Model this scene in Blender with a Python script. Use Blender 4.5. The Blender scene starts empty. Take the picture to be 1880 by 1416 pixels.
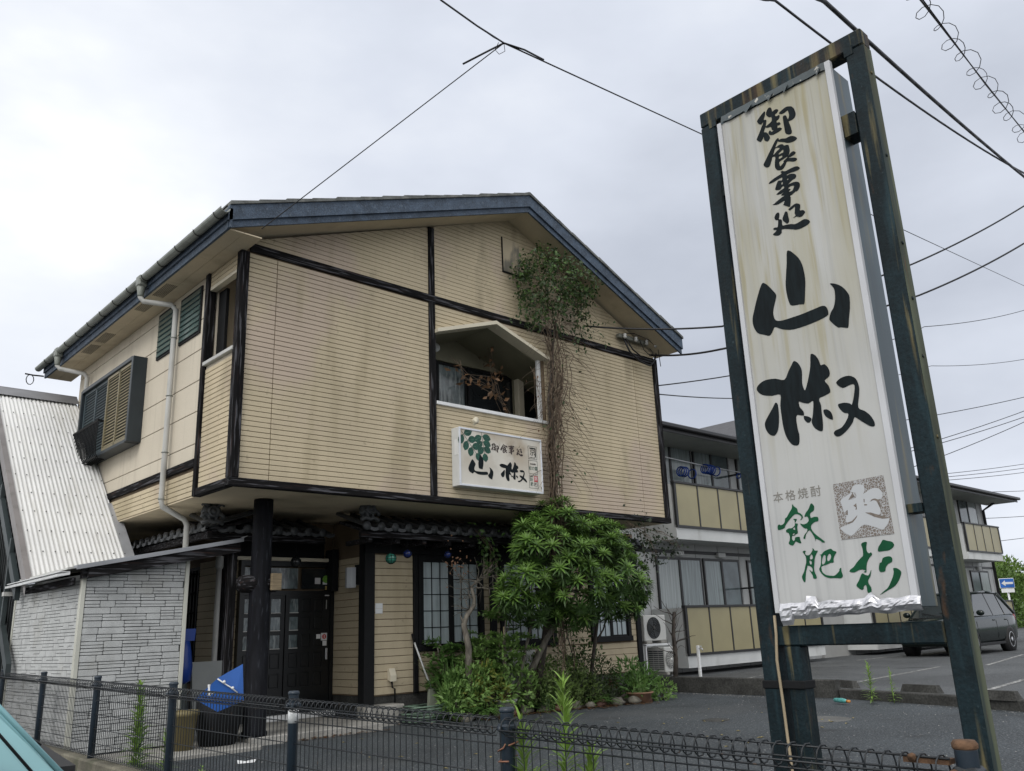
import bpy, math, random
from mathutils import Vector, Matrix, noise
R = math.radians
rng = random.Random(7)
SC = bpy.context.scene
COL = SC.collection

# ------------------------------------------------------------------ camera, sky, sun, exposure
cam = bpy.data.cameras.new('camera')
cam.sensor_width = 36.0
cam.lens = 1554.5 / 1880 * 36.0
cam.clip_end = 3000
cam.clip_start = 0.05
cam_o = bpy.data.objects.new('camera', cam)
COL.objects.link(cam_o)
PSI, THE, ROL = R(43.125), R(16.09), R(-2.257)
fwd = Vector((math.sin(PSI) * math.cos(THE), math.cos(PSI) * math.cos(THE), math.sin(THE)))
rgt = Vector((math.cos(PSI), -math.sin(PSI), 0))
upv = rgt.cross(fwd)
r2 = rgt * math.cos(ROL) + upv * math.sin(ROL)
u2 = upv * math.cos(ROL) - rgt * math.sin(ROL)
mw = Matrix((r2, u2, -fwd)).transposed().to_4x4()
mw.translation = Vector((0, 0, 1.4))
cam_o.matrix_world = mw
SC.camera = cam_o

SUN = Vector((-0.74, -0.36, 0.72)).normalized()
elev = math.asin(SUN.z)
world = bpy.data.worlds.new('World')
SC.world = world
world.use_nodes = True
wn, wl = world.node_tree.nodes, world.node_tree.links
wn.clear()
wo = wn.new('ShaderNodeOutputWorld'); bg = wn.new('ShaderNodeBackground')
bg.inputs['Strength'].default_value = 0.1
sky = wn.new('ShaderNodeTexSky'); sky.sky_type = 'NISHITA'; sky.sun_disc = False
sky.sun_elevation = elev; sky.sun_rotation = math.atan2(SUN.x, SUN.y)
hs = wn.new('ShaderNodeHueSaturation'); hs.inputs['Saturation'].default_value = 0.25
wl.new(sky.outputs[0], hs.inputs['Color'])
tc = wn.new('ShaderNodeTexCoord')
mp = wn.new('ShaderNodeMapping'); mp.inputs['Scale'].default_value = (1.0, 1.0, 2.2); mp.inputs['Rotation'].default_value = (0, 0, -0.3)
wl.new(tc.outputs['Generated'], mp.inputs['Vector'])
n1 = wn.new('ShaderNodeTexNoise'); n1.inputs['Scale'].default_value = 1.5; n1.inputs['Detail'].default_value = 6; n1.inputs['Roughness'].default_value = 0.5
wl.new(mp.outputs[0], n1.inputs['Vector'])
dot = wn.new('ShaderNodeVectorMath'); dot.operation = 'DOT_PRODUCT'
nrm = wn.new('ShaderNodeVectorMath'); nrm.operation = 'NORMALIZE'
wl.new(tc.outputs['Generated'], nrm.inputs[0]); wl.new(nrm.outputs[0], dot.inputs[0])
dot.inputs[1].default_value = SUN
mr = wn.new('ShaderNodeMapRange'); mr.inputs['From Min'].default_value = -0.7; mr.inputs['From Max'].default_value = 0.85
mr.inputs['To Min'].default_value = 0.0; mr.inputs['To Max'].default_value = 0.50
wl.new(dot.outputs['Value'], mr.inputs['Value'])
add = wn.new('ShaderNodeMath'); add.operation = 'ADD'
wl.new(n1.outputs['Fac'], add.inputs[0]); wl.new(mr.outputs[0], add.inputs[1])
ramp = wn.new('ShaderNodeValToRGB')
cr = ramp.color_ramp
cr.elements[0].position = 0.40; cr.elements[0].color = (0.42, 0.455, 0.53, 1)
cr.elements[1].position = 1.0; cr.elements[1].color = (1.15, 1.15, 1.15, 1)
e = cr.elements.new(0.64); e.color = (0.615, 0.655, 0.74, 1)
e = cr.elements.new(0.80); e.color = (0.78, 0.81, 0.865, 1)
wl.new(add.outputs[0], ramp.inputs[0])
sc_ = wn.new('ShaderNodeVectorMath'); sc_.operation = 'SCALE'; sc_.inputs['Scale'].default_value = 9.1
wl.new(ramp.outputs[0], sc_.inputs[0])
mixw = wn.new('ShaderNodeMixRGB'); mixw.inputs[0].default_value = 0.93
wl.new(hs.outputs[0], mixw.inputs[1]); wl.new(sc_.outputs[0], mixw.inputs[2])
wl.new(mixw.outputs[0], bg.inputs['Color']); wl.new(bg.outputs[0], wo.inputs['Surface'])

sl = bpy.data.lights.new('sun', 'SUN'); sl.energy = 1.0; sl.angle = R(22); sl.color = (1.0, 0.98, 0.95)
so = bpy.data.objects.new('sun', sl); COL.objects.link(so)
so.rotation_euler = (-SUN).to_track_quat('-Z', 'Y').to_euler()
SC.view_settings.view_transform = 'Standard'
SC.view_settings.look = 'None'
SC.view_settings.exposure = 0.45
SC.view_settings.gamma = 1.0
SC.view_settings.use_curve_mapping = False

# ------------------------------------------------------------------ helpers
OFF = {}
class MB:
    """collects shapes and links them as one mesh object"""
    def __init__(s): s.v = []; s.f = []; s.mi = []; s.sm = []; s.m = 0
    def add(s, vs, fs, smooth=False):
        b = len(s.v); s.v += [tuple(p) for p in vs]
        for f in fs: s.f.append(tuple(i + b for i in f)); s.mi.append(s.m); s.sm.append(smooth)
        return s
    def box(s, x0, x1, y0, y1, z0, z1):
        v = [(x0,y0,z0),(x1,y0,z0),(x1,y1,z0),(x0,y1,z0),(x0,y0,z1),(x1,y0,z1),(x1,y1,z1),(x0,y1,z1)]
        return s.add(v, [(0,3,2,1),(4,5,6,7),(0,1,5,4),(1,2,6,5),(2,3,7,6),(3,0,4,7)])
    def bbox(s, x0, x1, y0, y1, z0, z1, b=0.01):
        """box with chamfered edges"""
        b = min(b, (x1-x0)*.45, (y1-y0)*.45, (z1-z0)*.45)
        vs = []; idx = {}
        X = (x0, x1); Y = (y0, y1); Z = (z0, z1)
        for i in (0,1):
            for j in (0,1):
                for k in (0,1):
                    sx, sy, sz = 1-2*i, 1-2*j, 1-2*k
                    idx[i,j,k,'x'] = len(vs); vs.append((X[i], Y[j]+sy*b, Z[k]+sz*b))
                    idx[i,j,k,'y'] = len(vs); vs.append((X[i]+sx*b, Y[j], Z[k]+sz*b))
                    idx[i,j,k,'z'] = len(vs); vs.append((X[i]+sx*b, Y[j]+sy*b, Z[k]))
        fs = []
        for i in (0,1):
            fs.append([idx[i,0,0,'x'], idx[i,1,0,'x'], idx[i,1,1,'x'], idx[i,0,1,'x']])
            fs.append([idx[0,i,0,'y'], idx[1,i,0,'y'], idx[1,i,1,'y'], idx[0,i,1,'y']])
            fs.append([idx[0,0,i,'z'], idx[1,0,i,'z'], idx[1,1,i,'z'], idx[0,1,i,'z']])
        for i in (0,1):
            for j in (0,1):
                fs.append([idx[i,j,0,'x'], idx[i,j,0,'y'], idx[i,j,1,'y'], idx[i,j,1,'x']])
                fs.append([idx[i,0,j,'x'], idx[i,0,j,'z'], idx[i,1,j,'z'], idx[i,1,j,'x']])
                fs.append([idx[0,i,j,'y'], idx[0,i,j,'z'], idx[1,i,j,'z'], idx[1,i,j,'y']])
                for k in (0,1): fs.append([idx[i,j,k,'x'], idx[i,j,k,'y'], idx[i,j,k,'z']])
        return s.add(vs, fs)
    def prism(s, poly, axis, a, b):
        """2D polygon extruded along axis ('x': poly is (y,z); 'y': (x,z); 'z': (x,y)) from a to b"""
        n = len(poly)
        def P(p, t):
            return (t, p[0], p[1]) if axis == 'x' else (p[0], t, p[1]) if axis == 'y' else (p[0], p[1], t)
        v = [P(p, a) for p in poly] + [P(p, b) for p in poly]
        f = [tuple(range(n)), tuple(range(2*n-1, n-1, -1))]
        f += [(i, (i+1) % n, n + (i+1) % n, n + i) for i in range(n)]
        return s.add(v, f)
    def tube(s, pts, r, n=6, caps=True, smooth=True, closed=False):
        pts = [Vector(p) for p in pts]; m = len(pts)
        rs = r if isinstance(r, (list, tuple)) else [r] * m
        vs = []; u = None
        for i, p in enumerate(pts):
            a = pts[(i-1) % m] if closed else pts[max(i-1, 0)]
            c = pts[(i+1) % m] if closed else pts[min(i+1, m-1)]
            t = (c - a)
            if t.length < 1e-9: t = Vector((0, 0, 1))
            t.normalize()
            if u is None:
                u = t.orthogonal().normalized()
            else:
                u = (u - t * u.dot(t))
                u = u.normalized() if u.length > 1e-6 else t.orthogonal().normalized()
            w = t.cross(u)
            for k in range(n):
                an = 2 * math.pi * (k + .5) / n
                vs.append(p + (u * math.cos(an) + w * math.sin(an)) * rs[i])
        fs = []
        for i in range(m if closed else m - 1):
            j = (i + 1) % m
            for k in range(n):
                fs.append((i*n+k, i*n+(k+1) % n, j*n+(k+1) % n, j*n+k))
        if caps and not closed:
            fs.append(tuple(range(n-1, -1, -1))); fs.append(tuple((m-1)*n + k for k in range(n)))
        return s.add(vs, fs, smooth)
    def lathe(s, c, prof, n=16, axis='z', smooth=True):
        vs = []
        for r, h in prof:
            for k in range(n):
                a = 2*math.pi*k/n
                q = (r*math.cos(a), r*math.sin(a), h)
                if axis == 'x': q = (h, q[0], q[1])
                elif axis == 'y': q = (q[0], h, q[1])
                vs.append((c[0]+q[0], c[1]+q[1], c[2]+q[2]))
        fs = []
        for i in range(len(prof)-1):
            for k in range(n): fs.append((i*n+k, i*n+(k+1) % n, (i+1)*n+(k+1) % n, (i+1)*n+k))
        fs.append(tuple(range(n-1, -1, -1))); fs.append(tuple((len(prof)-1)*n+k for k in range(n)))
        return s.add(vs, fs, smooth)
    def blob(s, c, r, n=8, m=6, jit=0, sc=(1, 1, 1), seed=0):
        vs = []; q = random.Random(seed)
        for i in range(m+1):
            th = math.pi*i/m
            for k in range(n):
                ph = 2*math.pi*k/n
                d = Vector((math.sin(th)*math.cos(ph), math.sin(th)*math.sin(ph), math.cos(th)))
                rr = r*(1+jit*noise.noise(d*2+Vector((seed*3.1, 0, 0))))
                vs.append((c[0]+d.x*rr*sc[0], c[1]+d.y*rr*sc[1], c[2]+d.z*rr*sc[2]))
        fs = [(i*n+k, (i+1)*n+k, (i+1)*n+(k+1) % n, i*n+(k+1) % n) for i in range(m) for k in range(n)]
        return s.add(vs, fs, True)
    def leaf(s, p, d, up, L, W, fold=.25, droop=.2):
        p = Vector(p); d = Vector(d).normalized(); up = Vector(up)
        sd = d.cross(up)
        if sd.length < 1e-4: sd = d.orthogonal()
        sd.normalize(); nn = sd.cross(d)
        m1 = p + d*L*.38 - nn*L*droop*.12
        m2 = p + d*L*.72 - nn*L*droop*.45
        tip = p + d*L - nn*L*droop
        f = nn*W*fold
        v = [p, m1+sd*W*.5+f, m1, m1-sd*W*.5+f, m2+sd*W*.36+f*.7, m2, m2-sd*W*.36+f*.7, tip]
        return s.add(v, [(0,2,1),(0,3,2),(1,2,5,4),(2,3,6,5),(4,5,7),(5,6,7)], True)
    def leaf2(s, p, d, up, L, W):
        p = Vector(p); d = Vector(d).normalized(); sd = d.cross(Vector(up))
        if sd.length < 1e-4: sd = d.orthogonal()
        sd.normalize(); nn = sd.cross(d)
        m = p + d*L*.45 + nn*L*.06
        return s.add([p, m+sd*W*.5, p+d*L - nn*L*.1, m-sd*W*.5], [(0,1,2),(0,2,3)], True)
    def build(s, name, mat, parent=None, origin=None):
        if parent is not None: o0 = OFF[parent.name]
        else: o0 = Vector(origin) if origin is not None else Vector((0, 0, 0))
        me = bpy.data.meshes.new(name)
        me.from_pydata([(a-o0.x, b-o0.y, c-o0.z) for a, b, c in s.v], [], s.f)
        for m in (mat if isinstance(mat, (list, tuple)) else [mat]): me.materials.append(m)
        me.polygons.foreach_set('material_index', s.mi)
        me.polygons.foreach_set('use_smooth', s.sm)
        me.update()
        o = bpy.data.objects.new(name, me); COL.objects.link(o)
        if parent is not None: o.parent = parent
        else: o.location = o0
        OFF[o.name] = o0
        return o

def empty(name, loc, label=None, cat=None, group=None):
    o = bpy.data.objects.new(name, None); COL.objects.link(o)
    o.location = loc; o.empty_display_size = .1
    OFF[o.name] = Vector(loc)
    if label: tag(o, label, cat, group)
    return o
def tag(o, label, cat, group=None):
    o['label'] = label; o['category'] = cat
    if group: o['group'] = group
    return o
def kind(o, k): o['kind'] = k; return o
def copy_thing(root, loc, label, rz=0.0, sc=1.0):
    c = root.copy(); COL.objects.link(c); c.location = loc; c.rotation_euler = (0, 0, rz); c.scale = (sc, sc, sc)
    c['label'] = label; OFF[c.name] = Vector(loc)
    for ch in root.children:
        d = ch.copy(); COL.objects.link(d); d.parent = c
        for g in ch.children:
            h = g.copy(); COL.objects.link(h); h.parent = d
    return c

# ------------------------------------------------------------------ materials
def mat(name, col, rough=.6, var=.18, vs=2.0, fine=0.0, fs=60, bump=0.0, bs=50, metal=0.0, spec=.4,
        stains=(), stretch=(1, 1, 1), transl=0.0, coat=0.0):
    """base colour with soft variation, fine grain, optional stains: (colour, scale, stretch, lo, hi, amount)"""
    m = bpy.data.materials.new(name); m.use_nodes = True
    n, l = m.node_tree.nodes, m.node_tree.links
    n.clear()
    out = n.new('ShaderNodeOutputMaterial'); p = n.new('ShaderNodeBsdfPrincipled')
    p.inputs['Roughness'].default_value = rough; p.inputs['Metallic'].default_value = metal
    p.inputs['Specular IOR Level'].default_value = spec; p.inputs['Coat Weight'].default_value = coat
    geo = n.new('ShaderNodeNewGeometry')
    def nz(scale, st=(1, 1, 1), det=5):
        mpn = n.new('ShaderNodeMapping'); mpn.inputs['Scale'].default_value = st
        l.new(geo.outputs['Position'], mpn.inputs['Vector'])
        t = n.new('ShaderNodeTexNoise'); t.inputs['Scale'].default_value = scale; t.inputs['Detail'].default_value = det
        l.new(mpn.outputs[0], t.inputs['Vector'])
        return t.outputs['Fac']
    def mixc(fac, a, b, typ='MIX'):
        x = n.new('ShaderNodeMixRGB'); x.blend_type = typ
        if hasattr(fac, 'links'): l.new(fac, x.inputs[0])
        else: x.inputs[0].default_value = fac
        for i, q in ((1, a), (2, b)):
            if hasattr(q, 'links'): l.new(q, x.inputs[i])
            else: x.inputs[i].default_value = (*q, 1)
        return x.outputs[0]
    def rng_(v, lo, hi, a=0.0, b=1.0):
        x = n.new('ShaderNodeMapRange'); x.interpolation_type = 'SMOOTHSTEP'
        x.inputs['From Min'].default_value = lo; x.inputs['From Max'].default_value = hi
        x.inputs['To Min'].default_value = a; x.inputs['To Max'].default_value = b
        l.new(v, x.inputs['Value']); return x.outputs[0]
    c = tuple(col)
    if var:
        lo = tuple(q*(1-var) for q in col); hi = tuple(min(q*(1+var), 1) for q in col)
        c = mixc(rng_(nz(vs, stretch), .3, .7), lo, hi)
    if fine:
        g = rng_(nz(fs, stretch, 3), .3, .7, 1-fine, 1+fine)
        x = n.new('ShaderNodeVectorMath'); x.operation = 'SCALE'
        if hasattr(c, 'links'): l.new(c, x.inputs[0])
        else: x.inputs[0].default_value = c
        l.new(g, x.inputs['Scale']); c = x.outputs[0]
    for sc, scale, st, lo, hi, am, *zr in stains:
        fac = rng_(nz(scale, st, 7), lo, hi, 0, am)
        if zr:      # stain that thickens from height zr[0] to zr[1]
            sp = n.new('ShaderNodeSeparateXYZ'); l.new(geo.outputs['Position'], sp.inputs[0])
            mu = n.new('ShaderNodeMath'); mu.operation = 'MULTIPLY'
            l.new(fac, mu.inputs[0]); l.new(rng_(sp.outputs['Z'], zr[0], zr[1]) if zr[0] < zr[1] else rng_(sp.outputs['Z'], zr[1], zr[0], 1.0, 0.0), mu.inputs[1]); fac = mu.outputs[0]
        c = mixc(fac, c, sc)
    if hasattr(c, 'links'): l.new(c, p.inputs['Base Color'])
    else: p.inputs['Base Color'].default_value = (*c, 1)
    if bump:
        b = n.new('ShaderNodeBump'); b.inputs['Strength'].default_value = bump; b.inputs['Distance'].default_value = .01
        l.new(nz(bs, stretch, 4), b.inputs['Height']); l.new(b.outputs[0], p.inputs['Normal'])
    if transl:
        tr = n.new('ShaderNodeBsdfTranslucent')
        if hasattr(c, 'links'): l.new(c, tr.inputs['Color'])
        else: tr.inputs['Color'].default_value = (*c, 1)
        mx = n.new('ShaderNodeMixShader'); mx.inputs[0].default_value = transl
        l.new(p.outputs[0], mx.inputs[1]); l.new(tr.outputs[0], mx.inputs[2]); l.new(mx.outputs[0], out.inputs[0])
    else: l.new(p.outputs[0], out.inputs[0])
    return m

def wood(name, axis):
    st = {'x': (.5, 9, 9), 'y': (9, .5, 9), 'z': (9, 9, .5)}[axis]
    return mat(name, (.010, .0095, .010), rough=.9, var=.3, vs=1.2, bump=.8, bs=12, stretch=st, spec=.1,
               stains=[((.10, .10, .11), 5, st, .52, .64, .75), ((.05, .03, .025), 4, st, .58, .7, .6)])
W_X, W_Y, W_Z = wood('weathered_timber_x', 'x'), wood('weathered_timber_y', 'y'), wood('weathered_timber_z', 'z')
M_BLACK = mat('black_paint', (.008, .0085, .0095), rough=.65, spec=.2, var=.2, bump=.1, bs=80)
MOULD = [((.47, .37, .33), .75, (1, 1, .8), .50, .64, .5), ((.30, .25, .155), 1.3, (1.8, 1, .28), .50, .70, .5),
         ((.21, .18, .125), 2.4, (1.3, 1, .5), .53, .76, .4), ((.10, .085, .06), 14, (1, 1, 1), .62, .74, .3)]
M_SIDING = mat('cream_siding', (.50, .425, .295), rough=.75, var=.07, vs=1.0, fine=.07, fs=120, bump=.15, bs=90, spec=.25, stains=MOULD)
M_SIDING_L = mat('ground_floor_siding', (.47, .40, .28), rough=.75, var=.07, vs=1.0, fine=.08, fs=120, bump=.15, bs=90, spec=.25, stains=MOULD[1:])
M_JOINT = mat('siding_joint', (.15, .11, .07), rough=.9, var=.2)
M_PANEL = mat('side_wall_panel', (.55, .495, .40), rough=.7, var=.05, vs=.8, fine=.04, fs=90, bump=.1, bs=60, spec=.25,
              stains=[((.44, .39, .31), 1.6, (3, 3, .25), .52, .72, .5), ((.33, .29, .23), 3.5, (4, 4, .2), .58, .75, .35)])
M_SOFFIT = mat('soffit_board', (.55, .47, .34), rough=.8, var=.06, fine=.04, bump=.08, bs=60, spec=.2,
               stains=[((.28, .23, .16), 1.4, (1, 1, 1), .55, .75, .5)])
M_BARGE = mat('blue_grey_fascia', (.050, .072, .105), rough=.65, var=.25, vs=6, fine=.35, fs=90, bump=.25, bs=90,
              stains=[((.16, .19, .23), 30, (1, 1, 1), .55, .72, .5)])
M_ROOF = mat('slate_roof', (.12, .125, .12), rough=.85, var=.3, vs=5, fine=.2, bump=.3, bs=60, stains=[((.24, .24, .22), 6, (1, 1, 1), .5, .7, .6)])
M_GUTTER = mat('grey_green_gutter', (.21, .225, .20), rough=.45, var=.12, vs=4, stains=[((.12, .12, .10), 5, (2, 2, 2), .5, .75, .5)])
M_PIPE = mat('grey_pipe', (.44, .44, .42), rough=.5, var=.1, vs=3, stains=[((.26, .25, .22), 6, (1, 1, .3), .52, .75, .4)])
M_TILE = mat('smoked_roof_tile', (.060, .064, .068), rough=.42, var=.25, vs=6, bump=.15, bs=50)
M_CREAM = mat('cream_trim', (.60, .55, .43), rough=.6, var=.07)
M_WHITE = mat('white_paint', (.68, .69, .69), rough=.5, var=.06, stains=[((.4, .39, .34), 5, (1, 1, .3), .55, .75, .35)])
M_CONC = mat('pale_concrete', (.30, .29, .265), rough=.9, var=.2, vs=2, fine=.15, fs=50, bump=.3, bs=50,
             stains=[((.12, .115, .10), 3, (1, 1, 1), .5, .72, .6)])
M_CONC_D = mat('dark_concrete', (.045, .045, .042), rough=.9, var=.3, vs=4, fine=.3, fs=40, bump=.4, bs=40)
M_GLASS = mat('dark_glass', (.018, .021, .023), rough=.06, var=.2, spec=.6)
M_FROST = mat('frosted_glass', (.38, .44, .46), rough=.28, var=.12, vs=3, spec=.5, stretch=(3, 3, .4), stains=[((.17, .2, .21), 4, (4, 4, .4), .5, .75, .5)])
M_ALU = mat('aluminium', (.55, .56, .58), rough=.38, metal=.6, var=.06)
def asphalt(name, col, lo=.25):
    return mat(name, col, rough=.70, var=.2, vs=.5, fine=.6, fs=55, bump=1.0, bs=70, spec=.4,
        stains=[((col[0]*.6, col[1]*.6, col[2]*.6), .6, (1, 1, 1), .5, .66, .5), ((.24, .25, .25), 45, (1, 1, 1), .57, .67, .6), ((.016, .017, .018), 1.3, (1, 1, 1), .58, .70, .55), ((.085, .088, .088), .35, (1, 1.6, 1), .52, .70, .5)])
M_ASPH = asphalt('lot_asphalt', (.044, .052, .058))
M_ASPH2 = asphalt('far_lot_asphalt', (.075, .080, .083))
M_STREET = asphalt('street_asphalt', (.055, .057, .058))
M_LINE = mat('road_paint', (.36, .36, .345), rough=.8, var=.2, vs=9, fine=.2, stains=[((.09, .09, .09), 16, (1, 1, 1), .42, .56, .95)])
def foliage(name, col, var=.35, tr=.25):
    return mat(name, col, rough=.45, var=var, vs=9, transl=tr, spec=.35)
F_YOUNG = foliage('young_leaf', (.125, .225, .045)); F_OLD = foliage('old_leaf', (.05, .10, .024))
F_IVY = foliage('ivy_leaf', (0.041, 0.070, 0.024)); F_AZA = foliage('azalea_leaf', (0.131, 0.194, 0.058)); F_FERN = foliage('fern_leaf', (0.120, 0.230, 0.061))
F_NAN = foliage('nandina_leaf', (0.168, 0.282, 0.078)); F_YEL = foliage('yellowish_leaf', (0.244, 0.276, 0.065)); F_WEED = foliage('weed_leaf', (0.194, 0.312, 0.059))
F_TREE = foliage('tree_leaf', (0.081, 0.142, 0.030), tr=.15); F_DRY = foliage('dry_leaf', (0.162, 0.091, 0.046)); F_DARK = foliage('dark_vine_leaf', (0.024, 0.038, 0.019))
M_BARK = mat('bark', (.16, .145, .12), rough=.9, var=.3, vs=8, bump=.5, bs=40, stretch=(3, 3, .6), stains=[((.07, .06, .05), 9, (3, 3, .5), .5, .7, .6)])
M_TWIG = mat('dry_vine_stem', (.115, .085, .06), rough=.9, var=.35, vs=20)
M_BARKD = mat('dark_bark', (.06, .05, .042), rough=.9, var=.3, vs=8, bump=.5, bs=40)
# ------------------------------------------------------------------ ground, lots, kerbs
def sheet(name, poly, z, m, k='structure'):
    b = MB(); b.add([(x, y, z) for x, y in poly], [tuple(range(len(poly)))])
    return kind(b.build(name, m), k)
G = 0.24
LZ = 0.36
KERB = [(13.6, 30.0), (13.0, 12.5), (12.85, 10.2), (12.63, 6.6), (12.2, 5.15), (11.5, 3.2), (10.6, 1.0), (9.2, -3.0), (7.5, -9.0)]
sheet('ground', [(-600, -600), (900, -600), (900, 900), (-600, 900)], -0.02, mat('far_ground', (.09, .09, .08), rough=.9, var=.2, vs=.2))
sheet('road', [(-9, -60), (2.45, -60), (2.45, 60), (-9, 60)], 0.0, M_STREET)
sheet('parking_lot', [(2.46, -9), (7.5, -9)] + [KERB[i] for i in range(len(KERB)-2, -1, -1)] + [(2.9, 30.0)], G, M_ASPH)
sheet('apartment_lot', KERB + [(60, -9), (60, 30)], LZ, M_ASPH2)
def strip(name, pts, w, z0, z1, m, parent=None, label=None, cat=None, bev=.015):
    b = MB(); n = len(pts); L = []; Rr = []
    for i, p in enumerate(pts):
        a = Vector(pts[max(i-1, 0)]); c = Vector(pts[min(i+1, n-1)])
        t = (c - a).normalized(); q = Vector((-t.y, t.x)) * w / 2
        L.append((p[0]+q.x, p[1]+q.y)); Rr.append((p[0]-q.x, p[1]-q.y))
    for i in range(n-1):
        v = []
        for k in (i, i+1):
            ax, ay = L[k]; cx, cy = Rr[k]; mx, my = (ax+cx)/2, (ay+cy)/2
            f = 1 - 2*bev/w
            v += [(ax, ay, z0), (ax, ay, z1-bev), (mx+(ax-mx)*f, my+(ay-my)*f, z1), (mx+(cx-mx)*f, my+(cy-my)*f, z1), (cx, cy, z1-bev), (cx, cy, z0)]
        fs = [(k, k+1, k+7, k+6) for k in range(5)]
        if i == 0: fs.append((5, 4, 3, 2, 1, 0))
        if i == n-2: fs.append((6, 7, 8, 9, 10, 11))
        b.add(v, fs)
    o = b.build(name, m, parent)
    if label: tag(o, label, cat)
    return o
def segs(pts, step):
    out = []
    for a, c in zip(pts[:-1], pts[1:]):
        a, c = Vector(a), Vector(c); k = max(1, round((c-a).length/step))
        for i in range(k): out.append((tuple(a+(c-a)*i/k + (c-a).normalized()*.004), tuple(a+(c-a)*(i+1)/k)))
    return out
hk = empty('high_kerb', (12.7, 8.4, G), 'tall dark mossy concrete kerb wall beside the white air conditioners', 'kerb')
for a, c in segs([(13.0, 12.5), (12.85, 10.2), (12.63, 6.62)], 1.9): strip('kerb_block', [a, c], .13, G-.1, .50, M_CONC_D, hk)
lk = empty('low_kerb', (12.2, 5.1, G), 'low dark concrete kerb in front of the wheel stops', 'kerb')
for a, c in segs([(12.63, 6.56), (12.2, 5.15), (11.5, 3.2), (10.6, 1.0)], .62): strip('kerb_block', [a, c], .13, G-.1, LZ+.015, M_CONC_D, lk)
# worn bay lines painted on the far lot
def line(pts, w=.09):
    b = MB()
    for a, c in zip(pts[:-1], pts[1:]):
        a, c = Vector(a), Vector(c); t = (c-a).normalized(); q = Vector((-t.y, t.x))*w/2
        b.add([(a.x+q.x, a.y+q.y, LZ+.004), (c.x+q.x, c.y+q.y, LZ+.004), (c.x-q.x, c.y-q.y, LZ+.004), (a.x-q.x, a.y-q.y, LZ+.004)], [(0, 3, 2, 1)])
    return kind(b.build('bay_line', M_LINE), 'structure')
for q in ([(13.9, 7.03), (18.5, 7.45)], [(13.0, 4.68), (17.5, 5.1)], [(19.0, 6.75), (23.6, 7.5)], [(16.8, 9.95), (17.7, 9.9)], [(15.3, 9.6), (16.3, 9.7)], [(21.0, 10.4), (22.6, 10.4)], [(14.2, 9.4), (15.0, 9.5)]): line(q)
def wheel_stop(x, y, ang, label):
    b = MB(); c, s = math.cos(ang), math.sin(ang); L, w, h = .31, .065, .11
    v = []
    for t, wd, z in ((-L, w, 0), (L, w, 0), (L*.86, w*.6, h), (-L*.86, w*.6, h)):
        for sd in (-1, 1): v.append((x + t*c - sd*wd*s, y + t*s + sd*wd*c, LZ - .005 + z))
    b.add(v, [(0, 2, 3, 1), (0, 6, 4, 2), (1, 3, 5, 7), (2, 4, 5, 3), (6, 7, 5, 4), (0, 1, 7, 6)])
    o = b.build('wheel_stop', M_CONC_D, None, (x, y, LZ)); tag(o, label, 'wheel stop', 'concrete wheel stops behind the low kerb')
wheel_stop(13.05, 6.72, R(58), 'grey concrete wheel stop beside the end of the tall kerb')
wheel_stop(12.46, 5.32, R(73), 'middle grey concrete wheel stop right of the weed in the kerb')
wheel_stop(11.80, 4.15, R(75), 'grey concrete wheel stop nearest the sign post, on the right')
# fence footing and entrance slabs
strip('fence_footing', [(2.46, -6), (2.585, 1.0), (2.739, 8.64), (2.80, 11.8), (2.815, 12.5)], .14, -.05, .44, mat('stained_footing', (.13, .12, .09), rough=.9, var=.3, vs=3, fine=.2, bump=.4, bs=30, stains=[((.05, .055, .03), 4, (1, 1, 1), .5, .7, .7)]), None)
kind(bpy.data.objects['fence_footing'], 'structure')
b = MB(); b.bbox(4.75, 6.55, 9.62, 11.36, G-.05, .335, .012); kind(b.build('entrance_slab', M_CONC), 'structure')
b = MB(); b.bbox(3.0, 4.74, 9.3, 12.0, G-.05, .285, .012); kind(b.build('concrete_pad', M_CONC), 'structure')
# round asphalt patches and iron cover on the lot
def disc(name, x, y, r, z, m, n=24, ry=None):
    b = MB(); ry = ry or r
    b.add([(x+r*math.cos(2*math.pi*k/n), y+ry*math.sin(2*math.pi*k/n), z) for k in range(n)], [tuple(range(n))])
    return kind(b.build(name, m), 'structure')
b = MB(); b.lathe((9.98, 5.45, G-.03), [(.30, 0), (.30, .036), (.285, .038), (.27, .034), (.0, .034)], 28)
tag(b.build('manhole_cover', mat('iron_cover', (.105, .105, .10), rough=.8, var=.2, fine=.2)), 'round pale manhole cover set in the dark asphalt below the weed', 'manhole cover')
b = MB(); b.lathe((9.35, 6.55, G-.03), [(.17, 0), (.17, .036), (.15, .038), (.0, .036)], 20)
tag(b.build('drain_cover', M_CONC_D), 'small dark drain cover in the asphalt left of the manhole', 'drain cover')
# ------------------------------------------------------------------ restaurant
RB = empty('restaurant', (8.0, 10.0, G), 'two storey restaurant with stained cream siding, black timbers and blue grey gable boards', 'building')
FY, XL, XR = 9.01, 4.06, 12.04
ZB = 3.07
PK = (8.497, 7.735)
def wall_top(x):            # soffit line of the gable on the facade
    return PK[1] - (PK[0]-x)*.3787 if x < PK[0] else PK[1] - (x-PK[0])*.4537
def part(name, fn, m, parent=None):
    b = MB(); fn(b); return b.build(name, m, parent or RB)
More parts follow.
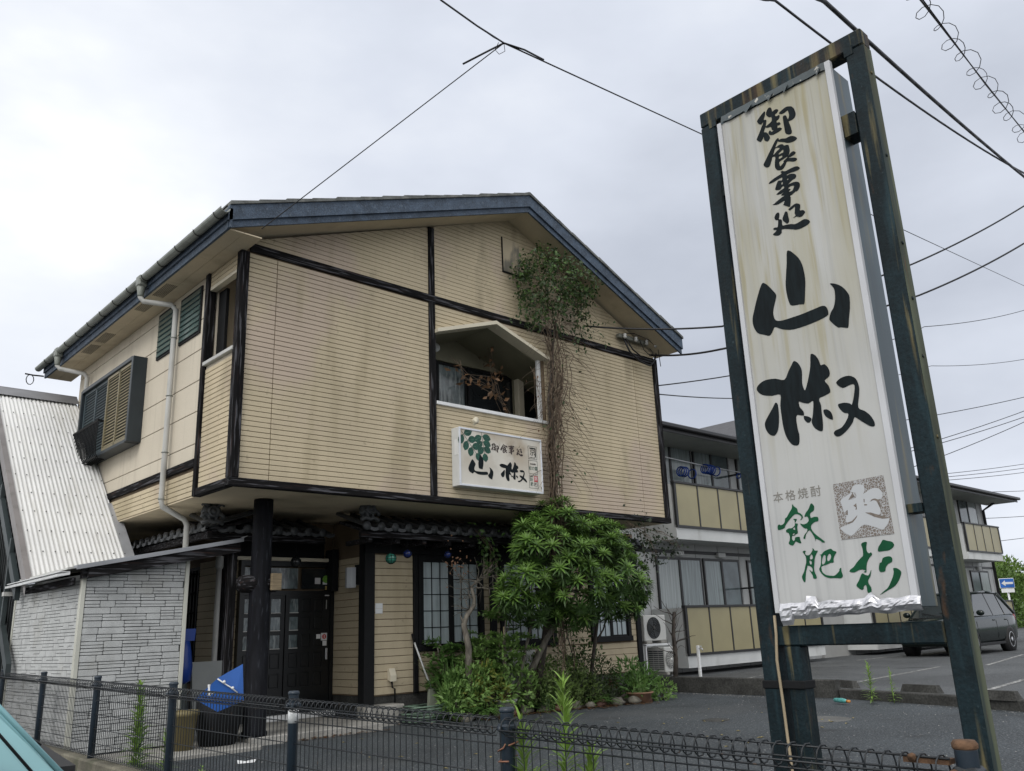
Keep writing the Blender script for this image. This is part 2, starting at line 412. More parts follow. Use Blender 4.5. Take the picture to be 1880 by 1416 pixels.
# backing behind the siding (dark joints show between the boards); opening left for the loggia
OPX0, OPX1, OPZ0 = 6.99, 9.125, 4.495
OPP, OPZL, OPZR = (8.08, 5.845), 5.50, 5.50
def facade_back(b):
    y0, y1 = FY+.012, FY+.10
    b.prism([(XL+.02, ZB+.03), (OPX0, ZB+.03), (OPX0, wall_top(OPX0)-.01), (XL+.02, wall_top(XL+.02)-.01)], 'y', y0, y1)
    b.prism([(OPX1, ZB+.03), (XR-.02, ZB+.03), (XR-.02, wall_top(XR-.02)-.01), (OPX1, wall_top(OPX1)-.01)], 'y', y0, y1)
    b.prism([(OPX0, ZB+.03), (OPX1, ZB+.03), (OPX1, OPZ0), (OPX0, OPZ0)], 'y', y0, y1)
    b.prism([(OPX0, OPZL), OPP, (OPP[0], PK[1]-.2), (OPX0, wall_top(OPX0)-.01)], 'y', y0, y1)
    b.prism([OPP, (OPX1, OPZR), (OPX1, wall_top(OPX1)-.01), (PK[0], PK[1]-.01), (OPP[0], wall_top(OPP[0])-.01)], 'y', y0, y1)
part('facade_backing', facade_back, M_JOINT)
PITCH = .0615; GAP = .0065
def board(x0, x1, z, y=FY, poly=None, m=None):
    b = MB(); y0 = y - rng.uniform(0, .0015)
    if poly is None:
        b.bbox(x0, x1, y0, y+.011, z, z+PITCH-GAP, .003)
    else: b.prism(poly, 'y', y0, y+.011)
    return b.build('siding_board', m or M_SIDING, RB)
def clip_board(x0, x1, z):
    """board under the sloping soffit: cut its ends on the roof lines"""
    za, zb = z, z + PITCH - GAP
    def xr(zz, side): return PK[0] - (PK[1]-zz)/.3787 if side < 0 else PK[0] + (PK[1]-zz)/.4537
    if zb >= PK[1]-.01: return
    pts = [(max(x0, xr(za, -1)), za), (min(x1, xr(za, 1)), za), (min(x1, xr(zb, 1)), zb), (max(x0, xr(zb, -1)), zb)]
    if pts[1][0]-pts[0][0] < .05 or pts[2][0] - pts[3][0] < .01: return
    board(0, 0, z, poly=pts)
J1, J2 = 4.53, 11.40
z = 3.165
while z < 5.93:
    board(4.155, J1-.004, z); board(J1+.004, 6.868, z)
    if z + PITCH < OPZ0: board(6.977, J2-.004, z)
    elif z > 5.84: board(6.977, J2-.004, z)
    else:
        board(OPX1+.03, J2-.004, z)
        if z >= 5.50:
            t = (z+.03-5.50)/(OPP[1]-5.50)
            if t < 1:
                xa = OPX0 + (OPP[0]-OPX0)*t; xb = OPX1 - (OPX1-OPP[0])*t
                if xa - 6.977 > .12: board(6.977, xa-.05, z)
                if OPX1+.03 - xb > .1: board(xb+.05, OPX1+.028, z)
    board(J2+.004, 11.94, z)
    z += PITCH
z = 6.062
while z < 7.7:
    clip_board(4.10, 6.868, z) if z < 7.1 else None
    clip_board(6.977, 12.0, z)
    z += PITCH
def tim(name, x0, x1, y0, y1, z0, z1, m): return part(name, lambda b: b.bbox(x0, x1, y0, y1, z0, z1, .006), m)
tim('corner_post', 4.035, 4.15, FY-.035, FY+.07, ZB+.092, 5.93, W_Z)
tim('corner_post', 11.945, 12.06, FY-.035, FY+.07, ZB+.092, 6.05, W_Z)
tim('timber_post', 6.871, 6.974, FY-.025, FY+.012, ZB+.092, 5.944, W_Z)
tim('timber_post', 6.871, 6.974, FY-.025, FY+.012, 6.057, wall_top(6.9)-.01, W_Z)
tim('timber_beam', 4.16, 11.944, FY-.028, FY+.012, 5.946, 6.055, W_X)
tim('floor_beam', 4.03, 12.065, FY-.04, FY+.07, ZB, ZB+.09, W_X)
part('vent_panel', lambda b: b.bbox(8.338, 8.70, FY-.018, FY-.002, 6.82, 7.39, .004), mat('vent_cover', (.46, .39, .27), var=.15, stains=[((.10, .10, .09), 2.6, (1.2, 1, .5), .5, .6, .8)]))
part('vent_frame', lambda b: (b.box(8.325, 8.337, FY-.022, FY, 6.80, 7.40), b.box(8.337, 8.70, FY-.022, FY, 6.80, 6.818)), M_BLACK)
# loggia with small gabled canopy
M_LOG = mat('shaded_loggia_wall', (.19, .18, .125), var=.12, bump=.2, bs=70)  # wall colour darkened to carry the shade inside the loggia
LX1 = 10.3
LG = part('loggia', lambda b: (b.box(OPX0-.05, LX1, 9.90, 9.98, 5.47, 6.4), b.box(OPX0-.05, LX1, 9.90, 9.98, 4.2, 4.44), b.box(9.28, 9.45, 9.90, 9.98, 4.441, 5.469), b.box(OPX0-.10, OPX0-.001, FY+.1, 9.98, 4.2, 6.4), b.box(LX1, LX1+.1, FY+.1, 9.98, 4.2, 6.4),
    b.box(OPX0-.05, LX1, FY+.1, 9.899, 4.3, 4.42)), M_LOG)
def canopy(b):
    for (xa, za), (xb, zb) in (((OPX0-.03, OPZL-.015), OPP), (OPP, (OPX1+.06, OPZR-.03))):
        b.prism([(xa, za), (xb, zb), (xb, zb+.055), (xa, za+.055)], 'y', FY-.10, FY+.12)
part('canopy', canopy, M_CREAM)
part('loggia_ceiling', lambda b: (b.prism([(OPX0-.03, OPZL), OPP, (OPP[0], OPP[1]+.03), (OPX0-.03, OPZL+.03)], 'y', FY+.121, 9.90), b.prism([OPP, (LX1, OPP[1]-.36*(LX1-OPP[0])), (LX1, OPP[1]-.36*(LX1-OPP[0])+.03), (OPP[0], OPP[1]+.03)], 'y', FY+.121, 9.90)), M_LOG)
part('loggia_sill', lambda b: b.bbox(OPX0-.01, OPX1+.05, FY-.03, FY+.16, OPZ0-.05, OPZ0, .006), M_WHITE)
part('loggia_post', lambda b: b.bbox(9.30, 9.43, 9.78, 9.89, 4.42, 5.6, .008), M_CREAM)
part('loggia_post', lambda b: b.bbox(9.06, 9.12, FY+.05, FY+.11, OPZ0, 5.5, .006), M_WHITE)
def sash(y, x0, x1, z0, z1, mglass, fw=.04, cols=1, rows=1, parent=None, mfr=None, name='window', mw=.012, frame_d=.05):
    """window sash in a wall that faces -y: frame, panes and glazing bars are parts"""
    f = part(name, lambda b: (b.box(x0, x1, y, y+frame_d, z0, z0+fw), b.box(x0, x1, y, y+frame_d, z1-fw, z1),
        b.box(x0, x0+fw, y+.001, y+frame_d-.001, z0+fw, z1-fw), b.box(x1-fw, x1, y+.001, y+frame_d-.001, z0+fw, z1-fw)), mfr or M_BLACK, parent)
    px, pz = (x1-x0-2*fw)/cols, (z1-z0-2*fw)/rows
    for i in range(cols):
        for j in range(rows):
            a, c = x0+fw+i*px, z0+fw+j*pz
            part('pane', lambda b: b.box(a+mw/2*(i > 0), a+px-mw/2*(i < cols-1), y+.018, y+.024, c+mw/2*(j > 0), c+pz-mw/2*(j < rows-1)), mglass, f)
    if cols*rows > 1:
        def bars(b):
            for i in range(1, cols): b.box(x0+fw+i*px-mw/2, x0+fw+i*px+mw/2, y+.008, y+.03, z0+fw, z1-fw)
            for j in range(1, rows): b.box(x0+fw, x1-fw, y+.010, y+.028, z0+fw+j*pz-mw/2, z0+fw+j*pz+mw/2)
        part('glazing_bars', bars, mfr or M_BLACK, f)
    return f
M_LACE = mat('pale_curtain_glass', (.10, .125, .13), rough=.12, var=.5, vs=6, spec=.6, stains=[((.26, .29, .29), 9, (3, 3, .5), .5, .62, .7)])
sash(9.91, 7.0, 7.72, 4.45, 5.46, M_LACE); sash(9.93, 7.72, 8.32, 4.45, 5.46, M_LACE); sash(9.91, 8.32, 9.3, 4.45, 5.46, M_GLASS); sash(9.91, 9.43, 10.28, 4.45, 5.46, M_GLASS)
part('round_vent', lambda b: b.lathe((7.62, 9.899, 5.63), [(.0, .0), (.07, .0), (.07, -.09), (.055, -.11), (.0, -.11)], 16, 'y'), M_WHITE, LG)
# ---- gable roof: two slopes, barge boards, soffits, verge tiles
VY, RY1 = 8.517, 15.85
PB = (8.5, 7.70); LB = (3.66, 5.925); RBP = (12.24, 6.075)
def slope_pts(a, c, dz0, dz1): return [(a[0], a[1]+dz0), (c[0], c[1]+dz0), (c[0], c[1]+dz1), (a[0], a[1]+dz1)]
for a, c in ((LB, PB), (PB, RBP)):
    part('barge_board', lambda b: b.prism(slope_pts(a, c, 0, .085), 'y', VY+.02, VY+.05), M_BARGE)
    part('barge_board', lambda b: b.prism(slope_pts(a, c, .086, .275), 'y', VY-.012, VY+.05), M_BARGE)
    part('roof_slope', lambda b: b.prism(slope_pts(a, c, .18, .30), 'y', VY+.051, RY1), M_ROOF)
    part('soffit', lambda b: b.prism(slope_pts((a[0]+(.06 if a is LB else 0), a[1]+(.02 if a is LB else 0)), (c[0]-(.05 if c is RBP else 0), c[1]+(.02 if c is RBP else 0)), .03, .06), 'y', VY+.051, FY+.1), M_SOFFIT)
    n = 14 if a is LB else 12
    for i in range(n):
        t0, t1 = i/n, (i+1)/n
        def vt(b):
            x0, x1 = a[0]+(c[0]-a[0])*t0, a[0]+(c[0]-a[0])*t1
            z0, z1 = a[1]+(c[1]-a[1])*t0, a[1]+(c[1]-a[1])*t1
            j = rng.uniform(0, .012)
            lo, hi = (.277, .312) if a is LB else (.30, .277)
            b.prism([(x0, z0+.277), (x1+.004, z1+.277), (x1+.004, z1+.277+.030+j), (x0, z0+.277+.042+j)], 'y', VY-.03-rng.uniform(0, .012), VY+.35)
        part('verge_tile', vt, M_ROOF)
part('ridge_cap', lambda b: b.prism([(8.33, 7.93), (8.5, 8.005), (8.67, 7.94), (8.67, 7.965), (8.5, 8.035), (8.33, 7.955)], 'y', VY-.02, RY1), M_ROOF)
# left eave: fascia boards, flat soffit with vent slots, gutter on hooks
part('eave_fascia', lambda b: b.box(3.67, 3.70, VY-.01, RY1, 5.925, 6.01), M_BARGE)
part('eave_fascia', lambda b: b.box(3.645, 3.70, VY-.012, RY1, 6.011, 6.16), M_BARGE)
ys = [VY+.06, 9.5, 10.45, 11.4, 12.35, 13.3, 14.25, RY1-.02]
for y0, y1 in zip(ys[:-1], ys[1:]):
    for x0, x1 in ((3.702, 3.878), (3.882, 4.10)):
        part('soffit_panel', lambda b: b.box(x0, x1, y0+.002, y1-.002, 5.93, 5.945), M_SOFFIT)
for yc in (11.15, 13.5):
    for yy in (yc-.62, yc+.05):
        part('soffit_vent', lambda b: [b.box(3.74+k*.022, 3.749+k*.022, yy, yy+.5, 5.924, 5.9295) for k in range(7)], mat('vent_slot', (.16, .14, .10), var=.1))
def gut(b):
    n = 8; prof = [(3.585 + .058*math.cos(math.pi + math.pi*k/n), 6.115 + .058*math.sin(math.pi+math.pi*k/n)) for k in range(n+1)]
    prof += [(3.637, 6.117), (3.533, 6.117)]
    prof2 = prof[:n+1] + [(x*.93+3.585*.07, z+.004) for x, z in reversed(prof[:n+1])]
    b.prism(prof2, 'y', VY-.07, RY1+.1)
part('gutter', gut, M_GUTTER)
y = VY+.12
while y < RY1:
    yy = y
    part('gutter_hook', lambda b: b.tube([(3.585+.064*math.cos(math.pi+math.pi*k/8), yy, 6.115+.064*math.sin(math.pi+math.pi*k/8)) for k in range(9)] + [(3.66, yy, 6.13)], .006, 4), M_CONC_D)
    y += .56
def downpipe(yc, pts, name='downpipe'):
    d = part(name, lambda b: b.tube(pts, .036, 10), M_PIPE)
    part('hopper', lambda b: (b.bbox(3.525, 3.645, yc-.07, yc+.07, 6.0, 6.16, .02), b.lathe((3.585, yc, 5.86), [(.038, 0), (.042, .03), (.06, .14), (.05, .15)], 10)), M_GUTTER, d)
    return d
dp = downpipe(11.02, [(3.585, 11.02, 5.98), (3.585, 11.02, 5.86), (3.62, 11.0, 5.80), (3.93, 10.83, 5.77), (3.985, 10.80, 5.70), (3.985, 10.80, 4.6), (3.985, 10.80, 3.14), (4.01, 10.815, 3.06), (4.33, 10.90, 2.93), (4.38, 10.92, 2.86), (4.38, 10.92, 2.3)])
for zc in (5.3, 4.5, 3.75, 3.15): part('pipe_clip', lambda b: b.tube([(3.985+.041*math.cos(k*math.pi/5), 10.80+.041*math.sin(k*math.pi/5), zc) for k in range(10)], .007, 4, closed=True), M_GUTTER, dp)
part('eave_hook', lambda b: (b.tube([(3.66, 15.85, 5.96), (3.52, 15.95, 5.98), (3.40, 16.0, 6.0)], .014, 5), b.tube([(3.48+.06*math.cos(a), 15.97, 5.90+.09*math.sin(a)) for a in [k*.63 for k in range(10)]], .008, 4, closed=True)), M_BLACK)
part('lower_downpipe', lambda b: (b.tube([(4.98, 11.22, 2.42), (4.98, 11.22, .95), (4.96, 11.21, .33)], .036, 10), b.lathe((4.98, 11.22, 2.34), [(.044, 0), (.052, .03), (.052, .16), (.04, .17)], 10)), M_PIPE)
downpipe(14.75, [(3.585, 14.75, 5.98), (3.585, 14.75, 5.86), (3.62, 14.73, 5.81), (3.95, 14.5, 5.72), (3.985, 14.47, 5.65), (3.985, 14.47, 4.6)])
# ---- left side wall with panels
part('side_wall_backing', lambda b: b.box(XL+.012, XL+.1, 9.98, 15.12, ZB+.02, 5.93), M_JOINT)
part('back_wall', lambda b: b.box(XL+.1, 12.0, 15.0, 15.1, G, 5.95), M_PANEL)
part('right_wall', lambda b: b.box(XR-.1, XR-.021, FY+.101, 15.0, ZB+.02, 6.0), M_PANEL)
zs = [3.545, 3.734, 4.146, 4.549, 4.96, 5.37, 5.77, 5.93]
yj = [9.985, 12.34, 14.95, 15.12]
for z0, z1 in zip(zs[:-1], zs[1:]):
    for y0, y1 in zip(yj[:-1], yj[1:]):
        part('wall_panel', lambda b: b.bbox(XL, XL+.013, y0+.004, y1-.004, z0+.004, z1-.004, .004), M_PANEL)
tim('side_beam', XL-.03, XL+.012, 9.985, 15.12, 3.435, 3.54, W_Y)
def sboards(b, y0, y1, z0, z1):
    z = z0
    while z + PITCH <= z1+.02:
        b.bbox(XL, XL+.011, y0, y1, z, min(z+PITCH-GAP, z1), .003); z += PITCH
kind(part('side_siding', lambda b: (sboards(b, 9.985, 15.1, 3.095, 3.43), sboards(b, 9.085, 9.875, 3.165, 4.66), sboards(b, 9.085, 9.875, 5.74, 5.93)), M_SIDING), 'stuff')
tim('bay_post', 4.03, 4.14, 9.88, 9.975, ZB, 5.93, W_Z)
tim('bay_floor_beam', 4.03, 4.14, 9.082, 9.878, ZB, ZB+.09, W_Y)
part('bay_sill', lambda b: b.bbox(4.02, 4.2, 9.06, 9.89, 4.68, 4.73, .006), M_PIPE)
part('bay_lintel', lambda b: b.box(4.06, 4.14, 9.085, 9.878, 5.69, 5.735), M_CREAM)
part('bay_recess', lambda b: (b.box(4.072, 4.16, 9.085, 9.878, ZB+.03, 4.679), b.box(4.75, 4.85, 9.0+.12, 9.98, 4.6, 5.93), b.box(4.16, 4.75, 9.111, 9.16, 4.6, 5.93), b.box(4.16, 4.75, 9.88, 9.95, 4.6, 5.93), b.box(4.16, 4.75, 9.16, 9.88, 4.55, 4.62)), M_PANEL)
part('bay_screen', lambda b: b.box(4.18, 4.22, 9.66, 9.879, 4.731, 5.69), M_BLACK)
# louvred side windows
def louvre(y0, y1, z0, z1):
    f = part('louvre_window', lambda b: (b.box(XL-.02, XL+.02, y0, y1, z0, z0+.03), b.box(XL-.02, XL+.02, y0, y1, z1-.03, z1), b.box(XL-.019, XL+.019, y0, y0+.03, z0+.03, z1-.03), b.box(XL-.019, XL+.019, y1-.03, y1, z0+.03, z1-.03), b.box(XL-.012, XL-.006, y0+.03, y1-.03, z0+.03, z1-.03)), M_BLACK)
    n = 8; h = (z1-z0-.06)/n
    for i in range(n):
        zz = z0+.03+i*h
        part('pane', lambda b: b.prism([(XL-.02, zz+.004), (XL-.035, zz), (XL-.02, zz+h*1.02), (XL-.005, zz+h*1.04)], 'y', y0+.03, y1-.03), mat('teal_glass', (.07, .11, .105), rough=.12, var=.2, spec=.6) if i == 0 and 'teal_glass' not in bpy.data.materials else bpy.data.materials['teal_glass'], f)
louvre(10.1, 10.78, 5.19, 5.84); louvre(11.02, 11.56, 5.19, 5.86)
# shuttered window box
SW = part('shutter_window', lambda b: (b.bbox(3.86, XL-.001, 11.93, 12.0, 4.10, 5.34, .006), b.bbox(3.86, XL-.001, 12.0, 14.2, 5.29, 5.35, .006), b.bbox(3.86, XL-.001, 12.0, 14.2, 4.09, 4.14, .006), b.box(3.94, XL-.002, 12.0, 14.2, 4.14, 5.29), b.bbox(3.86, XL-.001, 14.2, 14.26, 4.10, 5.34, .006)), mat('blue_black_metal', (.022, .030, .036), rough=.45, var=.15))
M_SHY = mat('olive_shutter', (.20, .172, .105), rough=.5, var=.12, vs=4); M_SHB = mat('slate_shutter', (.055, .075, .085), rough=.5, var=.12)
for (y0, y1, x, m) in ((12.02, 13.05, 3.885, M_SHY), (13.07, 14.18, 3.905, M_SHB)):
    s_ = part('shutter', lambda b: (b.box(x, x+.03, y0, y0+.04, 4.15, 5.28), b.box(x, x+.03, y1-.04, y1, 4.15, 5.28), b.box(x, x+.03, (y0+y1)/2-.02, (y0+y1)/2+.02, 4.15, 5.28), b.box(x, x+.03, y0+.04, y1-.04, 4.15, 4.19), b.box(x, x+.03, y0+.04, y1-.04, 5.24, 5.28)), m, SW)
    k = 0
    zz = 4.2
    while zz < 5.23:
        z0_ = zz
        part('slat', lambda b: [b.prism([(x+.004, z0_), (x+.008, z0_-.004), (x+.03, z0_+.034), (x+.026, z0_+.038)], 'y', ya, yb) for ya, yb in ((y0+.041, (y0+y1)/2-.021), ((y0+y1)/2+.021, y1-.041))], m, s_)
        zz += .046
def rail(b):
    b.bbox(3.80, 3.83, 13.05, 14.25, 4.60, 4.64, .005); b.bbox(3.81, 3.84, 13.05, 14.25, 4.06, 4.085, .005)
    b.box(3.83, 3.89, 13.05, 13.08, 4.60, 4.63); b.box(3.83, 3.89, 14.2, 14.23, 4.60, 4.63)
    yy = 13.06
    while yy < 14.24: b.tube([(3.81, yy, 4.62), (3.80, yy, 4.3), (3.81, yy, 4.12), (3.85, yy, 4.05), (3.94, yy, 4.04)], .009, 4); yy += .07
part('flower_rail', rail, M_BLACK, SW)
# ---- overhang soffit, ground floor walls, column
part('overhang_soffit', lambda b: b.box(XL+.01, XR-.02, FY+.071, 15.0, ZB+.004, ZB+.02), M_SOFFIT)
def sid(b, y, x0, x1, z0, z1):
    z = z0
    while z < z1-.02: b.bbox(x0, x1, y, y+.012, z, min(z+.093, z1), .004); z += .1
GY = 10.3
part('ground_wall_backing', lambda b: (b.box(6.84, 12.6, GY+.013, GY+.12, .60, 3.05), b.box(6.842, 6.95, GY+.12, 11.42, .60, 3.05), b.box(5.16, 6.84, 11.43, 11.55, .33, 3.05), b.box(5.162, 5.27, 11.43, 15.0, .60, 3.05)), M_JOINT)
part('foundation', lambda b: (b.box(6.86, 12.58, GY+.03, GY+.14, G-.05, .60), b.box(6.86, 6.95, GY+.14, 11.42, G-.05, .599), b.box(5.18, 5.27, 11.43, 15.0, G-.05, .599)), M_CONC_D)
kind(part('ground_siding', lambda b: (sid(b, GY, 6.835, 7.51, .615, 2.5), sid(b, GY, 8.845, 8.98, .615, 2.6), sid(b, GY, 7.59, 8.84, .615, 1.15), sid(b, GY, 9.11, 12.5, .615, 1.13), sid(b, GY, 9.11, 9.19, 1.13, 2.6), sid(b, GY, 10.42, 11.28, 1.13, 2.6), sid(b, GY, 12.34, 12.5, 1.13, 2.6)), M_SIDING_L), 'stuff')
def sidx(b, x, y0, y1, z0, z1):
    z = z0
    while z < z1-.02: b.bbox(x-.012, x, y0, y1, z, min(z+.093, z1), .004); z += .1
kind(part('alcove_siding', lambda b: (sidx(b, 6.842, 10.47, 11.40, .615, 2.5), sidx(b, 5.16, 11.56, 12.25, .615, 2.5), sidx(b, 5.16, 12.8, 15, .615, 2.5), sid(b, 11.418, 5.27, 5.345, .42, 2.5)), M_SIDING_L), 'stuff')
tim('ground_post', 6.665, 6.832, GY-.04, GY+.12, .33, 2.82, M_BLACK)
tim('ground_post', 7.511, 7.588, GY-.03, GY+.012, .60, 2.75, M_BLACK)
tim('ground_post', 8.982, 9.108, GY-.03, GY+.012, .60, 2.75, M_BLACK)
tim('ground_post', 12.502, 12.625, GY-.03, GY+.10, .50, 2.75, M_BLACK)
tim('ground_post', 5.10, 5.268, 11.30, 11.43, .33, 2.75, W_Z)
tim('ground_post', 6.70, 6.80, 11.18, 11.40, 2.05, 2.65, M_BLACK)
tim('wall_plate', 6.665, 12.63, GY-.045, GY+.012, 2.52, 2.72, M_BLACK)
tim('wall_plate', 5.10, 6.66, 11.36, 11.42, 2.53, 2.75, M_BLACK)
tim('door_lintel', 5.27, 6.80, 11.30, 11.355, 2.475, 2.525, M_CREAM)
tim('alcove_beam', 6.72, 6.828, 10.47, 10.62, 2.10, 2.38, M_BLACK)
part('door_step', lambda b: b.bbox(6.56, 7.15, 10.0, 10.29, G-.03, .50, .015), M_CONC)
# windows of the front
WF = lambda x0, x1, z0, z1: part('window_frame', lambda b: (b.box(x0, x1, GY-.035, GY+.012, z1-.09, z1), b.bbox(x0-.01, x1+.01, GY-.06, GY+.012, z0, z0+.085, .006), b.box(x0, x0+.085, GY-.034, GY+.012, z0+.085, z1-.09), b.box(x1-.085, x1, GY-.034, GY+.012, z0+.085, z1-.09)), M_BLACK)
f = WF(7.592, 8.842, 1.152, 2.515); sash(GY-.03, 7.64, 8.20, 1.20, 2.46, M_FROST, .045, 3, 5, None); sash(GY-.015, 8.20, 8.79, 1.20, 2.46, M_FROST, .06, 3, 5, None)
WF(9.195, 10.415, 1.135, 2.515); sash(GY-.03, 9.245, 9.82, 1.19, 2.46, M_FROST, .045, 3, 5); sash(GY-.015, 9.80, 10.37, 1.19, 2.46, M_FROST, .06, 3, 5)
WF(11.285, 12.335, 1.135, 2.515); sash(GY-.03, 11.34, 11.82, 1.19, 2.46, M_FROST, .045, 3, 5); sash(GY-.015, 11.80, 12.29, 1.19, 2.46, M_FROST, .06, 3, 5)
# window in the left ground wall
part('side_grille_window', lambda b: ([b.tube([(5.13, 12.3+i*.11, .9), (5.13, 12.3+i*.11, 2.4)], .012, 4) for i in range(5)], [b.tube([(5.12, 12.28, 1.0+j*.27), (5.12, 12.78, 1.0+j*.27)], .012, 4) for j in range(6)], b.box(5.15, 5.161, 12.26, 12.8, .85, 2.45)), M_BLACK)
# entrance door
DM = mat('black_door', (.008, .009, .010), rough=.35, var=.2, spec=.4)
D = part('entrance_door', lambda b: (b.box(5.345, 5.40, 11.33, 11.42, .42, 2.475), b.box(6.765, 6.825, 11.33, 11.42, .42, 2.475), b.box(5.40, 6.765, 11.33, 11.42, 2.40, 2.475), b.box(5.40, 6.765, 11.34, 11.42, 2.0, 2.06), b.box(5.27, 6.82, 11.30, 11.42, .335, .42)), DM)
part('threshold', lambda b: b.bbox(5.5, 6.80, 11.18, 11.299, .335, .405, .008), M_WHITE, D)
for x0, x1 in ((5.42, 5.74), (5.78, 6.24), (6.30, 6.74)): part('transom_pane', lambda b: b.box(x0, x1, 11.37, 11.378, 2.09, 2.38), M_LACE if x0 < 6.2 else M_GLASS, D)
rows = [(1.755, 1.95), (1.515, 1.70), (1.27, 1.455), (1.0, 1.21), (.745, .94)]
def leaf_(x0, x1, y, cols, glass):
    lf = part('door_leaf', lambda b: b.box(x0, x1, y+.012, y+.04, .42, 2.0), DM, D)
    def rails(b):
        xs = [x0] + [q for c_ in cols for q in c_] + [x1]
        for a, c_ in zip(xs[::2], xs[1::2]): b.box(a, c_, y, y+.012, .42, 2.0)
        for a, c_ in cols:
            zz = [.42] + [q for r_ in reversed(rows) for q in r_] + [2.0]
            for z0, z1 in zip(zz[::2], zz[1::2]): b.box(a, c_, y, y+.011, z0, z1)
    part('door_rails', rails, DM, D)
    for ci, (a, c_) in enumerate(cols):
        for ri, (z0, z1) in enumerate(rows):
            g_ = ci < glass and ri < 3 + (glass > 1)
            part('pane' if g_ else 'door_panel', lambda b: b.box(a+.004, c_-.004, y+.004, y+.009, z0+.004, z1-.004) if g_ else b.bbox(a+.012, c_-.012, y+.002, y+.011, z0+.012, z1-.012, .006), (M_LACE if ci == 0 else M_GLASS) if g_ else DM, D)
            if g_: part('pane_bead', lambda b: b.box(a, c_, y-.004, y, z0-.006, z0+.004), M_PIPE if ci < 2 else DM, D)
leaf_(5.41, 5.70, 11.37, [(5.435, 5.56)], 1)
leaf_(5.71, 6.04, 11.36, [(5.83, 5.98)], 1)
leaf_(6.05, 6.76, 11.345, [(6.11, 6.25), (6.30, 6.44), (6.50, 6.64)], 1)
part('handle', lambda b: b.bbox(6.70, 6.73, 11.325, 11.345, 1.09, 1.25, .006), M_ALU, D)
def sticker(x0, x1, z0, z1, m, rnd=False):
    if rnd: part('sticker', lambda b: b.lathe(((x0+x1)/2, 11.338, (z0+z1)/2), [((x1-x0)/2, 0), ((x1-x0)/2, -.003), (0, -.003)], 18, 'y', False), m, D)
    else: part('sticker', lambda b: b.box(x0, x1, 11.336, 11.339, z0, z1), m, D)
M_STW, M_STG, M_STB, M_STR = mat('sticker_white', (.6, .6, .6), var=.05), mat('sticker_green', (.16, .36, .05), var=.2, vs=30), mat('sticker_brown', (.30, .22, .08), var=.2), mat('sticker_red', (.45, .05, .05), var=.1)
sticker(6.50, 6.59, 2.157, 2.245, M_STW); sticker(6.628, 6.738, 2.165, 2.285, M_STG, True); sticker(6.63, 6.70, 2.15, 2.19, M_STW); sticker(6.672, 6.765, 2.072, 2.127, M_STB)
sticker(6.672, 6.745, 1.985, 2.0, M_STW); sticker(6.545, 6.612, 1.385, 1.447, M_STW); sticker(6.622, 6.72, 1.358, 1.462, M_STW); sticker(6.65, 6.715, 1.285, 1.352, M_STW)
part('sticker', lambda b: b.lathe((6.671, 11.334, 1.412), [(.034, 0), (.034, -.002), (0, -.002)], 16, 'y', False), M_STR, D)
part('sticker', lambda b: b.box(6.666, 6.676, 11.329, 11.3315, 1.392, 1.432), M_STW, D)
part('sticker', lambda b: b.box(6.692, 6.704, 11.335, 11.3385, 1.80, 1.93), M_PIPE, D)
# round column with a log cross piece
part('column', lambda b: b.lathe((4.87, 9.79, .33), [(.150, 0), (.150, .05), (.132, .06), (.128, 1.2), (.122, 2.2), (.118, 2.737)], 20), mat('black_column', (.008, .0085, .011), rough=.7, spec=.12, var=.35, vs=6, bump=.3, bs=40, stretch=(3, 3, .5), stains=[((.045, .05, .06), 12, (3, 3, .4), .60, .72, .7), ((.25, .14, .09), 7, (1, 1, .6), .69, .74, .8)]))
def log(b):
    b.tube([(4.60, 9.86, 2.045), (4.66, 9.84, 2.05), (4.85, 9.79, 2.055), (5.06, 9.74, 2.055), (5.10, 9.73, 2.05)], [.07, .105, .11, .105, .07], 10)
part('log_crosspiece', log, W_X)
part('log_plate', lambda b: b.bbox(4.925, 5.055, 9.60, 9.645, 1.965, 2.165, .006), mat('raw_wood', (.20, .155, .095), rough=.8, var=.3, vs=10, stretch=(.6, 1, 8)))
# wall lamp box, outlet, address plate
part('wall_lamp', lambda b: (b.prism([(6.70, 10.55), (6.63, 10.56), (6.60, 10.63), (6.63, 10.72), (6.70, 10.73)], 'z', 2.06, 2.34), b.box(6.70, 6.83, 10.60, 10.68, 2.10, 2.2)), mat('lamp_case', (.42, .44, .46), var=.1, rough=.5))
part('tap_box', lambda b: b.prism([(GY-.001, .80), (GY-.07, .78), (GY-.075, .86), (GY-.03, .95), (GY-.001, .95)], 'x', 7.07, 7.17), M_CREAM)
part('tap_pipe', lambda b: b.tube([(7.12, GY-.03, .80), (7.12, GY-.05, .70), (7.16, GY-.05, .68), (7.16, GY-.05, .45)], .012, 6), M_BLACK)
pl = part('address_plate', lambda b: (b.box(6.86, 6.98, GY-.008, GY-.002, 1.76, 1.83), b.box(6.86, 6.98, GY-.009, GY-.002, 1.69, 1.757)), M_WHITE)
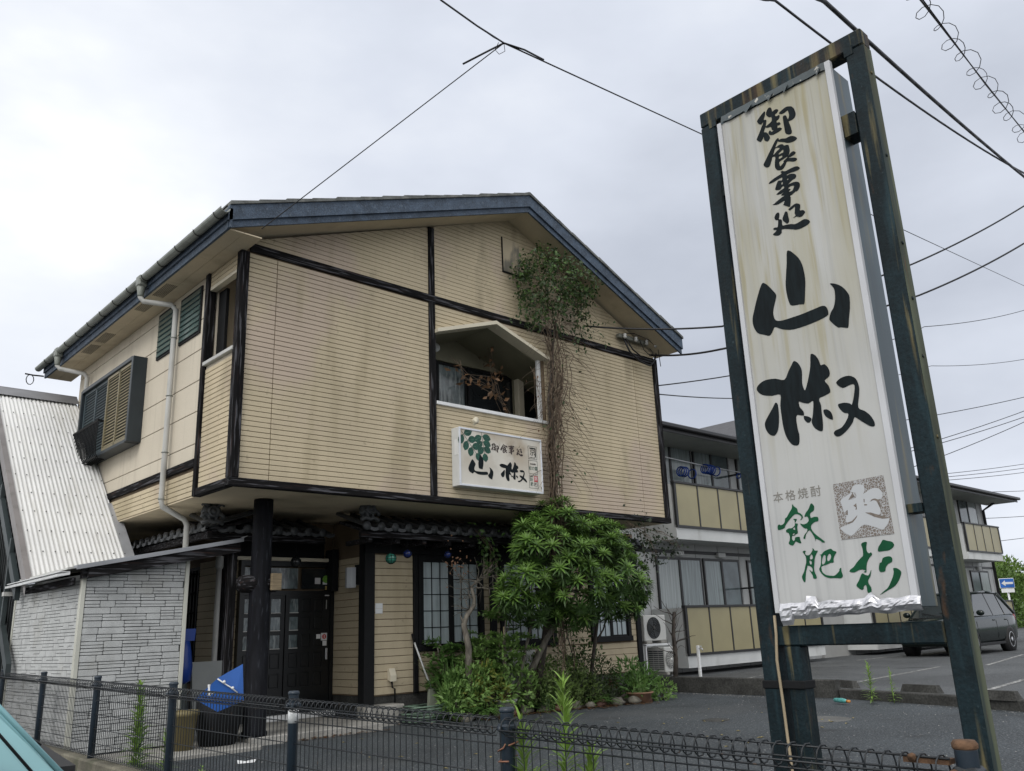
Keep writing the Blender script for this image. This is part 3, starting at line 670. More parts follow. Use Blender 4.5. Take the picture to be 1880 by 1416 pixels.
# ---- tiled pent eaves under the overhang
def tile_mesh():
    b = MB(); n = 6
    for k in range(n):     # cover half pipe with closed round end
        a0, a1 = math.pi*k/n, math.pi*(k+1)/n
        for r_, s_ in ((.052, 1),):
            q = [(r_*math.cos(a), 0, r_*math.sin(a)) for a in (a0, a1)]
            b.add([q[0], q[1], (q[1][0], .72, q[1][2]+.235), (q[0][0], .72, q[0][2]+.235)], [(0, 1, 2, 3)], True)
    b.lathe((0, 0, .012), [(.058, -.012), (.058, .03), (.04, .03), (.035, .02), (0, .02)], 12, 'y')
    m = 6; P = []
    for k in range(m+1):   # hanging pan between covers
        t = k/m; x = .045 + t*.14
        P.append((x, -.020*math.sin(math.pi*t)))
    for k in range(m):
        (xa, za), (xb, zb) = P[k], P[k+1]
        b.add([(xa, 0, za), (xb, 0, zb), (xb, .72, zb+.235), (xa, .72, za+.235)], [(0, 1, 2, 3)], True)
        b.add([(xa, -.008, za+.01), (xb, -.008, zb+.01), (xb, -.008, zb-.034), (xa, -.008, za-.034)], [(0, 3, 2, 1)])
        b.add([(xa, -.008, za-.034), (xb, -.008, zb-.034), (xb, .02, zb-.034), (xa, .02, za-.034)], [(0, 3, 2, 1)])
    return b
def tile_row(name, n, pos, rz, m=M_TILE):
    tm = tile_mesh(); root_o = None
    t0 = tm.build('tile', m); me = t0.data; bpy.data.objects.remove(t0)
    return me
TME = tile_row('t', 0, 0, 0)
def pent(eave_pts, rz, deckf, deckname='pent_eave'):
    e_ = part(deckname, deckf, W_X)
    for (x, y, z_) in eave_pts:
        o = bpy.data.objects.new('roof_tile', TME); COL.objects.link(o); o.parent = e_
        o.location = Vector((x, y, z_)) - OFF[e_.name]; o.rotation_euler = (0, 0, rz)
        OFF[o.name] = Vector((x, y, z_))
    return e_
pent([(6.30 + i*.225, 9.66, 2.80) for i in range(26)], 0, lambda b: (b.prism([(9.72, 2.74), (10.28, 2.90), (10.28, 2.94), (9.72, 2.78)], 'x', 6.25, 12.2), b.bbox(6.22, 12.2, 9.68, 9.74, 2.66, 2.74, .005), [b.box(6.35+i*.45, 6.41+i*.45, 9.70, 10.27, 2.60, 2.66) for i in range(13)]))
pent([(4.62 + i*.225, 10.62, 2.80) for i in range(8)], 0, lambda b: (b.prism([(10.68, 2.74), (11.35, 2.93), (11.35, 2.97), (10.68, 2.78)], 'x', 4.55, 6.25), b.bbox(4.5, 6.25, 10.64, 10.70, 2.66, 2.74, .005)))
pent([(4.46, 13.4 - i*.225, 2.80) for i in range(13)], R(-90), lambda b: (b.prism([(4.52, 2.74), (5.15, 2.92), (5.15, 2.96), (4.52, 2.78)], 'y', 10.6, 13.5), b.bbox(4.48, 4.54, 10.5, 13.5, 2.66, 2.74, .005)))
def ornament(x, y, z):
    def f(b):
        b.blob((x, y+.05, z+.05), .12, 10, 8, .3, (1.1, .5, 1), 3)
        b.lathe((x, y-.02, z+.05), [(.075, .04), (.075, -.02), (.055, -.03), (.045, -.015), (.028, -.015), (.022, -.035), (0, -.035)], 14, 'y')
        for sx in (-1, 1):
            b.tube([(x+sx*(.09+.05*math.cos(a)), y-.005, z-.03+.05*math.sin(a)) for a in [k*.7 for k in range(8)]], [.03, .03, .028, .026, .022, .02, .016, .01], 6)
            b.tube([(x+sx*.05, y, z+.12), (x+sx*.11, y, z+.15), (x+sx*.15, y, z+.12)], [.03, .024, .012], 6)
        b.tube([(x-.14, y-.005, z-.10), (x-.06, y-.01, z-.065), (x, y-.01, z-.085), (x+.06, y-.01, z-.065), (x+.14, y-.005, z-.10)], .028, 6)
    part('ridge_end_tile', f, M_TILE)
ornament(4.50, 10.42, 2.93); ornament(6.32, 9.63, 2.98)
# brush characters traced as outlines on the board: (y, z) in tenths of a millimetre from y=1.5, z=1.0
GL = {
 'go': ['5919 32321 5881 32229 5943 31995 6023 31853 5982 31781 5914 31766 5876 31675 5972 31338 6091 31134 6148 30859 6231 30697 6348 30573 6430 30563 6590 30733 6618 30827 6441 31086 6211 31438 6053 31705 6206 31620 6339 31687 6452 31909 6331 32052 6083 32232', '6096 31025 5956 30945 5846 30729 5795 30523 5923 30385 6030 30407 6152 30538 6166 30726 6141 30916', '5557 32396 5473 32281 5450 32085 5404 32061 5240 32097 5110 32039 5077 31930 5219 31822 5301 31804 5280 31672 5185 31643 5068 31642 5044 31530 5141 31398 5264 31361 5252 31234 5111 31192 5049 31080 5136 31014 5248 31051 5261 30888 5119 30856 5010 30731 5107 30660 5347 30621 5584 30619 5753 30683 5852 30832 5775 30955 5715 30956 5653 30834 5510 30863 5600 30928 5648 31154 5763 31191 5897 31229 5963 31333 5586 31465 5529 31730 5695 31826 5829 32018 5818 32175 5702 32360', '5052 31755 4823 31857 4582 31911 4379 31844 4239 31750 4121 31508 4090 31193 4192 31009 4391 30953 4553 30956 4482 30583 4458 30216 4562 30150 4708 30203 4839 30367 4853 30672 4863 31155 4844 31426 4698 31430 4630 31295 4570 31105 4479 31276 4486 31500 4530 31663 4740 31613 4932 31632'],
 'shoku': ['5325 30264 5275 30199 5295 30129 5110 30128 4855 30022 4623 30035 4424 29957 4273 29823 4225 29701 4358 29630 4602 29642 4821 29719 5048 29880 5300 30023 5369 30086 5445 29965 5544 29814 5511 29769 5270 29820 5086 29750 5024 29641 4856 29609 4761 29533 4735 29247 4784 29036 4881 28888 4690 29030 4518 29036 4415 28899 4531 28818 4762 28792 4899 28760 4697 28713 4467 28605 4391 28482 4494 28415 4676 28461 4978 28612 5117 28434 5292 28281 5484 28291 5645 28385 5734 28582 5714 28868 5638 29206 5815 29270 5873 29139 6033 28838 6197 28795 6341 28902 6408 29071 6226 29305 5962 29638 5631 30035 5469 30215', '5576 29721 5280 29608 5509 29500 5742 29374', '5420 29300 5272 29387 5111 29437 5126 29258 5251 29259 5389 29246', '5425 29125 5224 29109 5240 28998 5435 28983', '5442 28799 5233 28839 4955 28903 4922 28868 5048 28791 5192 28722 5193 28644 5415 28504 5447 28625'],
 'ji': ['5448 28171 5332 28176 5173 28084 4866 28098 4565 28094 4405 28030 4312 27901 4398 27825 4604 27824 4882 27855 5111 27843 5101 27781 4910 27791 4695 27712 4576 27562 4643 27421 4855 27382 5101 27243 5124 27215 4839 27231 4586 27167 4456 27033 4456 26843 4563 26682 4683 26621 4756 26634 4975 26539 5092 26514 5103 26234 5157 25992 5190 25892 5305 25941 5517 26181 5451 26382 5842 26318 6068 26365 6195 26428 6116 26434 5735 26541 5413 26652 5554 26732 5604 26791 5418 26884 5650 26869 5883 26931 5664 27048 5385 27118 5388 27235 5481 27256 5591 27151 5708 27144 5906 27250 5841 27435 5691 27678 5556 27676 5427 27638 5404 27802 5676 27788 6013 27744 6245 27768 6174 27854 5846 27961 5410 28037 5420 28100', '5129 27582 5036 27569 5063 27513 5131 27505', '5481 27527 5415 27517 5424 27386 5508 27403', '5112 27037 4957 27064 4777 27004 4833 26876 4924 26764 5094 26762 5125 26813 5011 26878 5051 26934 5114 26952'],
 'ji2': ['5419 26653 5106 26519 5102 26214 5160 26011 5237 25930 5309 25951 5429 26039 5564 26162 5479 26222 5430 26372 5652 26352 5866 26327 6105 26418 5836 26544'],
 'tokoro': ['5297 25775 5075 25881 4881 25931 4737 25899 4606 25778 4612 25612 4656 25435 4479 25389 4373 25234 4460 25140 4582 25060 4745 25071 4897 25170 5103 25161 4942 25245 4975 25407 4904 25772 5060 25724 5217 25676', '6012 25834 5916 25833 5872 25738 5897 25559 5943 25435 5828 25370 5773 25282 5778 24982 5549 24928 5258 24859 5048 24766 4786 24790 4540 24840 4382 24803 4236 24680 4190 24569 4304 24468 4547 24418 4807 24392 5040 24438 5266 24545 5826 24775 5880 24590 6026 24497 6196 24516 6356 24606 6402 24690 6237 24768 6168 24854 6295 24904 6349 25001 6239 25033 6070 25004 5990 25369 6124 25442 6189 25602 6121 25745', '5514 25705 5440 25693 5383 25632 5371 25382 5353 25112 5406 25002 5503 24985 5585 25074 5710 25256 5708 25406 5611 25556'],
 'yama': ['5678 23416 5508 23312 5136 22793 4968 22295 4918 21684 4940 21260 5035 20745 5152 20161 5299 20150 5473 20186 5864 20251 6000 20431 6072 20928 6075 21485 5974 22050 5838 22726 5761 23264', '7394 22092 7166 21893 6920 21527 6717 21179 6749 20949 6907 20561 7020 20198 6987 19831 6844 19670 6526 19593 5878 19592 5358 19607 4685 19667 4181 19700 3978 19541 3934 19206 4046 19090 4477 18995 4986 18939 5460 18907 6053 18928 6519 19064 6860 19261 7053 19358 7207 19147 7419 18972 7755 19128 8111 19330 8308 19788 8305 20231 8147 20668 7892 21278 7596 21874', '3604 20769 3321 20654 2992 20373 2734 19912 2709 19606 2770 19143 2897 18628 3002 18182 3114 18160 3388 18277 3564 18329 3843 18691 3923 18903 3780 19234 3599 19441 3462 19849 3419 20251 3458 20491'],
 'sho': ['6191 17190 5980 17012 5830 16564 5907 15891 5800 15462 5558 15968 5333 16641 5215 17301 5016 17228 4834 16916 4758 16594 4535 16576 4357 16271 4370 15917 4662 15730 4503 15435 4458 15070 4779 14947 5098 14862 5051 14497 5068 14108 5082 13604 5142 13208 5288 13179 5543 13385 5679 13726 5562 14095 5435 14819 5716 14742 6036 14854 6233 14958 6231 14676 6060 14399 6073 14163 6417 14275 6512 14056 6502 13536 6457 13171 6557 12717 6851 12732 7037 12924 7203 13274 7300 13815 7318 14466 7310 14994 7229 15570 7712 15619 8190 15749 8482 15963 8586 16219 8371 16442 7989 16561 7410 16503 6883 16312 6585 16713 6372 16989', '7570 15195 7454 15066 7481 14337 7621 13717 7879 13444 8171 13582 8346 13942 8325 14266 8024 14656 7757 14968', '6056 14140 5855 14078 5671 13921 5779 13746 5941 13779 6061 13962', '4950 14220 4767 14219 4560 14000 4536 13627 4794 13777 4941 14003', '4076 15470 3790 15655 3356 15665 3043 15433 2940 14985 3010 14542 3139 13962 2854 13730 2601 13432 2455 13067 2505 12873 2718 12935 3114 13277 3399 13525 3532 13287 3851 12973 4237 12744 4471 12751 4583 12926 4465 13056 4136 13143 3815 13459 3691 13757 3908 13861 4102 14133 4128 14352 3793 14355 3535 14259 3432 14179 3275 14564 3151 15112 3350 15198 3792 15129'],
 'obi': ['7363 9699 7266 9563 7130 9441 7108 9264 6977 9179 6874 9045 6891 8926 7036 8840 6944 8950 6992 9076 7133 9154 7284 9173 7451 9080 7714 8866 7920 8645 7984 8539 8335 8481 8348 8676 8257 8762 8156 8707 8002 8760 7908 8871 7866 9024 7761 9082 7595 9290 7409 9512', '7411 8953 7224 8922 7254 8848 7311 8785 7322 8708 7202 8677 7261 8468 7259 8218 7371 8169 7476 8103 7590 8106 7631 7955 7552 7835 7466 7904 7433 8004 7203 8015 7185 7876 7144 7701 7230 7692 7370 7774 7464 7784 7601 7625 7769 7659 7842 7760 7766 7882 7728 8086 7780 8264 7897 8329 7882 8432 7727 8502 7573 8494 7409 8571 7354 8686 7348 8859', '7499 8477 7396 8526 7376 8394 7470 8413', '7571 8173 7476 8232 7436 8176 7510 8132', '6321 9614 6192 9477 6191 9356 6247 9226 6418 9144 6462 9029 6436 8889 6247 8918 6059 8878 6068 8692 6247 8662 6429 8564 6503 8435 6471 8279 6318 8059 6093 7850 5863 7626 5984 7604 6112 7718 6326 7823 6361 7709 6375 7862 6477 8109 6567 8255 6659 8265 6835 8079 6902 7881 6989 7924 6888 8102 6737 8239 6717 8374 6844 8405 6978 8523 7061 8670 6907 8618 6736 8633 6590 8736 6570 8871 6629 8981 6778 8990 6675 9176 6500 9344'],
 'bi': ['7128 7254 7056 7299 6955 7281 7004 7201 6975 7080 6792 7064 6665 7171 6570 7313 6580 7373 6511 7341 6468 7254 6307 7231 6423 7065 6525 6873 6574 6661 6624 6448 6635 6249 6557 5979 6598 5882 6739 5917 6755 6059 6897 6344 6783 6243 6726 6256 6722 6405 6835 6514 6978 6551 6987 6493 7104 6200 7192 5789 7284 5795 7343 6033 7186 6273 7067 6583 7013 6696 6988 6929 7031 7085', '6698 7073 6643 7068 6615 6948 6657 6851 6786 6854 6767 6978', '6833 6782 6742 6774 6708 6688 6750 6591 6820 6622', '6245 7033 6135 7040 6011 7145 5856 7214 5615 7267 5505 7166 5388 7122 5343 7069 5475 6900 5543 6741 5565 6595 5717 6591 5962 6512 6203 6465 6245 6303 6196 6151 6035 6024 5810 5976 5618 5962 5444 6064 5331 6169 5310 6249 5214 6307 5221 6145 5187 5916 5306 5819 5565 5845 5880 5866 6149 5983 6316 6193 6357 6344 6261 6503 6190 6795 6178 6994', '6035 6981 5944 6990 5939 6841 5973 6678 6081 6555 6170 6562 6169 6694 6108 6855', '5804 6961 5704 7035 5645 6947 5665 6817 5773 6695 5864 6686 5873 6802'],
 'sugi': ['4037 7312 3929 7412 3746 7405 3801 7202 3813 6984 3716 6877 3619 6912 3579 6811 3726 6672 3872 6467 3940 6255 3992 6000 4113 6030 4001 6087 4153 6142 4338 6134 4584 6043 4810 6092 4760 6187 4566 6304 4372 6507 4132 6706 4024 6806 3999 7111', '4215 5962 4077 5898 3924 5855 3816 5965 3740 6089 3817 5815 3945 5652 3961 5481 3861 5261 3925 4998 4070 5081 4075 5338 4129 5427 4221 5347 4249 5241 4368 5216 4559 5389 4531 5496 4416 5640', '2951 7435 2761 7373 2532 7296 2475 7109 2722 6939 2990 6920 3268 6924 3213 7125 3090 7264', '3087 6596 2900 6655 2727 6640 2656 6538 2691 6392 2892 6302 3028 6142 3086 5987 3299 5971 3356 6103 3278 6376 3184 6411', '2674 6094 2533 6094 2397 5999 2336 5879 2433 5656 2563 5455 2779 5259 3061 5129 3299 5017 3488 4938 3264 5099 3066 5235 2895 5477 2743 5740 2677 5946'],
 'sealq': ['5031 10388 2452 10458 2372 7658 5002 7631'],
 'sealw': ['4058 10089 3882 10192 3594 10175 3456 10053 3462 9850 3537 9708 3171 9884 2885 9906 2699 9791 2623 9481 2770 9351 2972 9366 3066 9416 3266 9293 3053 9339 2884 9117 2832 8813 2913 8625 3159 8679 3601 8809 3296 8621 2940 8455 2697 8401 2473 8399 2585 8168 2878 7907 3160 8036 3593 8208 3771 8228 4029 8082 4388 7807 4595 7841 4925 8130 4937 8232 4630 8300 4289 8438 4009 8708 4278 8512 4510 8388 4618 8552 4519 8846 4462 9043 4639 8937 4699 9252 4736 9540 4496 9688 4210 9803 3997 9798 4002 9595 4309 9508 4118 9534 3921 9609 3941 9816 4142 9896'],
}
GL = {k: [[(float(a)/1e4 + 1.5, float(c)/1e4 + 1.0) for a, c in zip(s.split()[::2], s.split()[1::2])] for s in v] for k, v in GL.items()}
def smooth(p, n=3, tens=.5):
    out = []; m = len(p)
    for i in range(m):
        p0, p1, p2, p3 = [Vector(p[(i+k-1) % m]) for k in range(4)]
        a, c = (p1-p0), (p2-p1)
        sharp = a.length > 1e-9 and c.length > 1e-9 and a.normalized().dot(c.normalized()) < .05
        for k in range(n):
            t = k/n
            q = .5*((2*p1) + (p2-p0)*t + (2*p0-5*p1+4*p2-p3)*t*t + (3*p1-p0-3*p2+p3)*t**3)
            out.append(tuple(p1.lerp(p2, t)*.35 + q*.65) if sharp else tuple(q))
    return out
def curve_mesh(polys, ext=.0012, text=None, size=.1):
    """filled outline (with holes) or text as a thin solid mesh, in its own x/y plane"""
    if text is None:
        cu = bpy.data.curves.new('outline', 'CURVE'); cu.dimensions = '2D'
        for p in polys:
            sp = cu.splines.new('POLY'); sp.points.add(len(p)-1); sp.use_cyclic_u = True
            for i, (x, y) in enumerate(p): sp.points[i].co = (x, y, 0, 1)
    else:
        cu = bpy.data.curves.new('outline', 'FONT'); cu.body = text; cu.size = size; cu.align_x = 'CENTER'; cu.align_y = 'CENTER'
    if text is None: cu.fill_mode = 'BOTH'
    cu.extrude = ext
    o = bpy.data.objects.new('outline', cu); COL.objects.link(o)
    bpy.context.view_layer.update()
    me = bpy.data.meshes.new_from_object(o.evaluated_get(bpy.context.evaluated_depsgraph_get()))
    v = [tuple(q.co) for q in me.vertices]; f = [tuple(q.vertices) for q in me.polygons]
    bpy.data.objects.remove(o); bpy.data.curves.remove(cu); bpy.data.meshes.remove(me)
    return v, f
def put(name, vf, fn, m, parent, sub=None):
    b = MB(); b.add([fn(*p) for p in vf[0]], vf[1]); return b.build(name, m, parent)

# ------------------------------------------------------------------ tall sign on a steel frame
def steel(name, rust):
    return mat(name, (.006, .0145, .0185), rough=.6, var=.35, vs=5, fine=.2, fs=60, bump=.25, bs=60, spec=.2,
        stains=[((.018, .042, .052), 5, (3, 3, .35), .52, .74, .7), ((.16, .135, .065), 4, (5, 5, .28), .60-rust*.11, .74-rust*.10, .8), ((.075, .04, .02), 8, (2, 2, .6), .66-rust*.06, .82-rust*.06, .7), ((.11, .06, .028), 3, (3, 3, .6), .50, .70, .5*rust, 4.2, 4.47), ((.06, .085, .095), 45, (1, 1, 1), .68, .73, .35)])
M_ST, M_STR2 = steel('blue_black_steel', .3), steel('rusty_steel', 1.0)
SG = empty('sign_stand', (4.15, 2.03, G), 'tall rusting blue black steel frame standing behind the mesh fence', 'sign frame')
part('near_post', lambda b: b.bbox(4.095, 4.195, 1.504, 1.604, G, 4.367, .007), M_ST, SG)
M_ALG = mat('algae_stained_steel', (.075, .085, .055), rough=.7, var=.4, vs=3, spec=.2, stretch=(3, 3, .5), stains=[((.02, .035, .04), 2.5, (6, 6, .4), .48, .62, .8), ((.13, .065, .02), 5, (4, 4, .5), .58, .72, .7)])
part('weathered_face', lambda b: b.box(4.102, 4.188, 1.5015, 1.5035, G, 4.365), M_ALG, SG)
part('far_post', lambda b: b.bbox(4.095, 4.195, 2.453, 2.553, G, 4.367, .007), M_ST, SG)
part('top_beam', lambda b: b.bbox(4.095, 4.195, 1.504, 2.553, 4.369, 4.470, .007), M_STR2, SG)
part('bottom_beam', lambda b: b.bbox(4.095, 4.195, 1.606, 2.451, 1.268, 1.366, .007), M_ST, SG)
part('strut', lambda b: b.bbox(4.10, 4.19, 2.325, 2.415, G, 1.266, .006), M_ST, SG)
part('bracket', lambda b: b.prism([(4.09, 3.87), (4.20, 3.87), (4.20, 3.94), (4.09, 4.0)], 'y', 1.605, 1.68), M_STR2, SG)
for q in ((4.10, 4.21, 1.61, 1.679, 1.86, 1.90), (4.10, 4.2, 2.401, 2.452, 3.86, 3.93), (4.10, 4.2, 2.401, 2.452, 1.75, 1.80)): part('bracket', lambda b: b.box(*q), M_STR2, SG)
for y0 in (1.56, 2.44): part('weld_plate', lambda b: b.box(4.091, 4.10, y0, y0+.05, 4.335, 4.39), M_STR2, SG)
for zz in (4.2, 3.7, 3.2, 2.9, 2.6, 2.2): part('bolt', lambda b: b.lathe((4.14, 1.503, zz), [(.010, 0), (.010, -.006), (.006, -.008)], 6, 'y'), M_STR2, SG)
part('cable', lambda b: b.tube([(4.09, 2.44, 1.42), (4.085, 2.44, 1.33), (4.083, 2.452, 1.2), (4.085, 2.447, 1.0), (4.083, 2.443, .8), (4.085, 2.435, .55), (4.085, 2.44, G)], .008, 5), mat('cable_sheath', (.33, .27, .18), var=.2), SG)
part('strap', lambda b: b.bbox(4.088, 4.202, 2.32, 2.558, 1.06, 1.10, .004), M_BLACK, SG)

LB_ = empty('tall_signboard', (4.15, 2.03, 1.43), 'tall white stained lightbox sign with black brush characters in the steel frame', 'sign')
M_BOARD = mat('stained_white_board', (.45, .455, .45), rough=.55, var=.05, spec=.2,
    stains=[((.345, .32, .215), .9, (1, 4, .5), .20, .58, .9, 1.7, 3.9), ((.30, .265, .145), 2.2, (1, 9, .5), .50, .70, .7, 1.7, 3.4), ((.24, .23, .18), 5, (1, 12, .25), .55, .76, .5, 1.5, 4.0), ((.33, .335, .335), 3, (1, 9, .3), .52, .74, .5)])
BX = 4.05
part('lightbox', lambda b: b.bbox(BX+.008, 4.27, 1.68, 2.40, 1.43, 4.31, .004), mat('steel_box', (.085, .12, .135), rough=.4, metal=.3, var=.25, vs=2, stretch=(2, 2, .5), stains=[((.20, .17, .09), 3, (5, 5, .35), .52, .7, .7), ((.03, .05, .06), 2, (2, 2, .5), .52, .7, .8)]), LB_)
part('face', lambda b: b.box(BX, BX+.007, 1.705, 2.376, 1.45, 4.29), M_BOARD, LB_)
part('edge_trim', lambda b: (b.bbox(BX-.012, BX+.02, 1.672, 1.704, 1.435, 4.335, .003), b.bbox(BX-.012, BX+.02, 2.377, 2.405, 1.43, 4.30, .003)), mat('grey_white_trim', (.50, .51, .53), rough=.5, var=.06, stains=[((.30, .30, .28), 3, (1, 1, .4), .5, .75, .5)]), LB_)
def torn(b):
    n = 26
    for i in range(n):
        y0, y1 = 2.376-(.671)*i/n, 2.376-(.671)*(i+1)/n
        h0 = 4.292 + .012*noise.noise((i*.6, 0, 0)); h1 = 4.292 + .012*noise.noise(((i+1)*.6, 0, 0))
        q0, q1 = .006*noise.noise((i*.7, 5, 0)), .006*noise.noise(((i+1)*.7, 5, 0))
        b.add([(BX-.012+q0, y0, h0), (BX-.012+q1, y1, h1), (BX+.002+q1, y1, 4.345), (BX+.002+q0, y0, 4.345)], [(0, 1, 2, 3)])
    for y_, w in ((2.20, .05), (2.05, .035), (1.75, .03), (1.95, .03)):
        b.add([(BX-.02, y_, 4.27), (BX-.03, y_-w, 4.30), (BX-.004, y_-w*.6, 4.325), (BX-.006, y_+w*.4, 4.31)], [(0, 1, 2, 3)])
part('torn_tape', torn, mat('torn_tape', (.05, .065, .07), rough=.5, var=.3, stains=[((.45, .43, .38), 18, (1, 1, 1), .6, .66, .9)]), LB_)
M_INK = mat('black_ink', (.006, .010, .012), rough=.7, spec=.15, var=.3, vs=14, stretch=(1, 4, .6))
M_GREEN = mat('green_ink', (.003, .065, .026), rough=.6, spec=.2, var=.2, vs=9)
def onboard(x, y, z): return (BX - .0015 - z, -x, y)
for k, m in (('go', M_INK), ('shoku', M_INK), ('ji', M_INK), ('ji2', M_INK), ('tokoro', M_INK), ('yama', M_INK), ('sho', M_INK), ('obi', M_GREEN), ('bi', M_GREEN), ('sugi', M_GREEN)):
    polys = [[(-y, z) for y, z in smooth(p)] for p in GL[k]]
    put('character', curve_mesh(polys, .0009 if k != 'ji2' else .0011), onboard, m, LB_)
M_GREY = mat('grey_ink', (.20, .19, .17), rough=.6, var=.2)
for i, ch in enumerate('本格焼酎'):
    vf = curve_mesh(None, .0006, ch, .060)
    yc, zc = 2.312 - .071*i, 2.013 + .0005*i
    put('small_character', vf, lambda x, y, z: (BX-.0012-z, yc - x, zc + y*.98), M_GREY, LB_)
ms = mat('mosaic_print', (.27, .235, .20), rough=.6, var=.1)
_n, _l = ms.node_tree.nodes, ms.node_tree.links
vo = _n.new('ShaderNodeTexVoronoi'); vo.feature = 'DISTANCE_TO_EDGE'; vo.inputs['Scale'].default_value = 85
gm = _n.new('ShaderNodeNewGeometry'); _l.new(gm.outputs['Position'], vo.inputs['Vector'])
cr2 = _n.new('ShaderNodeValToRGB'); cr2.color_ramp.elements[0].position = .045; cr2.color_ramp.elements[0].color = (.39, .40, .41, 1); cr2.color_ramp.elements[1].position = .09; cr2.color_ramp.elements[1].color = (.155, .13, .11, 1)
_l.new(vo.outputs['Distance'], cr2.inputs[0]); _l.new(cr2.outputs[0], [q for q in _n if q.type == 'BSDF_PRINCIPLED'][0].inputs['Base Color'])
put('seal', curve_mesh([[(-y, z) for y, z in GL['sealq'][0]]], .0005), onboard, ms, LB_)
put('seal_character', curve_mesh([[(-y, z) for y, z in smooth(GL['sealw'][0])]], .0012), onboard, mat('board_white', (.44, .455, .47), rough=.4, var=.03), LB_)
M_SEALB = mat('seal_brown', (.155, .13, .11), rough=.6, var=.25, vs=60)
for p in [[(1.9335, 1.9512), (1.9233, 1.9652), (1.9071, 1.9834), (1.8986, 1.9618)],
    [(1.9130, 1.9204), (1.8968, 1.9310), (1.8976, 1.9007), (1.9055, 1.9004), (1.9012, 1.9113)],
    [(1.9589, 1.8829), (1.9449, 1.9041), (1.9474, 1.8789)],
    [(1.9598, 1.8423), (1.9282, 1.8488), (1.9006, 1.8732), (1.9049, 1.8624), (1.9265, 1.8423), (1.9489, 1.8347)],
    [(1.8576, 1.9461), (1.8525, 1.9454), (1.8548, 1.9280), (1.8587, 1.9310)],
    [(1.8577, 1.9208), (1.8437, 1.9190), (1.8460, 1.9130), (1.8587, 1.9146)],
    [(1.8293, 1.9284), (1.8172, 1.9393), (1.7991, 1.9406), (1.7828, 1.9309), (1.7800, 1.8933), (1.7858, 1.8965), (1.7958, 1.9289), (1.8128, 1.9350)],
    [(1.8601, 1.8809), (1.8323, 1.8774), (1.7917, 1.8600), (1.7682, 1.8498), (1.7471, 1.8411), (1.7797, 1.8408), (1.8180, 1.8545), (1.8411, 1.8705)]]:
    put('seal_mark', curve_mesh([[(-y, z) for y, z in p]], .0016), onboard, M_SEALB, LB_)
def foil(b):
    nx, nz_ = 60, 9; vs = []
    for i in range(nx+1):
        t = i/nx; y = 2.372 - t*.712
        top = 1.478 + .012*noise.noise((t*9, 0, 2)) + (.030 if .20 < t < .30 else 0) + (.034*max(0, 1-abs(t-.68)/.05))
        bot = 1.395 + .022*t + .012*noise.noise((t*7, 3, 0)) - (.028 if t < .1 else 0)*1
        for j in range(nz_+1):
            s_ = j/nz_; z_ = bot + (top-bot)*s_
            x = BX - .012 - .014*math.sin(s_*math.pi) + .006*noise.noise((t*22, s_*3, 1)) + .004*noise.noise((t*60, s_*8, 4)) + .006*noise.noise((t*5, s_*6, 7)) + .03*(1-s_)**2*.3
            vs.append((x, y, z_))
    b.add(vs, [(i*(nz_+1)+j, (i+1)*(nz_+1)+j, (i+1)*(nz_+1)+j+1, i*(nz_+1)+j+1) for i in range(nx) for j in range(nz_)])
part('foil_tape', foil, mat('crumpled_foil', (.62, .62, .65), rough=.42, metal=.8, var=.08), LB_)

# ------------------------------------------------------------------ wall sign with leaves and black characters
WS = empty('wall_signboard', (8.04, 8.92, 3.31), 'white framed lightbox sign with green leaves on the restaurant wall', 'sign')
SY = 8.84; SX0, SX1, SZ0, SZ1 = 7.24, 8.83, 3.312, 4.13
part('lightbox', lambda b: b.bbox(SX0, SX1, SY+.012, FY-.003, SZ0, SZ1, .006), mat('sign_case', (.58, .59, .58), rough=.5, var=.06, stains=[((.40, .39, .34), 3, (1, 1, .3), .5, .75, .4)]), WS)
part('frame', lambda b: (b.bbox(SX0, SX1, SY-.008, SY+.012, SZ1-.028, SZ1, .003), b.bbox(SX0, SX1, SY-.008, SY+.012, SZ0, SZ0+.028, .003), b.bbox(SX0, SX0+.024, SY-.009, SY+.012, SZ0+.028, SZ1-.028, .003), b.bbox(SX1-.024, SX1, SY-.009, SY+.012, SZ0+.028, SZ1-.028, .003)), mat('sign_frame', (.62, .64, .68), rough=.4, var=.05), WS)
part('face', lambda b: b.box(SX0+.024, SX1-.024, SY+.002, SY+.011, SZ0+.028, SZ1-.028), mat('sign_face', (.60, .575, .51), rough=.45, var=.06, stains=[((.38, .31, .22), 1.7, (1, 1, .8), .40, .62, .8, 3.35, 3.9), ((.20, .15, .10), 3.2, (1, 1, 1), .52, .72, .65, 3.4, 4.05), ((.10, .075, .05), 9, (1, 1, .6), .64, .8, .5)]), WS)
part('case_hatch', lambda b: b.bbox(SX0-.004, SX0-.0005, 8.86, 8.94, 3.74, 3.96, .001), M_WHITE, WS)
FW_, FH_ = SX1-SX0-.048, SZ1-SZ0-.056
def fu(u, v): return (SX0+.024+u*FW_, SZ1-.028-v*FH_)
def reuse(keys, u0, u1, v0, v1, m, name='character'):
    pts = [q for k in keys for p in GL[k] for q in p]
    ya, yb = max(p[0] for p in pts), min(p[0] for p in pts); za, zb = max(p[1] for p in pts), min(p[1] for p in pts)
    for ki, k in enumerate(keys):
        polys = []
        for p in GL[k]:
            polys.append([(u0 + (ya-y)/(ya-yb)*(u1-u0), v0 + (za-z_)/(za-zb)*(v1-v0)) for y, z_ in smooth(p, 2)])
        vf = curve_mesh([[fu(*q) for q in p] for p in polys], .0008+.0002*ki)
        put(name, vf, lambda x, y, z: (x, SY + .0005 - z, y), m, WS)
reuse(['yama'], .088, .382, .425, .865, M_INK); reuse(['sho'], .462, .805, .485, .86, M_INK)
M_BRN = mat('brown_ink', (.030, .016, .014), rough=.5)
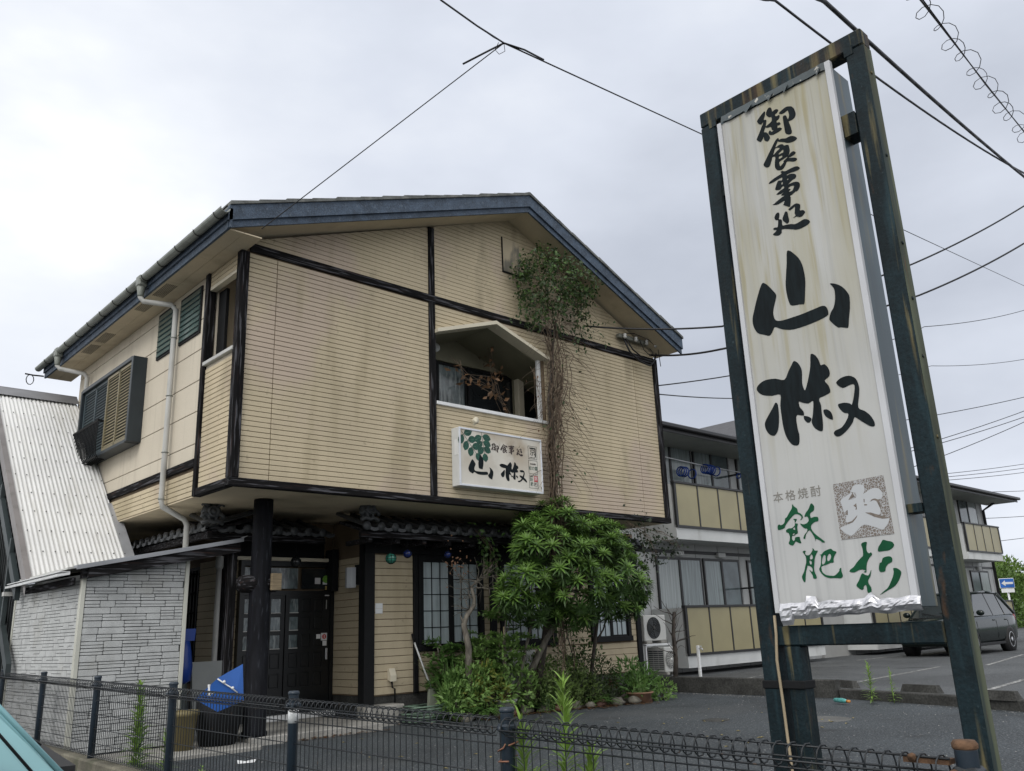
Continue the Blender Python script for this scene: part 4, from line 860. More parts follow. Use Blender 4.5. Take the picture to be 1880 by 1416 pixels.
reuse(['go'], .365, .463, .17, .345, M_BRN); reuse(['shoku'], .478, .57, .165, .335, M_BRN); reuse(['ji', 'ji2'], .578, .658, .165, .345, M_BRN); reuse(['tokoro'], .68, .765, .20, .35, M_BRN)
def leafy(u, v, ang, L, pairs, m, mv):
    """pinnate spray: leaf outlines with pale mid rib gaps"""
    for i in range(pairs*2+1):
        k = i//2; s = -1 if i % 2 else 1
        t = k/pairs
        px, pz = fu(u, v); px += math.sin(ang)*L*t; pz -= math.cos(ang)*L*t
        a = ang + (s*R(68-20*t) if i < pairs*2 else 0); ll = .175*(1-.2*t); w = .052
        d = Vector((math.sin(a), -math.cos(a))); q = Vector((d.y, -d.x))
        for sd in (1, -1):
            pts = [Vector((px, pz)) + d*ll*f + q*sd*(w*g+.0007) for f, g in ((.05, 0), (.25, .75), (.5, 1), (.75, .8), (.97, 0))]
            vf = curve_mesh([[tuple(p) for p in pts]], .0006+.0001*(i % 3))
            put('printed_leaf', vf, lambda x, y, z: (x, SY+.0004-z, y), m, WS)
def sprig(u, v, ang, L):
    px, pz = fu(u, v); d = Vector((math.sin(ang), -math.cos(ang))); c = Vector((d.y, -d.x))*.003
    a = Vector((px, pz)) - d*.06; e_ = Vector((px, pz)) + d*L
    vf = curve_mesh([[tuple(a+c), tuple(e_+c), tuple(e_-c), tuple(a-c)]], .0004)
    put('printed_stem', vf, lambda x, y, z: (x, SY+.0006-z, y), M_INK, WS)
sprig(.035, .085, R(42), .33); sprig(.255, .07, R(10), .24)
M_TEAL = mat('teal_print', (.008, .065, .042), rough=.5, var=.25, vs=20)
leafy(.035, .085, R(42), .33, 3, M_TEAL, None); leafy(.255, .07, R(10), .24, 3, M_TEAL, None)
for v0, v1 in ((.12, .375), (.40, .665), (.69, .945)):
    def bd(b):
        (xa, za), (xb, zb) = fu(.835, v1), fu(.952, v0)
        t = .004
        b.box(xa, xb, SY-.0005, SY+.001, za, za+t); b.box(xa, xb, SY-.0005, SY+.001, zb-t, zb); b.box(xa, xa+t, SY-.0005, SY+.001, za+t, zb-t); b.box(xb-t, xb, SY-.0005, SY+.001, za+t, zb-t)
    part('small_panel_border', bd, M_INK, WS)
def wtext(s, u, v, size, m, sx=1.0):
    vf = curve_mesh(None, .0006, s, size); cx, cz = fu(u, v)
    put('small_character', vf, lambda x, y, z: (cx + x*sx, SY+.0004-z, cz + y), m, WS)
wtext('京', .893, .235, .135, M_INK, .9)
part('printed_bracket', lambda b: (b.box(*[q for q in (fu(.855, .15)[0], fu(.935, .15)[0])], SY-.0006, SY+.001, fu(0, .165)[1], fu(0, .15)[1]), b.box(fu(.925, 0)[0], fu(.937, 0)[0], SY-.0007, SY+.001, fu(0, .33)[1], fu(0, .15)[1])), M_INK, WS)
part('printed_marks', lambda b: [b.box(fu(.852+i*.013, 0)[0], fu(.860+i*.013, 0)[0], SY-.0005, SY+.001, fu(0, .358-.006*(i % 2))[1], fu(0, .342-.004*(i % 3))[1]) for i in range(6)], M_INK, WS)
wtext('本格焼酎', .893, .475, .030, M_BRN); wtext('松の露', .893, .56, .066, M_TEAL, .9)
wtext('飫', .865, .78, .062, M_TEAL); wtext('肥', .868, .87, .062, M_TEAL); wtext('杉', .922, .875, .085, M_INK)
part('red_seal', lambda b: b.box(fu(.90, 0)[0], fu(.947, 0)[0], SY-.0004, SY+.001, fu(0, .815)[1], fu(0, .705)[1]), M_STR, WS)
vf = curve_mesh(None, .0006, '爽', .072); cx, cz = fu(.9235, .76)
put('seal_character', vf, lambda x, y, z: (cx+x, SY-.0005-z, cz+y), M_STW, WS)
part('printed_line', lambda b: b.box(fu(.845, 0)[0], fu(.885, 0)[0], SY-.0005, SY+.001, fu(0, .725)[1], fu(0, .712)[1]), M_INK, WS)
tag(MB().lathe((7.58, 8.95, 4.27), [(.0, 0), (.03, .0), (.035, -.05), (.05, -.09), (.0, -.08)], 10, 'y').blob((7.60, 8.93, 4.24), .03, 8, 6).build('sign_lamp', M_CREAM), 'small cream lamp holder on the siding just above the wall sign', 'lamp')
# ------------------------------------------------------------------ shed with brick pattern cladding, stair roof behind it
SH = empty('storage_shed', (3.6, 11.0, G), 'small lean-to shed clad in pale grey brick pattern boards beside the fence', 'shed')
M_BRICK = mat('pale_brick_board', (.44, .45, .445), rough=.8, var=.09, vs=7, fine=.08, fs=110, bump=.35, bs=80, stains=[((.33, .32, .28), 2.2, (1, 1, .6), .55, .75, .5)])
M_MORT = mat('dark_brick_joint', (.07, .075, .08), rough=.9)
XA, YA, XB, YB2 = 2.985, 10.2, 4.135, 10.22      # front panel, left corner to right corner
DX, DY = XB-XA, YB2-YA; FL = math.hypot(DX, DY); FX, FYY = DX/FL, DY/FL
def rake(x): return 2.155 + .196*(x-2.985)
ub = MB().bbox(0, 1, -.5, .5, 0, 1, .06); _t = ub.build('t', M_BRICK); UBRICK = _t.data; bpy.data.objects.remove(_t)
part('front_backing', lambda b: b.add([(XA, YA+.012, .28), (XB, YB2+.012, .28), (XB, YB2+.012, rake(XB)), (XA, YA+.012, rake(XA)), (XA+.02, YA+.06, .28), (XB, YB2+.06, .28), (XB, YB2+.06, rake(XB)), (XA+.02, YA+.06, rake(XA))], [(0, 1, 2, 3), (7, 6, 5, 4), (0, 4, 5, 1), (3, 2, 6, 7), (1, 5, 6, 2)]), M_MORT, SH)
def brick(s0, s1, z0, z1):
    o = bpy.data.objects.new('brick', UBRICK); COL.objects.link(o); o.parent = SH
    d = rng.uniform(.020, .032)
    o.location = Vector((XA+FX*s0, YA+FYY*s0+.010-d*.2, z0)) - OFF[SH.name]
    o.scale = (s1-s0, d, z1-z0); o.rotation_euler = (0, 0, math.atan2(FYY, FX)); OFF[o.name] = Vector((0, 0, 0))
z = .30; row = 0; nb = 0
while z < 2.36:
    # bands of double height: tall bricks beside pairs of thin ones
    h = .072; s = .034 - rng.uniform(0, .1)*(row % 2)
    while s < FL-.02:
        L = rng.choice((.16, .20, .24, .28)); a, c = max(s, .034), min(s+L, FL-.018)
        if c - a > .03 and z + h < rake(XA+FX*c) + .05:
            zt = lambda zz: min(zz, rake(XA+FX*a)-.005)
            if rng.random() < .34 and nb < 296: brick(a+.003, c-.003, z+.003, zt(z+h-.003)); nb += 1
            elif nb < 294:
                k = rng.uniform(.40, .6)*h
                if zt(z+k-.002) > z+.01: brick(a+.004, c-.004, z+.004, zt(z+k-.003)); nb += 1
                if zt(z+h-.003) > z+k+.01: brick(a+.004, c-.004, z+k+.003, zt(z+h-.004)); nb += 1
        s += L
    z += h; row += 1
# left panel, seen very obliquely, thin courses
LX, LY = 2.855, 12.35
def leftwall(b):
    dx, dy = LX-XA, LY-YA; L = math.hypot(dx, dy); ex, ey = dx/L, dy/L; nx_, ny_ = -ey, ex
    if nx_ > 0: nx_, ny_ = -nx_, -ny_
    def q(s0, s1, z0, z1, d):
        p = [(XA+ex*s, YA+ey*s) for s in (s0, s1)]
        v = [(x+nx_*t, y+ny_*t, zz) for zz in (z0, z1) for t in (0, d) for x, y in p]
        b.add(v, [(2, 3, 7, 6), (0, 2, 6, 4), (3, 1, 5, 7), (6, 7, 5, 4), (0, 1, 3, 2)])
    z = .30
    while z < 2.12:
        s = .035 - rng.uniform(0, .1)
        while s < L:
            w = rng.choice((.12, .16, .2)); a, c = max(s, .035), min(s+w, L-.02)
            if c > a+.02:
                if rng.random() < .5: q(a, c-.004, z, z+.066, rng.uniform(.008, .013))
                else: q(a, c-.004, z, z+.030, .010); q(a, c-.004, z+.036, z+.066, rng.uniform(.008, .013))
            s += w
        z += .072
kind(part('side_bricks', leftwall, M_BRICK, SH), 'stuff')
part('side_backing', lambda b: b.add([(XA, YA, .28), (LX, LY, .28), (LX, LY, 2.13), (XA, YA, 2.15), (XA+.06, YA+.02, .28), (LX+.06, LY, .28), (LX+.06, LY, 2.13), (XA+.06, YA+.02, 2.15)], [(0, 3, 2, 1), (4, 5, 6, 7), (3, 7, 6, 2), (1, 2, 6, 5)]), M_MORT, SH)
M_TRIMG = mat('shed_corner_trim', (.50, .50, .44), var=.07, stains=[((.3, .28, .22), 4, (1, 1, .4), .55, .75, .4)])
part('corner_trim', lambda b: (b.bbox(XA-.016, XA+.032, YA-.014, YA+.012, .28, 2.15, .004), b.bbox(XA-.017, XA-.001, YA+.012, YA+.05, .28, 2.14, .003)), M_TRIMG, SH)
part('corner_trim', lambda b: b.bbox(XB-.017, XB+.03, YB2-.016, YB2+.062, .28, rake(XB)+.02, .004), M_TRIMG, SH)
part('corner_trim', lambda b: b.bbox(LX-.02, LX+.03, LY-.01, LY+.03, .28, 2.15, .004), M_TRIMG, SH)
part('right_side_wall', lambda b: b.box(XB-.03, XB+.02, YB2+.063, 12.1, .28, 2.34), M_BRICK, SH)
# low lean-to roof with weathered rake board and grey metal cap
RKY = 10.05
def slab(b, x0, x1, y0, y1, d0, d1, k=2.155+.04, sl=.196):
    b.prism([(x0, k+(x0-2.985)*sl+d0), (x1, k+(x1-2.985)*sl+d0), (x1, k+(x1-2.985)*sl+d1), (x0, k+(x0-2.985)*sl+d1)], 'y', y0, y1)
part('rake_board', lambda b: slab(b, 2.99, 4.72, RKY, RKY+.04, -.085, .05), W_X, SH)
part('rake_cap', lambda b: (slab(b, 2.86, 4.745, RKY-.025, RKY+.10, .052, .082), slab(b, 2.86, 4.745, RKY-.027, RKY-.006, .035, .051), b.add([(4.745, RKY-.02, 2.62), (4.80, RKY-.03, 2.652), (4.745, RKY+.08, 2.635)], [(0, 1, 2)])), mat('grey_flashing', (.30, .31, .33), rough=.5, metal=.3, var=.1), SH)
part('roof_sheet', lambda b: slab(b, 2.80, 4.72, RKY+.10, 12.3, .055, .075), mat('lean_to_sheet', (.45, .45, .43), var=.1), SH)
for q in ((2.95, 4.70, RKY+.05, RKY+.16), (2.95, 4.3, 11.9, 11.99)): part('rafter', lambda b: slab(b, *q, -.07, .04), W_X, SH)
part('gate_post', lambda b: b.bbox(4.62, 4.71, RKY+.045, RKY+.135, .28, 2.50, .006), W_Z, SH)
def teeth(b):
    n = 60
    for i in range(n):
        y0, y1 = RKY+.1 + 2.2*i/n, RKY+.1 + 2.2*(i+.55)/n
        b.prism([(2.70, 2.135), (2.83, 2.158), (2.83, 2.185), (2.70, 2.162)], 'y', y0, y1)
    b.box(2.72, 2.83, RKY+.1, RKY+2.3, 2.185, 2.192)
kind(part('eave_teeth', teeth, M_WHITE, SH), 'stuff')
part('eave_board', lambda b: b.bbox(2.86, 2.90, RKY+.12, 12.3, 2.05, 2.13, .005), W_Y, SH)

ST = empty('stair_roof', (3.4, 13.5, G), 'steep white corrugated roof over the outside stair along the side wall', 'roof')
# roof plane: rises along +y (slope .925); scaled by .85 about the camera
def rz(y): return 1.4 + (2.69-1.4)*.85 + .925*(y - 14.08*.85)
RXL, RXR, RYT = 2.80, 4.035, 17.83*.85
def corr(b):
    n = 22; per = (RXR-RXL)/n; cols = []
    for i in range(n*4+1):
        x = RXL + per*i/4; cols.append((x, .011*math.sin(i*math.pi/2)))
    ys_ = [None, 13.0, 14.0, RYT-.25, RYT-.06]
    V = []
    for x, d in cols:
        ylo = 11.63 + (x-RXL)/(RXR-RXL)*.36
        for j, y in enumerate(ys_):
            yy = ylo if j == 0 else y
            bend = 0 if j < 3 else -.10*(j-2.6)
            V.append((x, yy-d*.68, rz(yy)+d*.73+bend*.35))
    m = len(ys_)
    b.add(V, [(i*m+j, (i+1)*m+j, (i+1)*m+j+1, i*m+j+1) for i in range(len(cols)-1) for j in range(m-1)], True)
part('corrugated_sheet', corr, mat('white_corrugated', (.65, .65, .635), rough=.45, var=.05, vs=1.5, spec=.4, stains=[((.50, .49, .45), 3, (6, .4, .4), .5, .72, .5)]), ST)
def screws(b):
    for j in range(10):
        y = 12.05 + j*.32
        for i in range(9):
            x = RXL + .07 + i*.143 + (.01 if j % 2 else 0); b.blob((x, y-.008, rz(y)+.012), .009, 6, 4)
kind(part('roof_screws', screws, mat('dark_screw', (.05, .05, .05)), ST), 'stuff')
part('left_barge', lambda b: b.add([(RXL-.045, 11.6, rz(11.6)+.03), (RXL+.025, 11.6, rz(11.6)+.03), (RXL+.025, RYT, rz(RYT)+.03), (RXL-.045, RYT, rz(RYT)+.03), (RXL-.045, 11.6, rz(11.6)-.16), (RXL-.045, RYT, rz(RYT)-.16)], [(0, 1, 2, 3), (0, 3, 5, 4)]), mat('brown_grey_flashing', (.20, .185, .18), rough=.5, var=.12, stains=[((.1, .09, .08), 5, (1, 1, 1), .5, .7, .5)]), ST)
part('ridge_flashing', lambda b: (b.add([(RXL-.12, RYT-.14, rz(RYT-.14)+.01), (RXR+.02, RYT-.14, rz(RYT-.14)+.01), (RXR+.02, RYT+.05, rz(RYT)+.06), (RXL-.12, RYT+.05, rz(RYT)+.06)], [(0, 1, 2, 3)]), b.box(RXL-.12, RXR+.02, RYT+.04, RYT+.07, rz(RYT)-.2, rz(RYT)+.055)), mat('grey_ridge', (.24, .24, .25), rough=.5, metal=.3), ST)
part('right_flashing', lambda b: b.add([(RXR-.03, 11.98, rz(11.98)+.02), (RXR+.10, 11.85, rz(11.85)+.02), (RXR+.10, 12.9, rz(12.9)+.02), (RXR-.03, 12.9, rz(12.9)+.02)], [(0, 1, 2, 3)]), mat('grey_side_flashing', (.36, .37, .39), rough=.45, metal=.3), ST)
part('stair_side', lambda b: [b.box(2.84 + (.012 if i % 2 else 0), 2.86 + (.012 if i % 2 else 0), 12.4+i*.055, 12.4+(i+.6)*.055, .3, min(rz(12.4+i*.055)-.15, 5.0)) for i in range(48)] and b.box(2.88, 2.90, 12.38, 15.1, .3, 2.2), mat('dark_corrugated', (.022, .026, .027), rough=.6, var=.2), ST)
part('stair_wall', lambda b: b.prism([(12.4, .3), (15.15, .3), (15.15, rz(15.15)-.15), (12.4, rz(12.4)-.12)], 'x', 2.902, 2.93), mat('dark_stair_wall', (.02, .024, .025)), ST)
def stringer(b):
    for d in (-.55, -1.45): b.prism([(12.0, rz(12.0)+d), (15.2, rz(15.2)+d), (15.2, rz(15.2)+d+.16), (12.0, rz(12.0)+d+.16)], 'x', 2.74, 2.80)
    for y in (12.5, 13.4, 14.4): b.bbox(2.735, 2.79, y, y+.05, .3, rz(y)-.2, .004)
part('stringer', stringer, mat('grey_green_steel', (.028, .038, .04), rough=.5, var=.2), ST)
part('side_panel', lambda b: b.bbox(2.70, 2.73, 14.2, 17.5, .3, 1.9, .005), mat('pale_blue_panel', (.38, .44, .47), var=.08), ST)
part('bottom_flash', lambda b: b.box(2.70, 2.84, 12.36, 12.45, 2.05, 2.10), M_PIPE, ST)

# ------------------------------------------------------------------ mesh fence
FN = empty('mesh_fence', (2.8, 6.0, .4), 'black welded mesh fence with rolled top running along the road', 'fence')
M_FEN = mat('black_fence_coating', (.012, .015, .018), rough=.42, var=.25, vs=9, spec=.45, stains=[((.10, .06, .035), 30, (1, 1, 1), .66, .72, .7)])
M_FPOST = mat('blue_black_post', (.016, .026, .038), rough=.4, var=.2, spec=.45, stains=[((.07, .08, .09), 25, (1, 1, 1), .62, .72, .5)])
FPTS = [(2.585, 1.011, 1.064), (2.624, 2.916, 1.079), (2.663, 4.857, 1.099), (2.702, 6.778, 1.117), (2.739, 8.64, 1.139), (2.777, 10.512, 1.16), (2.816, 12.384, 1.177)]
M_RUST = mat('rust', (.10, .055, .03), rough=.85, var=.4, vs=30, bump=.4, bs=90)
for i, (x, y, zt) in enumerate(FPTS):
    p = part('fence_post', lambda b: b.lathe((x, y, .1), [(.030, 0), (.030, zt-.125), (.0305, zt-.12)], 14), M_FPOST, FN)
    part('post_cap', lambda b: b.lathe((x, y, zt-.022), [(.0315, 0), (.034, .004), (.034, .014), (.028, .022), (0, .024)], 14), M_FPOST if i else M_RUST, p)
    part('clamp', lambda b: (b.bbox(x-.036, x+.036, y-.036, y+.036, zt-.10, zt-.065, .01), b.lathe((x-.04, y, zt-.083), [(0, -.012), (.012, -.010), (.012, 0), (0, .0)], 8, 'x')), M_FPOST if i else M_FEN, p)
part('bolt', lambda b: (b.lathe((2.545, 1.032, .983), [(.012, 0), (.012, -.012), (0, -.014)], 8, 'x'), b.lathe((2.549, 1.142, 1.016), [(.012, 0), (.012, -.012), (0, -.014)], 8, 'x'), b.box(2.549, 2.592, 1.046, 1.171, 1.002, 1.016)), M_RUST, FN)
for (x0, y0, z0), (x1, y1, z1) in zip(FPTS[:-1], FPTS[1:]):
    A, B = Vector((x0, y0, 0)), Vector((x1, y1, 0)); d = (B-A); L = d.length; d.normalize(); nv = Vector((-d.y, d.x, 0)); nv = nv if nv.x < 0 else -nv
    zb_ = .468
    def wires(b):
        n = int((L-.10)/.05); far = y0 > 7
        for k in range(n+1):
            t = .05 + k*(L-.1)/n; p = A + d*t; zt = z0 + (z1-z0)*t/L - .045
            m = 6 if far else 9
            pts = [p + Vector((0, 0, zb_)), p + Vector((0, 0, zt-.03))]
            for j in range(1, m+1):
                a = 2*math.pi*j/m*.9
                pts.append(p + Vector((0, 0, zt-.03)) + nv*(.037*(1-math.cos(a))) + Vector((0, 0, .037*math.sin(a)+ .006*j/m)) + d*.012*j/m)
            b.tube(pts, .0028, 4 if not far else 3, False, True)
            b.tube([p+Vector((0, 0, zb_+.02)), p+nv*.035+Vector((0, 0, zb_-.01)), p+nv*.03+Vector((0, 0, zb_+.03))], .002, 3, False)
    kind(part('mesh_panel', wires, M_FEN, FN), 'stuff')
    def rails_(b):
        for h in (.0, .10, .22, .34, .46): b.tube([A+d*.03+Vector((-.004, 0, zb_+h)), B-d*.03+Vector((-.004, 0, zb_+h))], .0032, 4)
        for o1, o2 in ((-.004, -.085), (-.04, -.045), (-.078, -.085), (-.04, -.112)):
            b.tube([A+d*.03+Vector((o1, 0, z0+o2+.0)), B-d*.03+Vector((o1, 0, z1+o2))], .0034, 4)
        b.tube([A+d*.03+nv*.035+Vector((0, 0, zb_)), B-d*.03+nv*.035+Vector((0, 0, zb_))], .0026, 4)
    part('line_wires', rails_, M_FEN, FN)
tag(MB().tube([(2.619, 2.909, 0.949), (2.582, 2.899, 0.92), (2.602, 2.957, 0.901), (2.659, 2.928, 0.915), (2.65, 2.88, 0.939), (2.592, 2.875, 0.93)], .0035, 5).tube([(2.592, 2.88, 0.867), (2.587, 2.938, 0.862), (2.64, 2.952, 0.872), (2.661, 2.899, 0.882)], .0035, 5).build('wire_tie', mat('copper_wire', (.28, .13, .08), var=.2)), 'reddish wire wound round the fence post right of the centre', 'wire')
b = MB(); b.prism([(6.10, 1.035), (6.115, 1.035), (6.145, 1.11), (6.13, 1.11)], 'x', 2.69, 2.697).prism([(6.17, 1.035), (6.155, 1.035), (6.125, 1.11), (6.14, 1.11)], 'x', 2.698, 2.705)
tag(b.build('clothes_peg', M_WHITE), 'white clothes peg clipped on the fence top in front of the blue sheet', 'peg')
tag(MB().lathe((2.663, 4.857, .92), [(.0312, 0), (.0312, .075)], 14).build('post_sticker', M_WHITE), 'white sticker round the fence post left of the centre, below its cap', 'sticker')
# ------------------------------------------------------------------ apartment block beyond
AP = empty('apartment_block', (24, 12, LZ), 'long two storey apartment block with olive balcony panels and grey tiled walls', 'building')
M_AW = mat('grey_white_tile_wall', (.42, .43, .425), rough=.6, var=.07, vs=3, stains=[((.25, .25, .24), 2, (1, 1, .4), .55, .75, .5)])
M_AW2 = mat('white_balcony_base', (.55, .56, .55), rough=.6, var=.06, stains=[((.3, .3, .28), 2, (1, 1, .4), .56, .75, .5)])
M_OLV = mat('olive_panel', (.30, .265, .150), rough=.35, var=.07, vs=1.5, spec=.5)
M_BRZ = mat('dark_bronze', (.022, .022, .023), rough=.4, var=.15)
M_CURT = mat('curtained_glass', (.20, .235, .235), rough=.12, var=.22, vs=7, stretch=(3, 3, .15), spec=.6)
M_CURT2 = mat('pale_curtain_behind_glass', (.30, .33, .325), rough=.12, var=.15, vs=8, stretch=(3, 3, .1), spec=.6); M_GLASS2 = mat('grey_window_glass', (.09, .115, .12), rough=.08, var=.3, vs=2, spec=.6)
M_AROOF = mat('dark_apartment_roof', (.075, .075, .08), rough=.8, var=.2, vs=8, bump=.4, bs=40, stretch=(.4, 3, 1))
AX0, AX1, AYW, AYB = 13.0, 36.3, 12.0, 11.1
part('wall', lambda b: b.box(AX0, AX1, AYW, 18.5, LZ-.1, 5.62), M_AW, AP)
def roof_(b):
    b.add([(AX0-.4, 10.85, 5.60), (36.9, 10.85, 5.60), (35.2, 15.2, 6.35), (AX0+1.5, 15.2, 6.35), (36.9, 19.5, 5.6), (AX0-.4, 19.5, 5.6)], [(0, 1, 2, 3), (1, 4, 2), (4, 5, 3, 2), (5, 0, 3)])
    b.add([(18.2, 11.6, 5.75), (26.5, 11.6, 5.75), (22.4, 12.6, 7.35), (22.4, 17.0, 7.35), (18.2, 17.5, 5.9), (26.5, 17.5, 5.9)], [(0, 1, 2), (1, 5, 3, 2), (0, 2, 3, 4)])
part('roof', roof_, M_AROOF, AP)
part('eave_gutter', lambda b: (b.bbox(AX0-.42, 36.92, 10.75, 10.87, 5.50, 5.60, .02), b.bbox(AX0-.42, 36.9, 10.87, 10.90, 5.42, 5.585, .005)), M_BRZ, AP)
part('soffit', lambda b: b.box(AX0-.38, 36.86, 10.901, 11.99, 5.44, 5.47), mat('apartment_soffit', (.30, .31, .28), var=.08), AP)
part('downpipe', lambda b: b.tube([(36.2, 11.5, 5.44), (36.25, 11.95, 5.2), (36.25, 11.95, .5)], .05, 8), M_BRZ, AP)
part('floor_band', lambda b: b.bbox(AX0, AX1+.02, AYW-.03, AYW-.001, 2.95, 3.02, .005), M_BRZ, AP)
def tiles_(b):      # vertical tile joints as thin ribs
    x = AX0+.3
    while x < AX1:
        b.box(x, x+.012, AYW-.006, AYW-.001, LZ, 5.4); x += .91
part('wall_joints', tiles_, mat('wall_joint', (.2, .2, .2)), AP)
def bal(x0, x1, lo):
    zt, zb = (4.41, 3.40) if not lo else (1.76, .74)
    base = (3.15, 3.395) if not lo else (.50, .735)
    r_ = part('balcony', lambda b: (b.box(x0, x1, AYB+.04, AYB+.10, base[0], base[1]), b.box(x0, x0+.10, AYB+.1, AYW-.001, base[0], zt-.05), b.box(x1-.1, x1, AYB+.1, AYW-.001, base[0], zt-.05), b.box(x0+.1, x1-.1, AYB+.1, AYW-.001, base[0]+.02, base[0]+.14)), M_AW2, AP)
    part('balcony_frame', lambda b: (b.bbox(x0-.03, x1+.03, AYB-.02, AYB+.08, zt-.05, zt, .006), b.box(x0, x1, AYB, AYB+.04, zb, zb+.05), b.box(x0-.01, x0+.06, AYB-.005, AYB+.05, zb+.05, zt-.05), b.box(x1-.07, x1+.01, AYB-.005, AYB+.05, zb+.05, zt-.05)), M_BRZ, r_)
    n = round((x1-x0)/.815); w = (x1-x0-.13)/n
    for i in range(n):
        a = x0+.06+i*w
        part('balcony_panel', lambda b: b.box(a+.02, a+w-.02, AYB+.012, AYB+.025, zb+.05, zt-.05), M_OLV, r_)
        if i: part('mullion', lambda b: b.box(a-.02, a+.02, AYB, AYB+.035, zb+.051, zt-.051), M_BRZ, r_)
for x0, x1 in ((15.13, 20.87), (23.75, 29.45), (31.6, 34.9)):
    for lo in (0, 1): bal(x0, x1, lo)
def awin(x0, x1, z0, z1, n=2):
    w = (x1-x0)/n
    fr = part('window', lambda b: (b.box(x0-.05, x1+.05, AYW-.05, AYW-.001, z0-.06, z0), b.box(x0-.05, x1+.05, AYW-.05, AYW-.001, z1, z1+.06), b.box(x0-.05, x0, AYW-.049, AYW-.001, z0, z1), b.box(x1, x1+.05, AYW-.049, AYW-.001, z0, z1), [b.box(x0+i*w-.035, x0+i*w+.035, AYW-.052, AYW-.001, z0, z1) for i in range(1, n)]), M_BRZ, AP)
    for i in range(n): part('pane', lambda b: b.box(x0+i*w+.036*(i > 0), x0+(i+1)*w-.036*(i < n-1), AYW-.03-.012*(i % 2), AYW-.022-.012*(i % 2), z0, z1), (M_CURT, M_CURT2, M_GLASS2)[(i*2+int(x0*3)) % 3], fr)
    part('shutter_box', lambda b: b.bbox((x0+x1)/2-.16, (x0+x1)/2+.14, AYW-.10, AYW-.001, z1+.09, z1+.20, .01), M_AW2, AP)
for x0, x1 in ((15.45, 17.03), (17.22, 18.62), (19.1, 20.5), (21.3, 22.2), (24.2, 25.9), (26.2, 27.8), (28.2, 29.3), (32.2, 33.3), (33.85, 35.5)):
    awin(x0, x1, 3.9, 5.48); awin(x0, x1, .62, 2.80)
part('entry_panel', lambda b: b.box(22.25, 23.6, AYW-.08, AYW-.001, LZ, 2.3), mat('entry_grey', (.33, .33, .32), var=.08), AP)
part('pole_bracket', lambda b: (b.bbox(18.66, 18.74, 11.55, 11.99, 4.95, 4.99, .005), b.bbox(18.70, 18.78, 11.3, 11.99, 2.15, 2.19, .005), b.bbox(15.35, 15.41, 11.5, 11.99, 4.95, 4.99, .005)), M_BRZ, AP)
tag(MB().tube([(15.2, 11.55, 5.06), (16.9, 11.55, 5.0), (18.75, 11.55, 4.98)], .016, 6).build('laundry_pole', M_ALU), 'grey laundry pole across the upper apartment balcony', 'pole')
M_BLUE = mat('blue_plastic', (.012, .045, .24), rough=.35, var=.1)
for i, (x, z_, lab) in enumerate([(15.98, 4.82, 0), (16.06, 4.82, 0), (16.14, 4.82, 0), (16.42, 4.8, 0), (16.95, 4.97, 0), (17.02, 4.97, 0), (17.09, 4.97, 0), (17.16, 4.97, 0), (17.23, 4.96, 0), (17.42, 4.95, 0), (18.38, 4.93, 0)]):
    r_ = .11 if i < 10 else .06
    q = MB().tube([(x+.01*math.sin(a), 11.5+r_*math.cos(a), z_-.06+r_*math.sin(a)) for a in [2*math.pi*k/14 for k in range(14)]], .016, 5, closed=True)
    tag(q.build('laundry_ring', M_BLUE), ['blue laundry ring in the left cluster on the upper balcony pole', 'lone blue laundry ring between the two clusters on the balcony pole', 'blue laundry ring in the tight right cluster on the upper balcony pole', 'single open blue ring just right of the tight cluster on the pole', 'tiny blue ring at the right end of the laundry pole'][0 if i < 3 else 1 if i == 3 else 2 if i < 9 else 3 if i == 9 else 4], 'ring', 'blue rings on the laundry pole')

